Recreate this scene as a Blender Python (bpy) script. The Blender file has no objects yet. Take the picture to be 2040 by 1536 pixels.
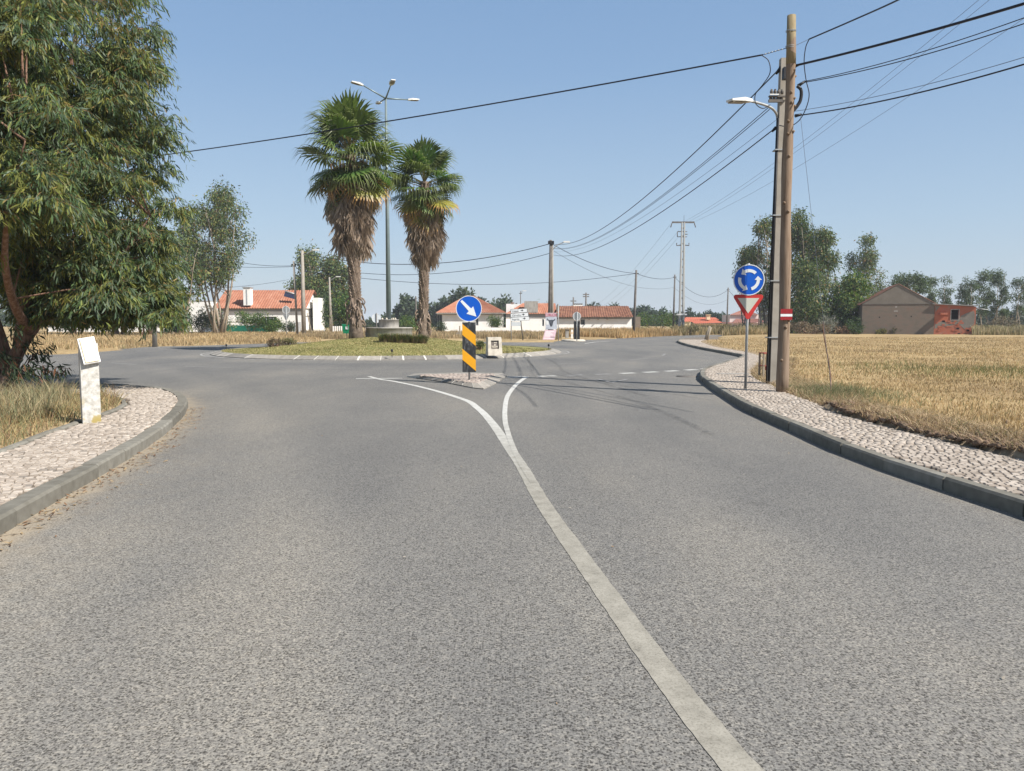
import bpy, bmesh, math, random
import numpy as np
from mathutils import Vector, Matrix
from mathutils.geometry import tessellate_polygon

R = math.radians
random.seed(7)
rng = np.random.default_rng(11)
S = bpy.context.scene
COL = S.collection

# ------------------------------------------------------------------ camera, sky, sun
EYE = 1.6
F = 1530.0
PITCH = math.atan(128.0 / F)
cam_d = bpy.data.cameras.new('camera')
cam_d.sensor_fit = 'HORIZONTAL'
cam_d.sensor_width = 36.0
cam_d.lens = 36.0 * F / 2040.0
cam_d.clip_start = 0.05
cam_d.clip_end = 9000
cam = bpy.data.objects.new('camera', cam_d)
cam.location = (0, 0, EYE)
cam.rotation_euler = (math.pi / 2 - PITCH, 0, 0)
COL.objects.link(cam)
S.camera = cam

SUN_EL = R(44)
SUN_DIR = Vector((0.84, -0.54, 0)).normalized()          # horizontal direction towards the sun
world = bpy.data.worlds.new('World')
S.world = world
world.use_nodes = True
wn, wl = world.node_tree.nodes, world.node_tree.links
wn.clear()
sky = wn.new('ShaderNodeTexSky')
sky.sky_type = 'NISHITA'
sky.sun_disc = False
sky.sun_elevation = SUN_EL
sky.sun_rotation = math.atan2(SUN_DIR.x, SUN_DIR.y)
sky.altitude = 50
sky.air_density = 1.15
sky.dust_density = 0.9
sky.ozone_density = 1.0
bg = wn.new('ShaderNodeBackground')
bg.inputs['Strength'].default_value = 0.11
wo = wn.new('ShaderNodeOutputWorld')
# summer haze: the sky pales evenly towards the horizon, all the way round
wtc = wn.new('ShaderNodeTexCoord')
wsep = wn.new('ShaderNodeSeparateXYZ')
wl.new(wtc.outputs['Generated'], wsep.inputs[0])
wr_ = wn.new('ShaderNodeValToRGB')
for q, (p_, c_) in zip([wr_.color_ramp.elements[0], wr_.color_ramp.elements[1]] + [wr_.color_ramp.elements.new(0.5) for _ in range(3)],
                       ((0.0, (2.65, 3.15, 3.72)), (1.0, (0.55, 1.15, 2.35)), (0.12, (2.12, 2.86, 3.76)), (0.30, (1.36, 2.17, 3.40)), (0.55, (0.85, 1.6, 2.9)))):
    q.position = p_
    q.color = (*c_, 1)
wl.new(wsep.outputs['Z'], wr_.inputs[0])
wmx = wn.new('ShaderNodeMix')
wmx.data_type = 'RGBA'
wmx.inputs[0].default_value = 0.86
wl.new(sky.outputs[0], wmx.inputs[6])
wl.new(wr_.outputs[0], wmx.inputs[7])
wl.new(wmx.outputs[2], bg.inputs[0])
wl.new(bg.outputs[0], wo.inputs[0])

sun_d = bpy.data.lights.new('sun', 'SUN')
sun_d.energy = 4.4
sun_d.angle = R(0.53)
sun_d.color = (1.0, 0.955, 0.89)
sun = bpy.data.objects.new('sun', sun_d)
to_sun = Vector((SUN_DIR.x * math.cos(SUN_EL), SUN_DIR.y * math.cos(SUN_EL), math.sin(SUN_EL)))
sun.rotation_euler = to_sun.to_track_quat('Z', 'Y').to_euler()
COL.objects.link(sun)

S.view_settings.view_transform = 'Standard'
S.view_settings.look = 'None'
S.view_settings.exposure = 0.80
S.view_settings.gamma = 1.0
S.view_settings.use_curve_mapping = False
S.render.engine = 'CYCLES'
S.cycles.max_bounces = 5
S.cycles.diffuse_bounces = 3
S.cycles.glossy_bounces = 2
S.cycles.transmission_bounces = 3
S.cycles.transparent_max_bounces = 6
S.cycles.sample_clamp_indirect = 4.0
S.cycles.use_denoising = True
S.cycles.denoiser = 'OPENIMAGEDENOISE'
S.cycles.volume_bounces = 0


# ------------------------------------------------------------------ finding places from sight lines
def ray(px, py):
    a, b = (px - 1020) / F, -(py - 768) / F
    return Vector((a, math.cos(PITCH) + b * math.sin(PITCH), -math.sin(PITCH) + b * math.cos(PITCH)))


def gr(px, py, z=0.0):
    d = ray(px, py)
    t = (z - EYE) / d.z
    return Vector((d.x * t, d.y * t, z))


def at(px, py, D):
    d = ray(px, py)
    t = D / d.y
    return Vector((d.x * t, D, EYE + d.z * t))


def X_at(px, D):
    return at(px, 640, D).x


def Z_at(py, D):
    return at(1020, py, D).z


def m_px(D):                       # metres one photo pixel spans at distance D
    return D / F


# ------------------------------------------------------------------ materials
def nodes_mat(name):
    m = bpy.data.materials.new(name)
    m.use_nodes = True
    nt = m.node_tree
    return m, nt, nt.nodes, nt.links, nt.nodes['Principled BSDF']


def ramp(N, stops):
    r = N.new('ShaderNodeValToRGB')
    e = r.color_ramp.elements
    while len(e) < len(stops):
        e.new(0.5)
    for q, (p, c) in zip(e, stops):
        q.position = p
        q.color = (*c, 1) if len(c) == 3 else c
    return r


def mat(name, c1, c2=None, scale=4.0, rough=0.8, bump=0.0, bscale=None, metal=0.0, c3=None, stretch=None, spec=0.3, detail=6, coord='Object'):
    m, nt, N, L, P = nodes_mat(name)
    P.inputs['Roughness'].default_value = rough
    P.inputs['Metallic'].default_value = metal
    P.inputs['Specular IOR Level'].default_value = spec
    tc = N.new('ShaderNodeTexCoord')
    mp = N.new('ShaderNodeMapping')
    if stretch:
        mp.inputs['Scale'].default_value = stretch
    L.new(tc.outputs[coord], mp.inputs[0])
    if c2 is None:
        c2 = tuple(x * 0.8 for x in c1)
    no = N.new('ShaderNodeTexNoise')
    no.inputs['Scale'].default_value = scale
    no.inputs['Detail'].default_value = detail
    no.inputs['Roughness'].default_value = 0.65
    L.new(mp.outputs[0], no.inputs[0])
    st = [(0.32, c1), (0.68, c2)] if c3 is None else [(0.30, c1), (0.52, c2), (0.72, c3)]
    r = ramp(N, st)
    L.new(no.outputs[0], r.inputs[0])
    L.new(r.outputs[0], P.inputs['Base Color'])
    if bump:
        n2 = N.new('ShaderNodeTexNoise')
        n2.inputs['Scale'].default_value = bscale or scale * 6
        n2.inputs['Detail'].default_value = 5
        L.new(mp.outputs[0], n2.inputs[0])
        b = N.new('ShaderNodeBump')
        b.inputs['Strength'].default_value = 0.6
        b.inputs['Distance'].default_value = bump
        L.new(n2.outputs[0], b.inputs['Height'])
        L.new(b.outputs[0], P.inputs['Normal'])
    return m


def tint_mat(name, rough=0.55, trans=0.3, spec=0.35):
    """colour comes from the 'tint' attribute each leaf or blade carries"""
    m, nt, N, L, P = nodes_mat(name)
    a = N.new('ShaderNodeAttribute')
    a.attribute_name = 'tint'
    P.inputs['Roughness'].default_value = rough
    P.inputs['Specular IOR Level'].default_value = spec
    L.new(a.outputs['Color'], P.inputs['Base Color'])
    tr = N.new('ShaderNodeBsdfTranslucent')
    hs = N.new('ShaderNodeHueSaturation')
    hs.inputs['Saturation'].default_value = 1.15
    hs.inputs['Value'].default_value = 1.3
    L.new(a.outputs['Color'], hs.inputs['Color'])
    L.new(hs.outputs[0], tr.inputs[0])
    mx = N.new('ShaderNodeMixShader')
    mx.inputs[0].default_value = trans
    L.new(P.outputs[0], mx.inputs[1])
    L.new(tr.outputs[0], mx.inputs[2])
    L.new(mx.outputs[0], N['Material Output'].inputs['Surface'])
    return m


def asphalt_mat():
    m, nt, N, L, P = nodes_mat('asphalt')
    P.inputs['Roughness'].default_value = 0.82
    P.inputs['Specular IOR Level'].default_value = 0.3
    tc = N.new('ShaderNodeTexCoord')
    wn_ = N.new('ShaderNodeTexNoise')
    wn_.inputs['Scale'].default_value = 55
    wn_.inputs['Detail'].default_value = 2
    wsc = N.new('ShaderNodeVectorMath'); wsc.operation = 'SCALE'; wsc.inputs['Scale'].default_value = 0.012
    wad = N.new('ShaderNodeVectorMath'); wad.operation = 'ADD'
    L.new(tc.outputs['Object'], wn_.inputs[0])
    L.new(wn_.outputs['Color'], wsc.inputs[0])
    L.new(wsc.outputs[0], wad.inputs[0])
    L.new(tc.outputs['Object'], wad.inputs[1])
    v = N.new('ShaderNodeTexVoronoi')
    v.feature = 'DISTANCE_TO_EDGE'
    v.inputs['Scale'].default_value = 60
    L.new(wad.outputs[0], v.inputs['Vector'])
    v2 = N.new('ShaderNodeTexVoronoi')
    v2.inputs['Scale'].default_value = 60
    L.new(wad.outputs[0], v2.inputs['Vector'])
    n1 = N.new('ShaderNodeTexNoise')
    n1.inputs['Scale'].default_value = 78
    n1.inputs['Detail'].default_value = 2
    n1.inputs['Roughness'].default_value = 0.6
    L.new(tc.outputs['Object'], n1.inputs[0])
    # pits where the noise is low: dark binder between pale stones
    pit = ramp(N, [(0.30, (0.095, 0.093, 0.088)), (0.46, (0.180, 0.175, 0.164)), (0.65, (0.268, 0.259, 0.240))])
    L.new(n1.outputs[0], pit.inputs[0])
    vd = N.new('ShaderNodeTexVoronoi'); vd.inputs['Scale'].default_value = 88
    L.new(wad.outputs[0], vd.inputs['Vector'])
    vr = N.new('ShaderNodeSeparateColor'); L.new(vd.outputs['Color'], vr.inputs[0])
    vth = N.new('ShaderNodeMath'); vth.operation = 'MULTIPLY_ADD'; vth.inputs[1].default_value = 0.62; vth.inputs[2].default_value = -0.05
    L.new(vr.outputs[0], vth.inputs[0])
    vcmp = N.new('ShaderNodeMath'); vcmp.operation = 'SUBTRACT'; L.new(vd.outputs['Distance'], vcmp.inputs[0]); L.new(vth.outputs[0], vcmp.inputs[1])
    dots = ramp(N, [(0.0, (0.30, 0.29, 0.28)), (0.10, (1.0, 1.0, 1.0))])
    L.new(vcmp.outputs[0], dots.inputs[0])
    dmx = N.new('ShaderNodeMix'); dmx.data_type = 'RGBA'; dmx.blend_type = 'MULTIPLY'; dmx.inputs[0].default_value = 0.9
    L.new(pit.outputs[0], dmx.inputs[6]); L.new(dots.outputs[0], dmx.inputs[7])
    ed = ramp(N, [(0.0, (0.72, 0.72, 0.72)), (0.10, (1, 1, 1))])
    L.new(v.outputs['Distance'], ed.inputs[0])
    mu = N.new('ShaderNodeMix'); mu.data_type = 'RGBA'; mu.blend_type = 'MULTIPLY'
    mu.inputs[0].default_value = 0.7
    L.new(dmx.outputs[2], mu.inputs[6]); L.new(ed.outputs[0], mu.inputs[7])
    # per stone tone
    hsv = ramp(N, [(0.0, (0.82, 0.80, 0.79)), (0.5, (1.0, 0.99, 0.97)), (1.0, (1.22, 1.18, 1.12))])
    sep = N.new('ShaderNodeSeparateColor')
    L.new(v2.outputs['Color'], sep.inputs[0])
    L.new(sep.outputs[0], hsv.inputs[0])
    mu2 = N.new('ShaderNodeMix'); mu2.data_type = 'RGBA'; mu2.blend_type = 'MULTIPLY'; mu2.inputs[0].default_value = 1
    L.new(mu.outputs[2], mu2.inputs[6]); L.new(hsv.outputs[0], mu2.inputs[7])
    # wide worn and dusty patches
    n2 = N.new('ShaderNodeTexNoise')
    n2.inputs['Scale'].default_value = 0.35; n2.inputs['Detail'].default_value = 5; n2.inputs['Roughness'].default_value = 0.6
    mp = N.new('ShaderNodeMapping'); mp.inputs['Rotation'].default_value = (0, 0, R(12)); mp.inputs['Scale'].default_value = (1.4, 0.5, 1)
    L.new(tc.outputs['Object'], mp.inputs[0]); L.new(mp.outputs[0], n2.inputs[0])
    wr = ramp(N, [(0.3, (0.80, 0.81, 0.83)), (0.5, (0.98, 0.98, 0.98)), (0.70, (1.18, 1.15, 1.10))])
    L.new(n2.outputs[0], wr.inputs[0])
    mu3 = N.new('ShaderNodeMix'); mu3.data_type = 'RGBA'; mu3.blend_type = 'MULTIPLY'; mu3.inputs[0].default_value = 1
    L.new(mu2.outputs[2], mu3.inputs[6]); L.new(wr.outputs[0], mu3.inputs[7])
    # dirt drifted along the kerbs and tyre polish, from the mesh attributes
    dn = N.new('ShaderNodeTexNoise'); dn.inputs['Scale'].default_value = 5; dn.inputs['Detail'].default_value = 7
    L.new(tc.outputs['Object'], dn.inputs[0])
    at_ = N.new('ShaderNodeAttribute'); at_.attribute_name = 'dust'
    su = N.new('ShaderNodeMath'); su.operation = 'MULTIPLY_ADD'; su.inputs[1].default_value = 1.1
    ns = N.new('ShaderNodeMath'); ns.operation = 'MULTIPLY_ADD'; ns.inputs[1].default_value = 1.6; ns.inputs[2].default_value = -0.85
    L.new(dn.outputs[0], ns.inputs[0]); L.new(at_.outputs['Fac'], su.inputs[0]); L.new(ns.outputs[0], su.inputs[2])
    mm = N.new('ShaderNodeMath'); mm.operation = 'MULTIPLY'; mm.use_clamp = True
    mc = N.new('ShaderNodeMath'); mc.operation = 'MAXIMUM'; mc.inputs[1].default_value = 0
    L.new(su.outputs[0], mc.inputs[0]); L.new(mc.outputs[0], mm.inputs[0]); L.new(at_.outputs['Fac'], mm.inputs[1])
    sand = ramp(N, [(0.35, (0.23, 0.19, 0.14)), (0.65, (0.32, 0.275, 0.21))])
    L.new(n1.outputs[0], sand.inputs[0])
    mx = N.new('ShaderNodeMix'); mx.data_type = 'RGBA'
    L.new(mm.outputs[0], mx.inputs[0]); L.new(mu3.outputs[2], mx.inputs[6]); L.new(sand.outputs[0], mx.inputs[7])
    wa = N.new('ShaderNodeAttribute'); wa.attribute_name = 'wear'
    wmix = N.new('ShaderNodeMix'); wmix.data_type = 'RGBA'; wmix.blend_type = 'MULTIPLY'; wmix.inputs[0].default_value = 1
    wcol = ramp(N, [(0.0, (0.80, 0.815, 0.84)), (0.5, (1, 1, 1)), (1.0, (1.22, 1.20, 1.16))])
    L.new(wa.outputs['Fac'], wcol.inputs[0])
    L.new(mx.outputs[2], wmix.inputs[6]); L.new(wcol.outputs[0], wmix.inputs[7])
    L.new(wmix.outputs[2], P.inputs['Base Color'])
    b = N.new('ShaderNodeBump'); b.inputs['Distance'].default_value = 0.002; b.inputs['Strength'].default_value = 0.35
    L.new(n1.outputs[0], b.inputs['Height']); L.new(b.outputs[0], P.inputs['Normal'])
    return m


def stripe_paint_mat(name, c_hi, c_lo, wear_lo=0.30, wear_hi=0.40, scale=9):
    """road paint worn through to the stones in places"""
    m, nt, N, L, P = nodes_mat(name)
    P.inputs['Roughness'].default_value = 0.75
    tc = N.new('ShaderNodeTexCoord')
    n = N.new('ShaderNodeTexNoise'); n.inputs['Scale'].default_value = scale; n.inputs['Detail'].default_value = 8; n.inputs['Roughness'].default_value = 0.75
    L.new(tc.outputs['Object'], n.inputs[0])
    r = ramp(N, [(wear_lo, (0.15, 0.145, 0.135)), (wear_hi, c_lo), (0.62, c_hi)])
    L.new(n.outputs[0], r.inputs[0])
    n2 = N.new('ShaderNodeTexNoise'); n2.inputs['Scale'].default_value = 90; n2.inputs['Detail'].default_value = 2
    L.new(tc.outputs['Object'], n2.inputs[0])
    r2 = ramp(N, [(0.34, (0.72, 0.71, 0.69)), (0.5, (1, 1, 1))])
    L.new(n2.outputs[0], r2.inputs[0])
    mu = N.new('ShaderNodeMix'); mu.data_type = 'RGBA'; mu.blend_type = 'MULTIPLY'; mu.inputs[0].default_value = 0.8
    L.new(r.outputs[0], mu.inputs[6]); L.new(r2.outputs[0], mu.inputs[7])
    L.new(mu.outputs[2], P.inputs['Base Color'])
    b = N.new('ShaderNodeBump'); b.inputs['Distance'].default_value = 0.002; b.inputs['Strength'].default_value = 0.4
    L.new(n2.outputs[0], b.inputs['Height']); L.new(b.outputs[0], P.inputs['Normal'])
    return m


def line_mat():
    """the centre line: fresher by the island, trodden grey-beige towards the village"""
    m = stripe_paint_mat('centre line paint', (0.60, 0.59, 0.55), (0.43, 0.42, 0.385), 0.28, 0.38, 7)
    nt = m.node_tree; N, L = nt.nodes, nt.links
    P = N['Principled BSDF']
    src = P.inputs['Base Color'].links[0].from_socket
    tc = N.new('ShaderNodeTexCoord'); sx = N.new('ShaderNodeSeparateXYZ'); L.new(tc.outputs['Object'], sx.inputs[0])
    mr = N.new('ShaderNodeMapRange'); mr.inputs[1].default_value = 13.5; mr.inputs[2].default_value = 7.0
    L.new(sx.outputs['Y'], mr.inputs[0])
    mx = N.new('ShaderNodeMix'); mx.data_type = 'RGBA'; mx.blend_type = 'MULTIPLY'
    mx.inputs[7].default_value = (0.56, 0.53, 0.475, 1)
    L.new(mr.outputs[0], mx.inputs[0]); L.new(src, mx.inputs[6]); L.new(mx.outputs[2], P.inputs['Base Color'])
    return m


def per_object_mat(name, stops, rough=0.85, scale=30, bump=0.002):
    """tone varies from one separate piece to the next"""
    m, nt, N, L, P = nodes_mat(name)
    P.inputs['Roughness'].default_value = rough
    P.inputs['Specular IOR Level'].default_value = 0.25
    a = N.new('ShaderNodeAttribute'); a.attribute_name = 'tint'
    oi = N.new('ShaderNodeObjectInfo')
    ad = N.new('ShaderNodeMath'); ad.operation = 'ADD'
    fr = N.new('ShaderNodeMath'); fr.operation = 'FRACT'
    L.new(a.outputs['Fac'], ad.inputs[0]); L.new(oi.outputs['Random'], ad.inputs[1]); L.new(ad.outputs[0], fr.inputs[0])
    r = ramp(N, stops)
    L.new(fr.outputs[0], r.inputs[0])
    tc = N.new('ShaderNodeTexCoord')
    ge = N.new('ShaderNodeNewGeometry')
    n = N.new('ShaderNodeTexNoise'); n.inputs['Scale'].default_value = scale; n.inputs['Detail'].default_value = 6
    L.new(ge.outputs['Position'], n.inputs[0])
    r2 = ramp(N, [(0.3, (0.78, 0.77, 0.75)), (0.65, (1.08, 1.08, 1.08))])
    L.new(n.outputs[0], r2.inputs[0])
    mu = N.new('ShaderNodeMix'); mu.data_type = 'RGBA'; mu.blend_type = 'MULTIPLY'; mu.inputs[0].default_value = 1
    L.new(r.outputs[0], mu.inputs[6]); L.new(r2.outputs[0], mu.inputs[7])
    L.new(mu.outputs[2], P.inputs['Base Color'])
    b = N.new('ShaderNodeBump'); b.inputs['Distance'].default_value = bump; b.inputs['Strength'].default_value = 0.6
    L.new(n.outputs[0], b.inputs['Height']); L.new(b.outputs[0], P.inputs['Normal'])
    return m


M = {}
M['asphalt'] = asphalt_mat()
M['paint_far'] = stripe_paint_mat('white road paint', (0.62, 0.61, 0.57), (0.42, 0.41, 0.37), 0.22, 0.34, 4)
M['paint_near'] = stripe_paint_mat('worn road paint', (0.335, 0.325, 0.28), (0.25, 0.242, 0.208), 0.20, 0.30, 7)
M['paint_line'] = line_mat()
M['paint_edge'] = stripe_paint_mat('thin worn edge paint', (0.50, 0.49, 0.45), (0.28, 0.27, 0.25), 0.36, 0.48, 2)
M['paint_faint'] = stripe_paint_mat('faded road paint', (0.34, 0.33, 0.31), (0.22, 0.21, 0.20), 0.36, 0.50, 6)
M['cobble'] = per_object_mat('limestone', [(0.0, (0.33, 0.278, 0.228)), (0.35, (0.41, 0.352, 0.295)), (0.7, (0.48, 0.42, 0.357)), (0.93, (0.28, 0.23, 0.185)), (1.0, (0.22, 0.195, 0.17))], scale=25)
M['joint'] = mat('joint sand', (0.125, 0.10, 0.076), (0.21, 0.175, 0.138), 3, 0.95, 0.003, 60)
M['kerb'] = per_object_mat('kerb concrete', [(0.0, (0.155, 0.145, 0.12)), (0.5, (0.195, 0.182, 0.152)), (1.0, (0.235, 0.222, 0.19))], scale=9, bump=0.003)
M['splay'] = per_object_mat('splayed kerb stone', [(0.0, (0.20, 0.185, 0.165)), (0.5, (0.27, 0.25, 0.22)), (1.0, (0.34, 0.31, 0.27))], scale=7, bump=0.003)
M['mortar'] = mat('pale mortar', (0.55, 0.52, 0.46), (0.70, 0.67, 0.6), 8, 0.9)
M['gutter'] = mat('concrete gutter', (0.19, 0.18, 0.165), (0.25, 0.24, 0.22), 1.5, 0.9)
M['concrete'] = mat('weathered concrete', (0.20, 0.185, 0.165), (0.33, 0.31, 0.28), 2.5, 0.9, 0.003, 30, c3=(0.40, 0.38, 0.34), stretch=(1.6, 1.6, 0.5))
M['pole_concrete'] = mat('pole concrete', (0.25, 0.225, 0.19), (0.34, 0.31, 0.265), 3, 0.9, 0.002, 40)
M['pole_dark'] = mat('dark pole concrete', (0.10, 0.09, 0.08), (0.17, 0.155, 0.14), 3, 0.9)
M['black'] = mat('black rubber', (0.012, 0.012, 0.014), (0.022, 0.022, 0.024), 5, 0.5)
M['cable'] = mat('cable sheath', (0.010, 0.012, 0.022), (0.02, 0.022, 0.035), 5, 0.5)
M['wire'] = mat('bare wire', (0.10, 0.115, 0.14), (0.14, 0.155, 0.18), 5, 0.5, metal=0.3)
M['galv'] = mat('galvanised steel', (0.30, 0.31, 0.31), (0.40, 0.41, 0.41), 6, 0.5, metal=0.35)
M['lamp_steel'] = mat('lamp post steel', (0.16, 0.21, 0.22), (0.22, 0.27, 0.28), 1.5, 0.45, metal=0.3)
M['lamp_head'] = mat('lamp head', (0.62, 0.62, 0.58), (0.72, 0.71, 0.67), 3, 0.5)
M['lamp_lens'] = mat('lamp underside', (0.22, 0.19, 0.14), (0.28, 0.25, 0.2), 6, 0.4)
M['white_paint'] = mat('white limewash', (0.72, 0.70, 0.66), (0.84, 0.83, 0.80), 1.2, 0.9)
M['cream_paint'] = mat('cream wall paint', (0.62, 0.52, 0.33), (0.70, 0.6, 0.4), 1, 0.9)
M['pink_paint'] = mat('pink wall paint', (0.60, 0.47, 0.43), (0.70, 0.58, 0.54), 1, 0.9)
M['grey_trim_shade'] = mat('grey trim and eave shade', (0.26, 0.27, 0.28), (0.33, 0.34, 0.35), 1, 0.9)  # grey trim, also the shade painted under the house eaves
M['tile'] = mat('terracotta roof tile', (0.285, 0.108, 0.062), (0.36, 0.155, 0.095), 1.2, 0.85, c3=(0.41, 0.215, 0.145))
M['tile_old'] = mat('old roof tile', (0.11, 0.052, 0.038), (0.22, 0.10, 0.064), 1.6, 0.9, c3=(0.28, 0.16, 0.095))
M['tile_red'] = mat('red roof tile', (0.45, 0.12, 0.07), (0.55, 0.17, 0.1), 1.0, 0.85)
M['tile_brown'] = mat('brown roof tile', (0.20, 0.085, 0.065), (0.28, 0.13, 0.10), 1.0, 0.85)
M['glass'] = mat('dark glass', (0.02, 0.025, 0.03), (0.04, 0.045, 0.05), 3, 0.15, spec=0.5)
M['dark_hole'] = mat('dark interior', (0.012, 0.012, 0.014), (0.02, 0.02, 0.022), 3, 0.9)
M['blue'] = mat('blue sign film', (0.004, 0.085, 0.46), (0.005, 0.10, 0.52), 1.5, 0.35)
M['sign_white'] = mat('white sign film', (0.66, 0.68, 0.68), (0.74, 0.76, 0.76), 2, 0.4)
M['sign_cream'] = mat('yellowed sign film', (0.50, 0.50, 0.42), (0.56, 0.56, 0.48), 2, 0.45)
M['sign_red'] = mat('red sign film', (0.46, 0.035, 0.03), (0.56, 0.05, 0.045), 5, 0.4)
M['dark_red'] = mat('dark red plate', (0.26, 0.015, 0.02), (0.32, 0.025, 0.03), 5, 0.5)
M['yellow'] = mat('amber sign film', (0.72, 0.33, 0.012), (0.78, 0.37, 0.02), 4, 0.4)
M['sign_black'] = mat('scuffed black film', (0.018, 0.019, 0.02), (0.035, 0.036, 0.038), 6, 0.5, c3=(0.17, 0.17, 0.17), stretch=(3, 1, 1))
M['sign_back'] = mat('sign back metal', (0.24, 0.25, 0.25), (0.32, 0.33, 0.33), 4, 0.5, metal=0.3)
M['sign_back_pale'] = mat('pale sign back', (0.50, 0.53, 0.54), (0.6, 0.62, 0.63), 4, 0.5)
M['lettering'] = mat('dark lettering', (0.03, 0.03, 0.035), (0.05, 0.05, 0.055), 4, 0.6)
M['blue_print'] = mat('faded blue print', (0.36, 0.52, 0.66), (0.5, 0.62, 0.72), 14, 0.6)
M['poster_red'] = mat('poster red', (0.45, 0.03, 0.10), (0.55, 0.05, 0.13), 6, 0.6)
M['poster_pink'] = mat('poster pink', (0.50, 0.34, 0.40), (0.60, 0.46, 0.50), 14, 0.7)
M['poster_band'] = mat('poster title ground', (0.52, 0.42, 0.45), (0.58, 0.48, 0.5), 6, 0.6)
M['poster_grey'] = mat('poster picture', (0.33, 0.36, 0.42), (0.55, 0.58, 0.63), 3, 0.7)
M['bull'] = mat('dark bull print', (0.03, 0.035, 0.05), (0.10, 0.11, 0.13), 6, 0.7)
M['green_bin'] = mat('green plastic', (0.0, 0.17, 0.075), (0.005, 0.2, 0.09), 3, 0.4)
M['green_fence'] = mat('green mesh fabric', (0.005, 0.12, 0.075), (0.01, 0.16, 0.10), 3, 0.8)
M['timber'] = mat('old pole timber', (0.13, 0.085, 0.055), (0.23, 0.165, 0.115), 3.5, 0.85, 0.004, 22, c3=(0.27, 0.21, 0.155), stretch=(5, 5, 0.35))
M['timber_top'] = mat('yellowed timber', (0.20, 0.155, 0.085), (0.29, 0.235, 0.14), 5, 0.85, 0.003, stretch=(5, 5, 0.6))
M['wood_grey'] = mat('grey weathered wood', (0.22, 0.18, 0.13), (0.34, 0.29, 0.22), 8, 0.9, stretch=(4, 4, 0.5))
M['red_wood'] = mat('red painted wood', (0.22, 0.05, 0.04), (0.32, 0.1, 0.07), 10, 0.8)
M['bark'] = mat('peeling red bark', (0.085, 0.05, 0.034), (0.20, 0.115, 0.078), 3.5, 0.9, 0.015, 18, c3=(0.30, 0.225, 0.17), stretch=(5, 5, 0.5))
M['bark_pale'] = mat('pale smooth bark', (0.22, 0.17, 0.12), (0.40, 0.34, 0.27), 2.5, 0.9, 0.01, 10, stretch=(4, 4, 0.6))
M['palm_trunk'] = mat('palm trunk', (0.08, 0.058, 0.042), (0.17, 0.13, 0.10), 5, 0.95, 0.02, 12, c3=(0.25, 0.195, 0.15))
M['palm_boot'] = mat('palm leaf stubs', (0.10, 0.07, 0.05), (0.22, 0.165, 0.125), 4, 0.9, c3=(0.31, 0.24, 0.185))
M['leaf'] = tint_mat('leaf', 0.5, 0.30, 0.22)
M['leaf_far'] = tint_mat('far leaf', 0.6, 0.28, 0.3)
M['frond'] = tint_mat('palm frond', 0.45, 0.35, 0.4)
M['grass'] = tint_mat('grass blade', 0.8, 0.30, 0.15)
M['block_wall'] = mat('mossy block wall', (0.145, 0.125, 0.098), (0.18, 0.145, 0.115), 1.4, 0.95, 0.01, 6, c3=(0.20, 0.135, 0.105), stretch=(1, 1, 2.2))
M['gable'] = mat('cement gable', (0.165, 0.145, 0.12), (0.205, 0.18, 0.15), 0.9, 0.95)
M['brick_red'] = mat('orange brick', (0.44, 0.135, 0.072), (0.40, 0.14, 0.085), 0.7, 0.9, 0.008, 9, c3=(0.27, 0.22, 0.175), detail=4)
M['plaster_old'] = mat('old grey plaster', (0.19, 0.165, 0.135), (0.26, 0.225, 0.185), 1.5, 0.95)
M['pole_pale'] = mat('pale power pole', (0.38, 0.38, 0.36), (0.48, 0.48, 0.46), 2, 0.9)
M['brick_piece'] = mat('brick piece', (0.40, 0.11, 0.06), (0.46, 0.17, 0.10), 3, 0.9)
M['solar'] = mat('solar panel', (0.02, 0.025, 0.05), (0.04, 0.045, 0.08), 8, 0.25)
M['stone_block'] = mat('pale limestone block', (0.34, 0.30, 0.24), (0.52, 0.47, 0.39), 3.5, 0.9, 0.006, 30, c3=(0.58, 0.54, 0.46))
M['plaque'] = mat('dark plaque', (0.10, 0.085, 0.075), (0.20, 0.17, 0.15), 9, 0.7)
M['soil'] = mat('dry clods', (0.075, 0.046, 0.03), (0.17, 0.115, 0.078), 6, 0.95, 0.02, 22, c3=(0.28, 0.21, 0.15))


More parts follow.
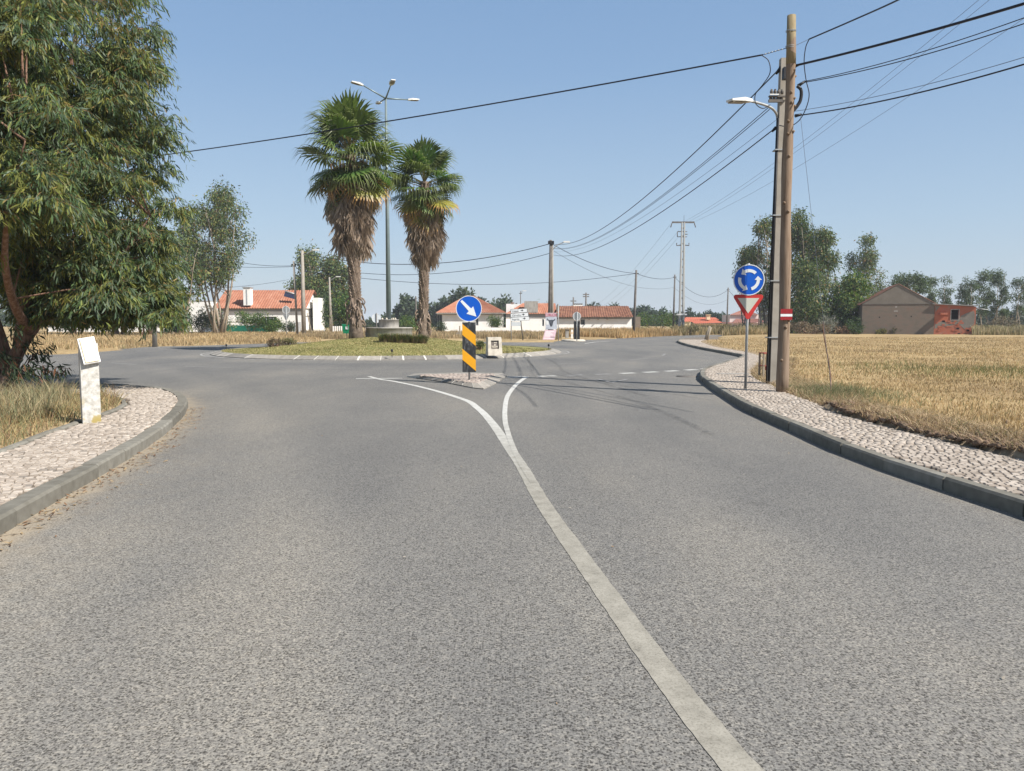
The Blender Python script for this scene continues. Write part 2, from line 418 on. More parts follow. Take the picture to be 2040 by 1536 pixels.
def pillar_mat():
    m, nt, N, L, P = nodes_mat('stained white pillar')
    P.inputs['Roughness'].default_value = 0.9
    tc = N.new('ShaderNodeTexCoord')
    n = N.new('ShaderNodeTexNoise'); n.inputs['Scale'].default_value = 9; n.inputs['Detail'].default_value = 8; n.inputs['Roughness'].default_value = 0.7
    L.new(tc.outputs['Object'], n.inputs[0])
    r = ramp(N, [(0.30, (0.22, 0.205, 0.18)), (0.45, (0.43, 0.41, 0.365)), (0.6, (0.60, 0.58, 0.54))])
    L.new(n.outputs[0], r.inputs[0])
    sx = N.new('ShaderNodeSeparateXYZ'); L.new(tc.outputs['Object'], sx.inputs[0])
    mr = N.new('ShaderNodeMapRange'); mr.inputs[1].default_value = 0.50; mr.inputs[2].default_value = 0.05
    L.new(sx.outputs['Z'], mr.inputs[0])
    n2 = N.new('ShaderNodeTexNoise'); n2.inputs['Scale'].default_value = 6
    L.new(tc.outputs['Object'], n2.inputs[0])
    r3 = ramp(N, [(0.50, (0, 0, 0)), (0.6, (1, 1, 1))]); L.new(n2.outputs[0], r3.inputs[0])
    mm = N.new('ShaderNodeMath'); mm.operation = 'MULTIPLY'; L.new(mr.outputs[0], mm.inputs[0]); L.new(r3.outputs[0], mm.inputs[1])
    mx = N.new('ShaderNodeMix'); mx.data_type = 'RGBA'; mx.inputs[7].default_value = (0.36, 0.28, 0.10, 1)
    L.new(mm.outputs[0], mx.inputs[0]); L.new(r.outputs[0], mx.inputs[6])
    L.new(mx.outputs[2], P.inputs['Base Color'])
    b = N.new('ShaderNodeBump'); b.inputs['Distance'].default_value = 0.004; L.new(n.outputs[0], b.inputs['Height']); L.new(b.outputs[0], P.inputs['Normal'])
    return m


M['pillar'] = pillar_mat()


def ground_mat():
    m, nt, N, L, P = nodes_mat('dry field')
    P.inputs['Roughness'].default_value = 0.95
    P.inputs['Specular IOR Level'].default_value = 0.1
    ge = N.new('ShaderNodeTexCoord')
    n = N.new('ShaderNodeTexNoise'); n.inputs['Scale'].default_value = 0.22; n.inputs['Detail'].default_value = 8; n.inputs['Roughness'].default_value = 0.62
    L.new(ge.outputs['Object'], n.inputs[0])
    r = ramp(N, [(0.30, (0.25, 0.175, 0.095)), (0.5, (0.355, 0.26, 0.135)), (0.68, (0.44, 0.33, 0.18))])
    L.new(n.outputs[0], r.inputs[0])
    n2 = N.new('ShaderNodeTexNoise'); n2.inputs['Scale'].default_value = 7; n2.inputs['Detail'].default_value = 8; n2.inputs['Roughness'].default_value = 0.75
    mp = N.new('ShaderNodeMapping'); mp.inputs['Scale'].default_value = (1, 0.45, 1); mp.inputs['Rotation'].default_value = (0, 0, R(14))
    L.new(ge.outputs['Object'], mp.inputs[0]); L.new(mp.outputs[0], n2.inputs[0])
    r2 = ramp(N, [(0.30, (0.62, 0.60, 0.58)), (0.5, (1, 1, 1)), (0.7, (1.25, 1.22, 1.15))])
    L.new(n2.outputs[0], r2.inputs[0])
    mu = N.new('ShaderNodeMix'); mu.data_type = 'RGBA'; mu.blend_type = 'MULTIPLY'; mu.inputs[0].default_value = 1
    L.new(r.outputs[0], mu.inputs[6]); L.new(r2.outputs[0], mu.inputs[7])
    a = N.new('ShaderNodeAttribute'); a.attribute_name = 'dirt'
    di = ramp(N, [(0.35, (0.20, 0.135, 0.09)), (0.6, (0.40, 0.32, 0.22))]); L.new(n2.outputs[0], di.inputs[0])
    mx = N.new('ShaderNodeMix'); mx.data_type = 'RGBA'
    L.new(a.outputs['Fac'], mx.inputs[0]); L.new(mu.outputs[2], mx.inputs[6]); L.new(di.outputs[0], mx.inputs[7])
    L.new(mx.outputs[2], P.inputs['Base Color'])
    b = N.new('ShaderNodeBump'); b.inputs['Distance'].default_value = 0.05; b.inputs['Strength'].default_value = 0.5
    L.new(n2.outputs[0], b.inputs['Height']); L.new(b.outputs[0], P.inputs['Normal'])
    return m


M['ground'] = ground_mat()
M['lawn'] = mat('dry lawn', (0.135, 0.15, 0.045), (0.23, 0.215, 0.075), 0.9, 0.95, 0.02, 25, c3=(0.34, 0.275, 0.12))


# ------------------------------------------------------------------ object helpers
def tag(o, label=None, cat=None, group=None, kind=None):
    if label: o['label'] = label
    if cat: o['category'] = cat
    if group: o['group'] = group
    if kind: o['kind'] = kind
    return o


def thing(name, label, cat, loc=(0, 0, 0), rz=0.0, group=None):
    o = bpy.data.objects.new(name, None)
    o.empty_display_size = 0.2
    o.location = loc
    o.rotation_euler = (0, 0, rz)
    COL.objects.link(o)
    return tag(o, label, cat, group)


def link(name, me, parent=None, label=None):
    o = bpy.data.objects.new(name, me)
    COL.objects.link(o)
    if parent: o.parent = parent
    if label: o['label'] = label
    return o


def copy_tree(o, parent=None):
    kids = list(o.children)
    c = o.copy()
    COL.objects.link(c)
    if parent is not None: c.parent = parent
    for k in kids: copy_tree(k, c)
    return c


def np_mesh(name, verts, quads=None, tris=None, material=None, tint=None, smooth=False, attrs=None):
    me = bpy.data.meshes.new(name)
    verts = np.asarray(verts, dtype=np.float32)
    parts, starts, totals = [], [], []
    off = 0
    for arr, k in ((quads, 4), (tris, 3)):
        if arr is not None and len(arr):
            arr = np.asarray(arr, dtype=np.int32)
            parts.append(arr.ravel())
            starts.append(off + np.arange(len(arr)) * k)
            totals.append(np.full(len(arr), k))
            off += arr.size
    lv = np.concatenate(parts); ls = np.concatenate(starts).astype(np.int32); lt = np.concatenate(totals).astype(np.int32)
    me.vertices.add(len(verts)); me.vertices.foreach_set('co', verts.ravel())
    me.loops.add(len(lv)); me.loops.foreach_set('vertex_index', lv)
    me.polygons.add(len(ls)); me.polygons.foreach_set('loop_start', ls)
    try: me.polygons.foreach_set('loop_total', lt)
    except Exception: pass
    if smooth: me.polygons.foreach_set('use_smooth', np.ones(len(ls), dtype=bool))
    me.update(calc_edges=True)
    if tint is not None:
        a = me.attributes.new('tint', 'FLOAT_COLOR', 'POINT')
        t = np.ones((len(verts), 4), dtype=np.float32); t[:, :3] = tint
        a.data.foreach_set('color', t.ravel())
    for k, v in (attrs or {}).items():
        a = me.attributes.new(k, 'FLOAT', 'POINT')
        a.data.foreach_set('value', np.asarray(v, dtype=np.float32))
    if material: me.materials.append(material)
    return me


class MB:
    def __init__(s): s.v, s.f, s.sm = [], [], []

    def add(s, vs, fs, smooth=False):
        n = len(s.v); s.v += [tuple(v) for v in vs]
        s.f += [tuple(i + n for i in f) for f in fs]; s.sm += [smooth] * len(fs)
        return s

    def box(s, x0, x1, y0, y1, z0, z1, M4=None, ch=0.0):
        if ch:
            c = ch
            vs = []
            for z, i in ((z0, c), (z0 + c, 0), (z1 - c, 0), (z1, c)):
                vs += [(x0 + i, y0 + i, z), (x1 - i, y0 + i, z), (x1 - i, y1 - i, z), (x0 + i, y1 - i, z)]
            fs = [(3, 2, 1, 0), (12, 13, 14, 15)]
            for l in range(3):
                for k in range(4):
                    a = l * 4 + k; b = l * 4 + (k + 1) % 4
                    fs.append((a, b, b + 4, a + 4))
        else:
            vs = [(x0, y0, z0), (x1, y0, z0), (x1, y1, z0), (x0, y1, z0), (x0, y0, z1), (x1, y0, z1), (x1, y1, z1), (x0, y1, z1)]
            fs = [(0, 3, 2, 1), (4, 5, 6, 7), (0, 1, 5, 4), (1, 2, 6, 5), (2, 3, 7, 6), (3, 0, 4, 7)]
        if M4 is not None: vs = [M4 @ Vector(v) for v in vs]
        return s.add(vs, fs)

    def tube(s, pts, rad, n=8, smooth=True, cap=True):
        pts = [Vector(p) for p in pts]
        if not isinstance(rad, (list, tuple)): rad = [rad] * len(pts)
        vs, fs = [], []
        up = None
        for i, p in enumerate(pts):
            t = (pts[min(i + 1, len(pts) - 1)] - pts[max(i - 1, 0)]).normalized()
            if up is None:
                up = Vector((1, 0, 0)) if abs(t.x) < 0.9 else Vector((0, 1, 0))
            a = (up - t * up.dot(t)).normalized(); b = t.cross(a); up = a
            for k in range(n):
                th = 2 * math.pi * k / n
                vs.append(p + (a * math.cos(th) + b * math.sin(th)) * rad[i])
        for i in range(len(pts) - 1):
            for k in range(n):
                fs.append((i * n + k, i * n + (k + 1) % n, (i + 1) * n + (k + 1) % n, (i + 1) * n + k))
        s.add(vs, fs, smooth)
        if cap:
            m = len(s.v) - len(vs)
            s.f.append(tuple(m + k for k in reversed(range(n)))); s.sm.append(False)
            e = m + (len(pts) - 1) * n
            s.f.append(tuple(e + k for k in range(n))); s.sm.append(False)
        return s

    def prism(s, poly, y0, y1):
        """polygon in x-z, extruded along y"""
        n = len(poly)
        vs = [(x, y0, z) for x, z in poly] + [(x, y1, z) for x, z in poly]
        tri = tessellate_polygon([[Vector((x, z, 0)) for x, z in poly]])
        fs = [tuple(t) for t in tri] + [tuple(i + n for i in reversed(t)) for t in tri]
        fs += [(i, (i + 1) % n, (i + 1) % n + n, i + n) for i in range(n)]
        return s.add(vs, fs)

    def lathe(s, prof, n=32, c=(0, 0), smooth=True):
        vs, fs = [], []
        for r, z in prof:
            for k in range(n):
                th = 2 * math.pi * k / n
                vs.append((c[0] + r * math.cos(th), c[1] + r * math.sin(th), z))
        for i in range(len(prof) - 1):
            for k in range(n):
                fs.append((i * n + k, i * n + (k + 1) % n, (i + 1) * n + (k + 1) % n, (i + 1) * n + k))
        e = (len(prof) - 1) * n
        fs.append(tuple(e + k for k in range(n)))
        return s.add(vs, fs, smooth)

    def mesh(s, name, material):
        me = bpy.data.meshes.new(name)
        me.from_pydata(s.v, [], s.f)
        me.polygons.foreach_set('use_smooth', s.sm)
        me.materials.append(material)
        bm = bmesh.new(); bm.from_mesh(me); bmesh.ops.recalc_face_normals(bm, faces=bm.faces); bm.to_mesh(me); bm.free()
        me.update()
        return me

    def build(s, name, material, parent=None, label=None):
        return link(name, s.mesh(name, material), parent, label)


def catmull(P, per=8):
    P = [np.array(p, dtype=float) for p in P]
    Q = [2 * P[0] - P[1]] + P + [2 * P[-1] - P[-2]]
    out = []
    for i in range(1, len(Q) - 2):
        for k in range(per):
            t = k / per
            out.append(0.5 * ((2 * Q[i]) + (-Q[i - 1] + Q[i + 1]) * t + (2 * Q[i - 1] - 5 * Q[i] + 4 * Q[i + 1] - Q[i + 2]) * t * t + (-Q[i - 1] + 3 * Q[i] - 3 * Q[i + 1] + Q[i + 2]) * t ** 3))
    out.append(P[-1])
    return np.array(out)


def resample(P, step):
    d = np.r_[0, np.cumsum(np.linalg.norm(np.diff(P, axis=0), axis=1))]
    n = max(2, int(round(d[-1] / step)) + 1)
    s = np.linspace(0, d[-1], n)
    return np.stack([np.interp(s, d, P[:, k]) for k in range(P.shape[1])], 1)


def normals2(P):
    t = np.gradient(P, axis=0)
    t /= np.linalg.norm(t, axis=1)[:, None] + 1e-9
    return np.stack([-t[:, 1], t[:, 0]], 1)


def inside(poly, x, y):
    poly = np.asarray(poly)[:, :2]
    x = np.asarray(x); y = np.asarray(y)
    res = np.zeros(x.shape, bool)
    j = len(poly) - 1
    for i in range(len(poly)):
        xi, yi = poly[i]; xj, yj = poly[j]
        c = ((yi > y) != (yj > y)) & (x < (xj - xi) * (y - yi) / (yj - yi + 1e-12) + xi)
        res ^= c; j = i
    return res


def dist_poly(P, x, y, closed=False):
    P = np.asarray(P)[:, :2]
    if closed: P = np.vstack([P, P[:1]])
    d = np.full(x.shape, 1e9)
    for a, b in zip(P[:-1], P[1:]):
        ab = b - a; L2 = ab @ ab + 1e-12
        t = np.clip(((x - a[0]) * ab[0] + (y - a[1]) * ab[1]) / L2, 0, 1)
        d = np.minimum(d, np.hypot(x - a[0] - t * ab[0], y - a[1] - t * ab[1]))
    return d


def G(pts, z=0.0):
    return [tuple(gr(x, y, z)[:2]) for x, y in pts]


# ------------------------------------------------------------------ outlines of the place (metres)
RC = np.array((-6.30, 40.2)); RR = 8.85                                   # roundabout centre and radius
KH = 0.13
left_out = G([(0, 1067), (26, 1051), (91, 1012), (125, 992), (208, 945), (302, 886), (351, 846), (372, 820), (374, 806), (357, 792), (325, 783), (260, 777.5), (208, 775), (100, 773)])


def beyond(P, d, k=2):
    a, b = np.array(P[k]), np.array(P[0])
    t = (b - a) / np.linalg.norm(b - a)
    return tuple(b + t * d)


left_out = [beyond(left_out, q) for q in (3.5, 2.0, 1.0, 0.4)] + left_out + [(left_out[-1][0] - 9, left_out[-1][1] + 0.9)]
left_out = catmull(left_out, 8)
left_in = G([(0, 902), (26, 891), (52, 882), (104, 861), (156, 843), (203, 828), (234, 817), (254, 805), (248, 795), (221, 789), (156, 786), (104, 784.5)], KH)
left_in = [beyond(left_in, q) for q in (4.5, 2.0, 0.8)] + left_in + [(left_in[-1][0] - 11, left_in[-1][1] + 1.0)]
left_in = catmull(left_in, 8)
right_out = G([(2040, 1031), (1925, 994), (1820, 956), (1721, 924), (1646, 892), (1560, 853), (1483, 818), (1442, 792), (1403, 765), (1393, 752), (1402, 741), (1430, 731), (1458, 722), (1474, 716.5), (1476, 712), (1440, 704.5), (1400, 697), (1370, 690), (1352, 684), (1350, 680), (1366, 676), (1400, 674)])
right_out = [beyond(right_out, q) for q in (3.0, 1.8, 0.8)] + right_out + [(right_out[-1][0] + 2.5, right_out[-1][1] + 4)]
right_out = catmull(right_out, 8)
right_in = G([(2040, 915), (1945, 893), (1846, 869), (1758, 847), (1677, 825), (1628, 804), (1572, 784), (1548, 773), (1532, 764), (1510, 757), (1496, 742), (1506, 728), (1520, 714), (1494, 703), (1448, 695), (1418, 689), (1396, 679)], KH)
right_in = [beyond(right_in, q) for q in (3.8, 2.2, 1.0)] + right_in + [(right_in[-1][0] + 3.2, right_in[-1][1] + 7)]
right_in = catmull(right_in, 8)

# the asphalt: everything between these far edges and the two pavements
far_edge = [tuple(gr(x, y)[:2]) for x, y in [(0, 707), (130, 705.5), (306, 691), (420, 688), (520, 685), (580, 682.5)]]
far_edge = [(-70, far_edge[0][1] - 9)] + far_edge
circ = [(RC[0] + 19.6 * math.cos(a), RC[1] + 19.6 * math.sin(a)) for a in np.linspace(R(112), R(62), 8)]
far_right = [tuple(gr(x, y)[:2]) for x, y in [(1120, 678.5), (1190, 676.5), (1262, 673), (1340, 669.2), (1400, 667.2)]]
road_poly = np.array(far_edge + circ + far_right + [(far_right[-1][0] + 3, far_right[-1][1] + 1.5)] + [tuple(p) for p in right_out[::-1]] + [(9, -12), (-12, -12)] + [tuple(p) for p in left_out] + [(-70, left_out[-1][1])])
left_pave = np.vstack([left_out, left_in[::-1]])
right_pave = np.vstack([right_out, right_in[::-1]])


def smoothstep(a, b, x):
    t = np.clip((x - a) / (b - a), 0, 1)
    return t * t * (3 - 2 * t)


def value_noise(x, y, sc, seed=0):
    xs, ys = x / sc, y / sc
    xi, yi = np.floor(xs).astype(int), np.floor(ys).astype(int)
    fx, fy = xs - xi, ys - yi
    fx = fx * fx * (3 - 2 * fx); fy = fy * fy * (3 - 2 * fy)
    def h(i, j):
        n = (i * 374761393 + j * 668265263 + seed * 974711) & 0x7fffffff
        n = ((n ^ (n >> 13)) * 1274126177) & 0x7fffffff
        return ((n ^ (n >> 16)) & 0xffff) / 65535.0
    return (h(xi, yi) * (1 - fx) + h(xi + 1, yi) * fx) * (1 - fy) + (h(xi, yi + 1) * (1 - fx) + h(xi + 1, yi + 1) * fx) * fy


berm = np.array(G([(1655, 806), (1700, 812), (1760, 825), (1840, 845), (1940, 868), (2040, 892), (2300, 950)], 0.2))


def terrain_h(x, y, detail=True):
    x = np.asarray(x, float); y = np.asarray(y, float)
    inr = inside(road_poly, x, y) | inside(left_pave, x, y) | inside(right_pave, x, y)
    d = np.minimum(dist_poly(road_poly, x, y, True), np.minimum(dist_poly(left_in, x, y), dist_poly(right_in, x, y)))
    h = 0.115 + 0.05 * smoothstep(0, 2.0, d) * (value_noise(x, y, 0.7, 1) - 0.3) + 0.10 * smoothstep(1, 6, d) * (value_noise(x, y, 4, 2) - 0.35)
    db = dist_poly(berm, x, y)
    h += 0.12 * np.exp(-(db / 0.5) ** 2) * (0.5 + 0.8 * value_noise(x, y, 0.4, 3))
    nearkerb = (dist_poly(left_out, x, y) < 25) | (dist_poly(right_out, x, y) < 3)
    h = np.where(nearkerb, h, 0.02 + (h - 0.02) * smoothstep(0, 2.5, d))
    return np.where(inr, -0.09, h)


def spaced(segs):
    out = []
    for a, b, s0, s1 in segs:
        x = a
        L = b - a
        while x < b - 1e-6:
            out.append(x)
            t = (x - a) / L
            x += s0 + (s1 - s0) * t
    out.append(segs[-1][1])
    return np.array(out)


def grid_mesh(name, xs, ys, zf, material, attrs_f=None, smooth=True):
    X, Y = np.meshgrid(xs, ys)
    x, y = X.ravel(), Y.ravel()
    z = zf(x, y)
    n, m_ = len(xs), len(ys)
    i = np.arange((n - 1) * (m_ - 1)); r, c = i // (n - 1), i % (n - 1)
    q = np.stack([r * n + c, r * n + c + 1, (r + 1) * n + c + 1, (r + 1) * n + c], 1)
    return np_mesh(name, np.stack([x, y, z], 1), quads=q, material=material, smooth=smooth, attrs={k: f(x, y) for k, f in (attrs_f or {}).items()})


# ground to the horizon
xs = spaced([(-3500, -400, 900, 300), (-400, -60, 80, 8), (-60, -16, 2.5, 0.6), (-16, -2.4, 0.18, 0.18), (-2.4, 3.6, 0.8, 0.8), (3.6, 16, 0.15, 0.3), (16, 60, 0.5, 4), (60, 400, 8, 80), (400, 3500, 300, 900)])
ys = spaced([(-300, -10, 60, 4), (-10, 2, 2, 0.5), (2, 26, 0.16, 0.22), (26, 100, 0.35, 3.0), (100, 500, 5, 70), (500, 7000, 200, 1200)])
terrain = link('ground', grid_mesh('ground', xs, ys, terrain_h, M['ground'], {'dirt': lambda x, y: np.clip(np.exp(-(dist_poly(berm, x, y) / 0.9) ** 2) + 0.75 * np.exp(-(dist_poly(right_in, x, y) / 0.6) ** 2) + 0.5 * np.exp(-(dist_poly(left_in, x, y) / 0.5) ** 2), 0, 1)}))
tag(terrain, kind='structure')

# asphalt sheet
arx = spaced([(-62, -14, 3, 1), (-14, 12, 0.25, 0.25), (12, 62, 1, 3)])
ary = spaced([(-12, 2, 2, 0.4), (2, 30, 0.25, 0.3), (30, 110, 0.6, 3)])


def dust_f(x, y):
    dl, dr = dist_poly(left_out, x, y), dist_poly(right_out, x, y)
    isl = np.abs(np.hypot(x - RC[0], y - RC[1]) - RR)
    return np.clip(0.85 * np.exp(-(dl / 0.20) ** 2) + 0.36 * np.exp(-(dl / 1.3) ** 2) + 0.5 * np.exp(-(dr / 0.12) ** 2) + 0.15 * np.exp(-(dr / 0.8) ** 2) + 0.4 * np.exp(-(isl / 0.4) ** 2), 0, 1)


lane_l = catmull(G([(560, 1500), (560, 1200), (555, 1000), (530, 880), (470, 800), (370, 750), (240, 722), (60, 712)]), 6)
lane_r = catmull(G([(1900, 1500), (1640, 1250), (1420, 1060), (1290, 930), (1220, 850), (1190, 800), (1200, 760), (1260, 725), (1330, 700)]), 6)


def wear_f(x, y):
    r = np.hypot(x - RC[0], y - RC[1])
    w = 0.42 + 0.30 * np.exp(-((r - 9.9) / 0.7) ** 2) - 0.24 * np.exp(-((r - 11.8) / 0.9) ** 2) + 0.14 * np.exp(-((r - 16.7) / 1.2) ** 2)
    w += 0.32 * np.exp(-(dist_poly(left_out, x, y) / 1.8) ** 2)
    w += 0.35 * np.exp(-((x + 0.1) / 1.0) ** 2) * smoothstep(18.5, 14, y) * smoothstep(10, 14, y)
    for ln in (lane_l, lane_r):
        dl = dist_poly(ln, x, y)
        w += -0.20 * np.exp(-((dl - 0.8) / 0.42) ** 2) * (r > 13) + 0.10 * np.exp(-(dl / 0.3) ** 2)
    w += 0.22 * (value_noise(x, y, 2.3, 9) - 0.5) + 0.12 * (value_noise(x, y, 0.7, 19) - 0.5) + 0.26 * smoothstep(11, 2.5, y)
    return np.clip(w, 0, 1)


road = link('road', grid_mesh('road', arx, ary, lambda x, y: np.zeros_like(x), M['asphalt'], {'dust': dust_f, 'wear': wear_f}))
tag(road, kind='structure')


# ------------------------------------------------------------------ pavements: slab, stones, kerb stones
def slab(name, poly, z0, z1, material):
    v = [(p[0], p[1], z1) for p in poly] + [(p[0], p[1], z0) for p in poly]
    n = len(poly)
    tri = tessellate_polygon([[Vector((p[0], p[1], 0)) for p in poly]])
    mb = MB()
    mb.add(v, [tuple(t) for t in tri] + [(i, (i + 1) % n, (i + 1) % n + n, i + n) for i in range(n)])
    me = mb.mesh(name, material)
    return tag(link(name, me), kind='structure')


def offset(P, d):
    return P + normals2(P) * d


def stone_verts(cx, cy, ang, hx, hy, z0, z1, r):
    """bevelled sett with uneven corners, centre and half sizes"""
    q = [(-1, -1), (1, -1), (1, 1), (-1, 1)]
    c, s = math.cos(ang), math.sin(ang)
    out = []
    jit = [(r.uniform(-0.07, 0.05), r.uniform(-0.07, 0.05)) for _ in q]
    for z, k in ((z0, 1.0), (z1 - 0.006, 1.0), (z1, 0.84)):
        for (a, b), (ja, jb) in zip(q, jit):
            x, y = a * hx * (k + ja), b * hy * (k + jb)
            out.append((cx + x * c - y * s, cy + x * s + y * c, z))
    return out


ST_F = [(8, 9, 10, 11)] + [(l * 4 + k, l * 4 + (k + 1) % 4, l * 4 + (k + 1) % 4 + 4, l * 4 + k + 4) for l in range(2) for k in range(4)]


def setts(parent, pave, zt, ang, size, ymax, seed, near_n=300, sees=None):
    rr = random.Random(seed)
    x0, y0 = pave.min(0)[:2]; x1, y1 = pave.max(0)[:2]
    x0 = max(x0, -14); x1 = min(x1, 16); y1 = min(y1, ymax); y0 = max(y0, 1.5)
    cx, cy = (x0 + x1) / 2, (y0 + y1) / 2
    L = math.hypot(x1 - x0, y1 - y0) / 2 + 1
    c, s = math.cos(ang), math.sin(ang)
    pts = []
    v = -L
    row = 0
    while v < L:
        rowh = size * rr.uniform(0.95, 1.1)
        u = -L + rr.uniform(0, size)
        while u < L:
            w = size * rr.uniform(0.95, 1.5)
            wob = 0.05 * math.sin(u * 2.1 + v * 0.7) + 0.03 * math.sin(u * 5.3 + row * 0.15)
            px, py = u + w / 2, v + rowh / 2 + wob
            pts.append((cx + px * c - py * s, cy + px * s + py * c, w, rowh, math.cos(u * 2.1 + v * 0.7) * 0.1))
            u += w
        v += rowh; row += 1
    pts = np.array(pts)
    ok = inside(pave, pts[:, 0], pts[:, 1]) & (pts[:, 1] < ymax) & (dist_poly(pave, pts[:, 0], pts[:, 1], True) > size * 0.30)
    pts = pts[ok]
    scr = np.abs(pts[:, 0] / np.maximum(pts[:, 1], 0.5)) < 0.675
    order = np.argsort(pts[:, 1] + np.where(scr & (pts[:, 1] > 4.9), 0, 100))
    pts = pts[order]
    variants = []
    for k in range(10):
        me = bpy.data.meshes.new('paving_stone')
        me.from_pydata(stone_verts(0, 0, 0, 0.43 * size * rr.uniform(0.95, 1.1), 0.405 * size, -0.02, 0.0, rr), [], ST_F)
        me.materials.append(M['cobble'])
        a = me.attributes.new('tint', 'FLOAT_COLOR', 'POINT')
        a.data.foreach_set('color', np.ones(12 * 4, dtype=np.float32) * 0.0 + 0.1 * k)
        variants.append(me)
    V, Q, T = [], [], []
    for i, (x, y, w, h, dr) in enumerate(pts):
        a = ang + dr * 0.6 + rr.uniform(-0.035, 0.035)
        z = zt + rr.uniform(-0.003, 0.004)
        if i < near_n:
            o = link('paving_stone', variants[rr.randrange(10)], parent)
            o.location = (x, y, z)
            o.rotation_euler = (rr.uniform(-0.02, 0.02), rr.uniform(-0.02, 0.02), a)
            o.scale = (w / size / 1.05, h / size, 1)
        else:
            n = len(V)
            V += stone_verts(x, y, a, w * 0.425, h * 0.405, zt - 0.02, z, rr)
            Q += [tuple(n + q for q in f) for f in ST_F]
            T += [rr.random()] * 12
    tt = np.repeat(np.array(T)[:, None], 3, 1)
    o = link('paving_stones', np_mesh('paving_stones', V, quads=Q, material=M['cobble'], tint=tt), parent)
    tag(o, kind='stuff')


def kerb_run(thing_o, path, side, width, z0, z1, step, name='kerb_stone', material='kerb', ymax=60, ch=0.022, gap=0.015):
    """separate kerb stones along a path; side = +1/-1 tells where the pavement lies"""
    P = resample(path, step)
    rr = random.Random(len(path))
    N_ = normals2(P)
    for i in range(len(P) - 1):
        if P[i][1] > ymax: continue
        sub = 4
        a, b = P[i], P[i + 1]
        t = (b - a) / (np.linalg.norm(b - a) + 1e-9)
        g = gap * rr.uniform(0.6, 1.6)
        dz = rr.uniform(-0.007, 0.007)
        dl = rr.uniform(-0.007, 0.007)
        rings = []
        for p, n_, sg in ((a, N_[i], 1), (b, N_[i + 1], -1)):
            q = p + t * g / 2 * sg + n_ * side * dl
            prof = [(0.0, z0), (0.0, z1 - ch), (ch, z1), (width, z1), (width, z0)]
            rings.append([(q[0] + n_[0] * side * o_, q[1] + n_[1] * side * o_, z + dz) for o_, z in prof])
        vs = rings[0] + rings[1]
        n = 5
        fs = [(k, (k + 1) % n, (k + 1) % n + n, k + n) for k in range(n)] + [tuple(range(n))[::-1], tuple(range(n, 2 * n))]
        mb = MB(); mb.add(vs, fs)
        me = mb.mesh(name, M[material])
        aa = me.attributes.new('tint', 'FLOAT_COLOR', 'POINT'); aa.data.foreach_set('color', np.full(10 * 4, rr.random(), dtype=np.float32))
        link(name, me, thing_o)


# left corner pavement (path runs anticlockwise: pavement on its left side)
KW = 0.165
lo_in = offset(left_out, KW); li_out = offset(left_in, 0.0)
pl = slab('pavement', np.vstack([offset(left_out, 0.03), left_in[::-1]]), -0.05, KH - 0.018, M['joint'])
setts(pl, np.vstack([lo_in, offset(left_in, -0.02)[::-1]]), KH + 0.002, R(24), 0.070, 30, 3)
kl = thing('kerb', 'grey concrete kerb curving round the left pavement beside the white pillar', 'kerb')
kerb_run(kl, left_out, 1, KW, -0.03, KH + 0.004, 0.95)
kl2 = thing('kerb', 'thin flush kerb between the left pavement and the dry grass under the tree', 'kerb')
kerb_run(kl2, offset(left_in, 0.0), 1, 0.08, 0.0, KH + 0.018, 0.9)

ro_in = offset(right_out, -KW * 0.8)
pr = slab('pavement', np.vstack([offset(right_out, -0.03), right_in[::-1]]), -0.05, KH - 0.018, M['joint'])
setts(pr, np.vstack([ro_in, right_in[::-1]]), KH + 0.002, R(-8), 0.070, 62, 5)
kr = thing('kerb', 'dark shaded concrete kerb along the right pavement below the roundabout sign', 'kerb')
kerb_run(kr, right_out, -1, KW * 0.8, -0.03, KH + 0.004, 1.0)


# ------------------------------------------------------------------ painted lines
def strip(name, path, w, z, material, w2=None, parent=None):
    P = np.asarray(path)
    n_ = normals2(P)
    ww = np.linspace(w, w2 if w2 is not None else w, len(P))[:, None] / 2
    rj = 1 + 0.09 * (rng.random((len(P), 1)) - 0.5)
    A, B = P + n_ * ww * rj, P - n_ * ww * rj
    V = np.vstack([np.c_[A, np.full(len(P), z)], np.c_[B, np.full(len(P), z)]])
    n = len(P); i = np.arange(n - 1)
    q = np.stack([i + n, i + n + 1, i + 1, i], 1)
    return tag(link(name, np_mesh(name, V, quads=q, material=material), parent), kind='structure')


mainl = resample(catmull(G([(735, 750), (759, 756), (780, 759), (821, 767), (862, 777), (903, 789), (934, 800), (949, 811), (965, 825), (986, 850), (1011, 887), (1040, 930), (1080, 1000), (1140, 1087), (1210, 1185), (1290, 1297), (1370, 1403), (1448, 1500), (1500, 1560), (1640, 1740)]), 8), 0.06)
rightl = resample(catmull(G([(1050, 751), (1040, 757), (1027, 768), (1013, 786), (1007, 805), (1006, 836), (1013, 866), (1026, 900), (1044, 934), (1062, 962)]), 8), 0.06)
strip('road_marking', mainl, 0.120, 0.003, M['paint_line'], 0.145)
strip('road_marking', rightl, 0.125, 0.0055, M['paint_line'], 0.06)


def arc(r, a0, a1, step=0.3, c=RC):
    n = max(3, int(abs(a1 - a0) * r / step))
    return np.array([(c[0] + r * math.cos(a), c[1] + r * math.sin(a)) for a in np.linspace(a0, a1, n)])


def ang_of(px, py):
    p = gr(px, py)
    return math.atan2(p.y - RC[1], p.x - RC[0])


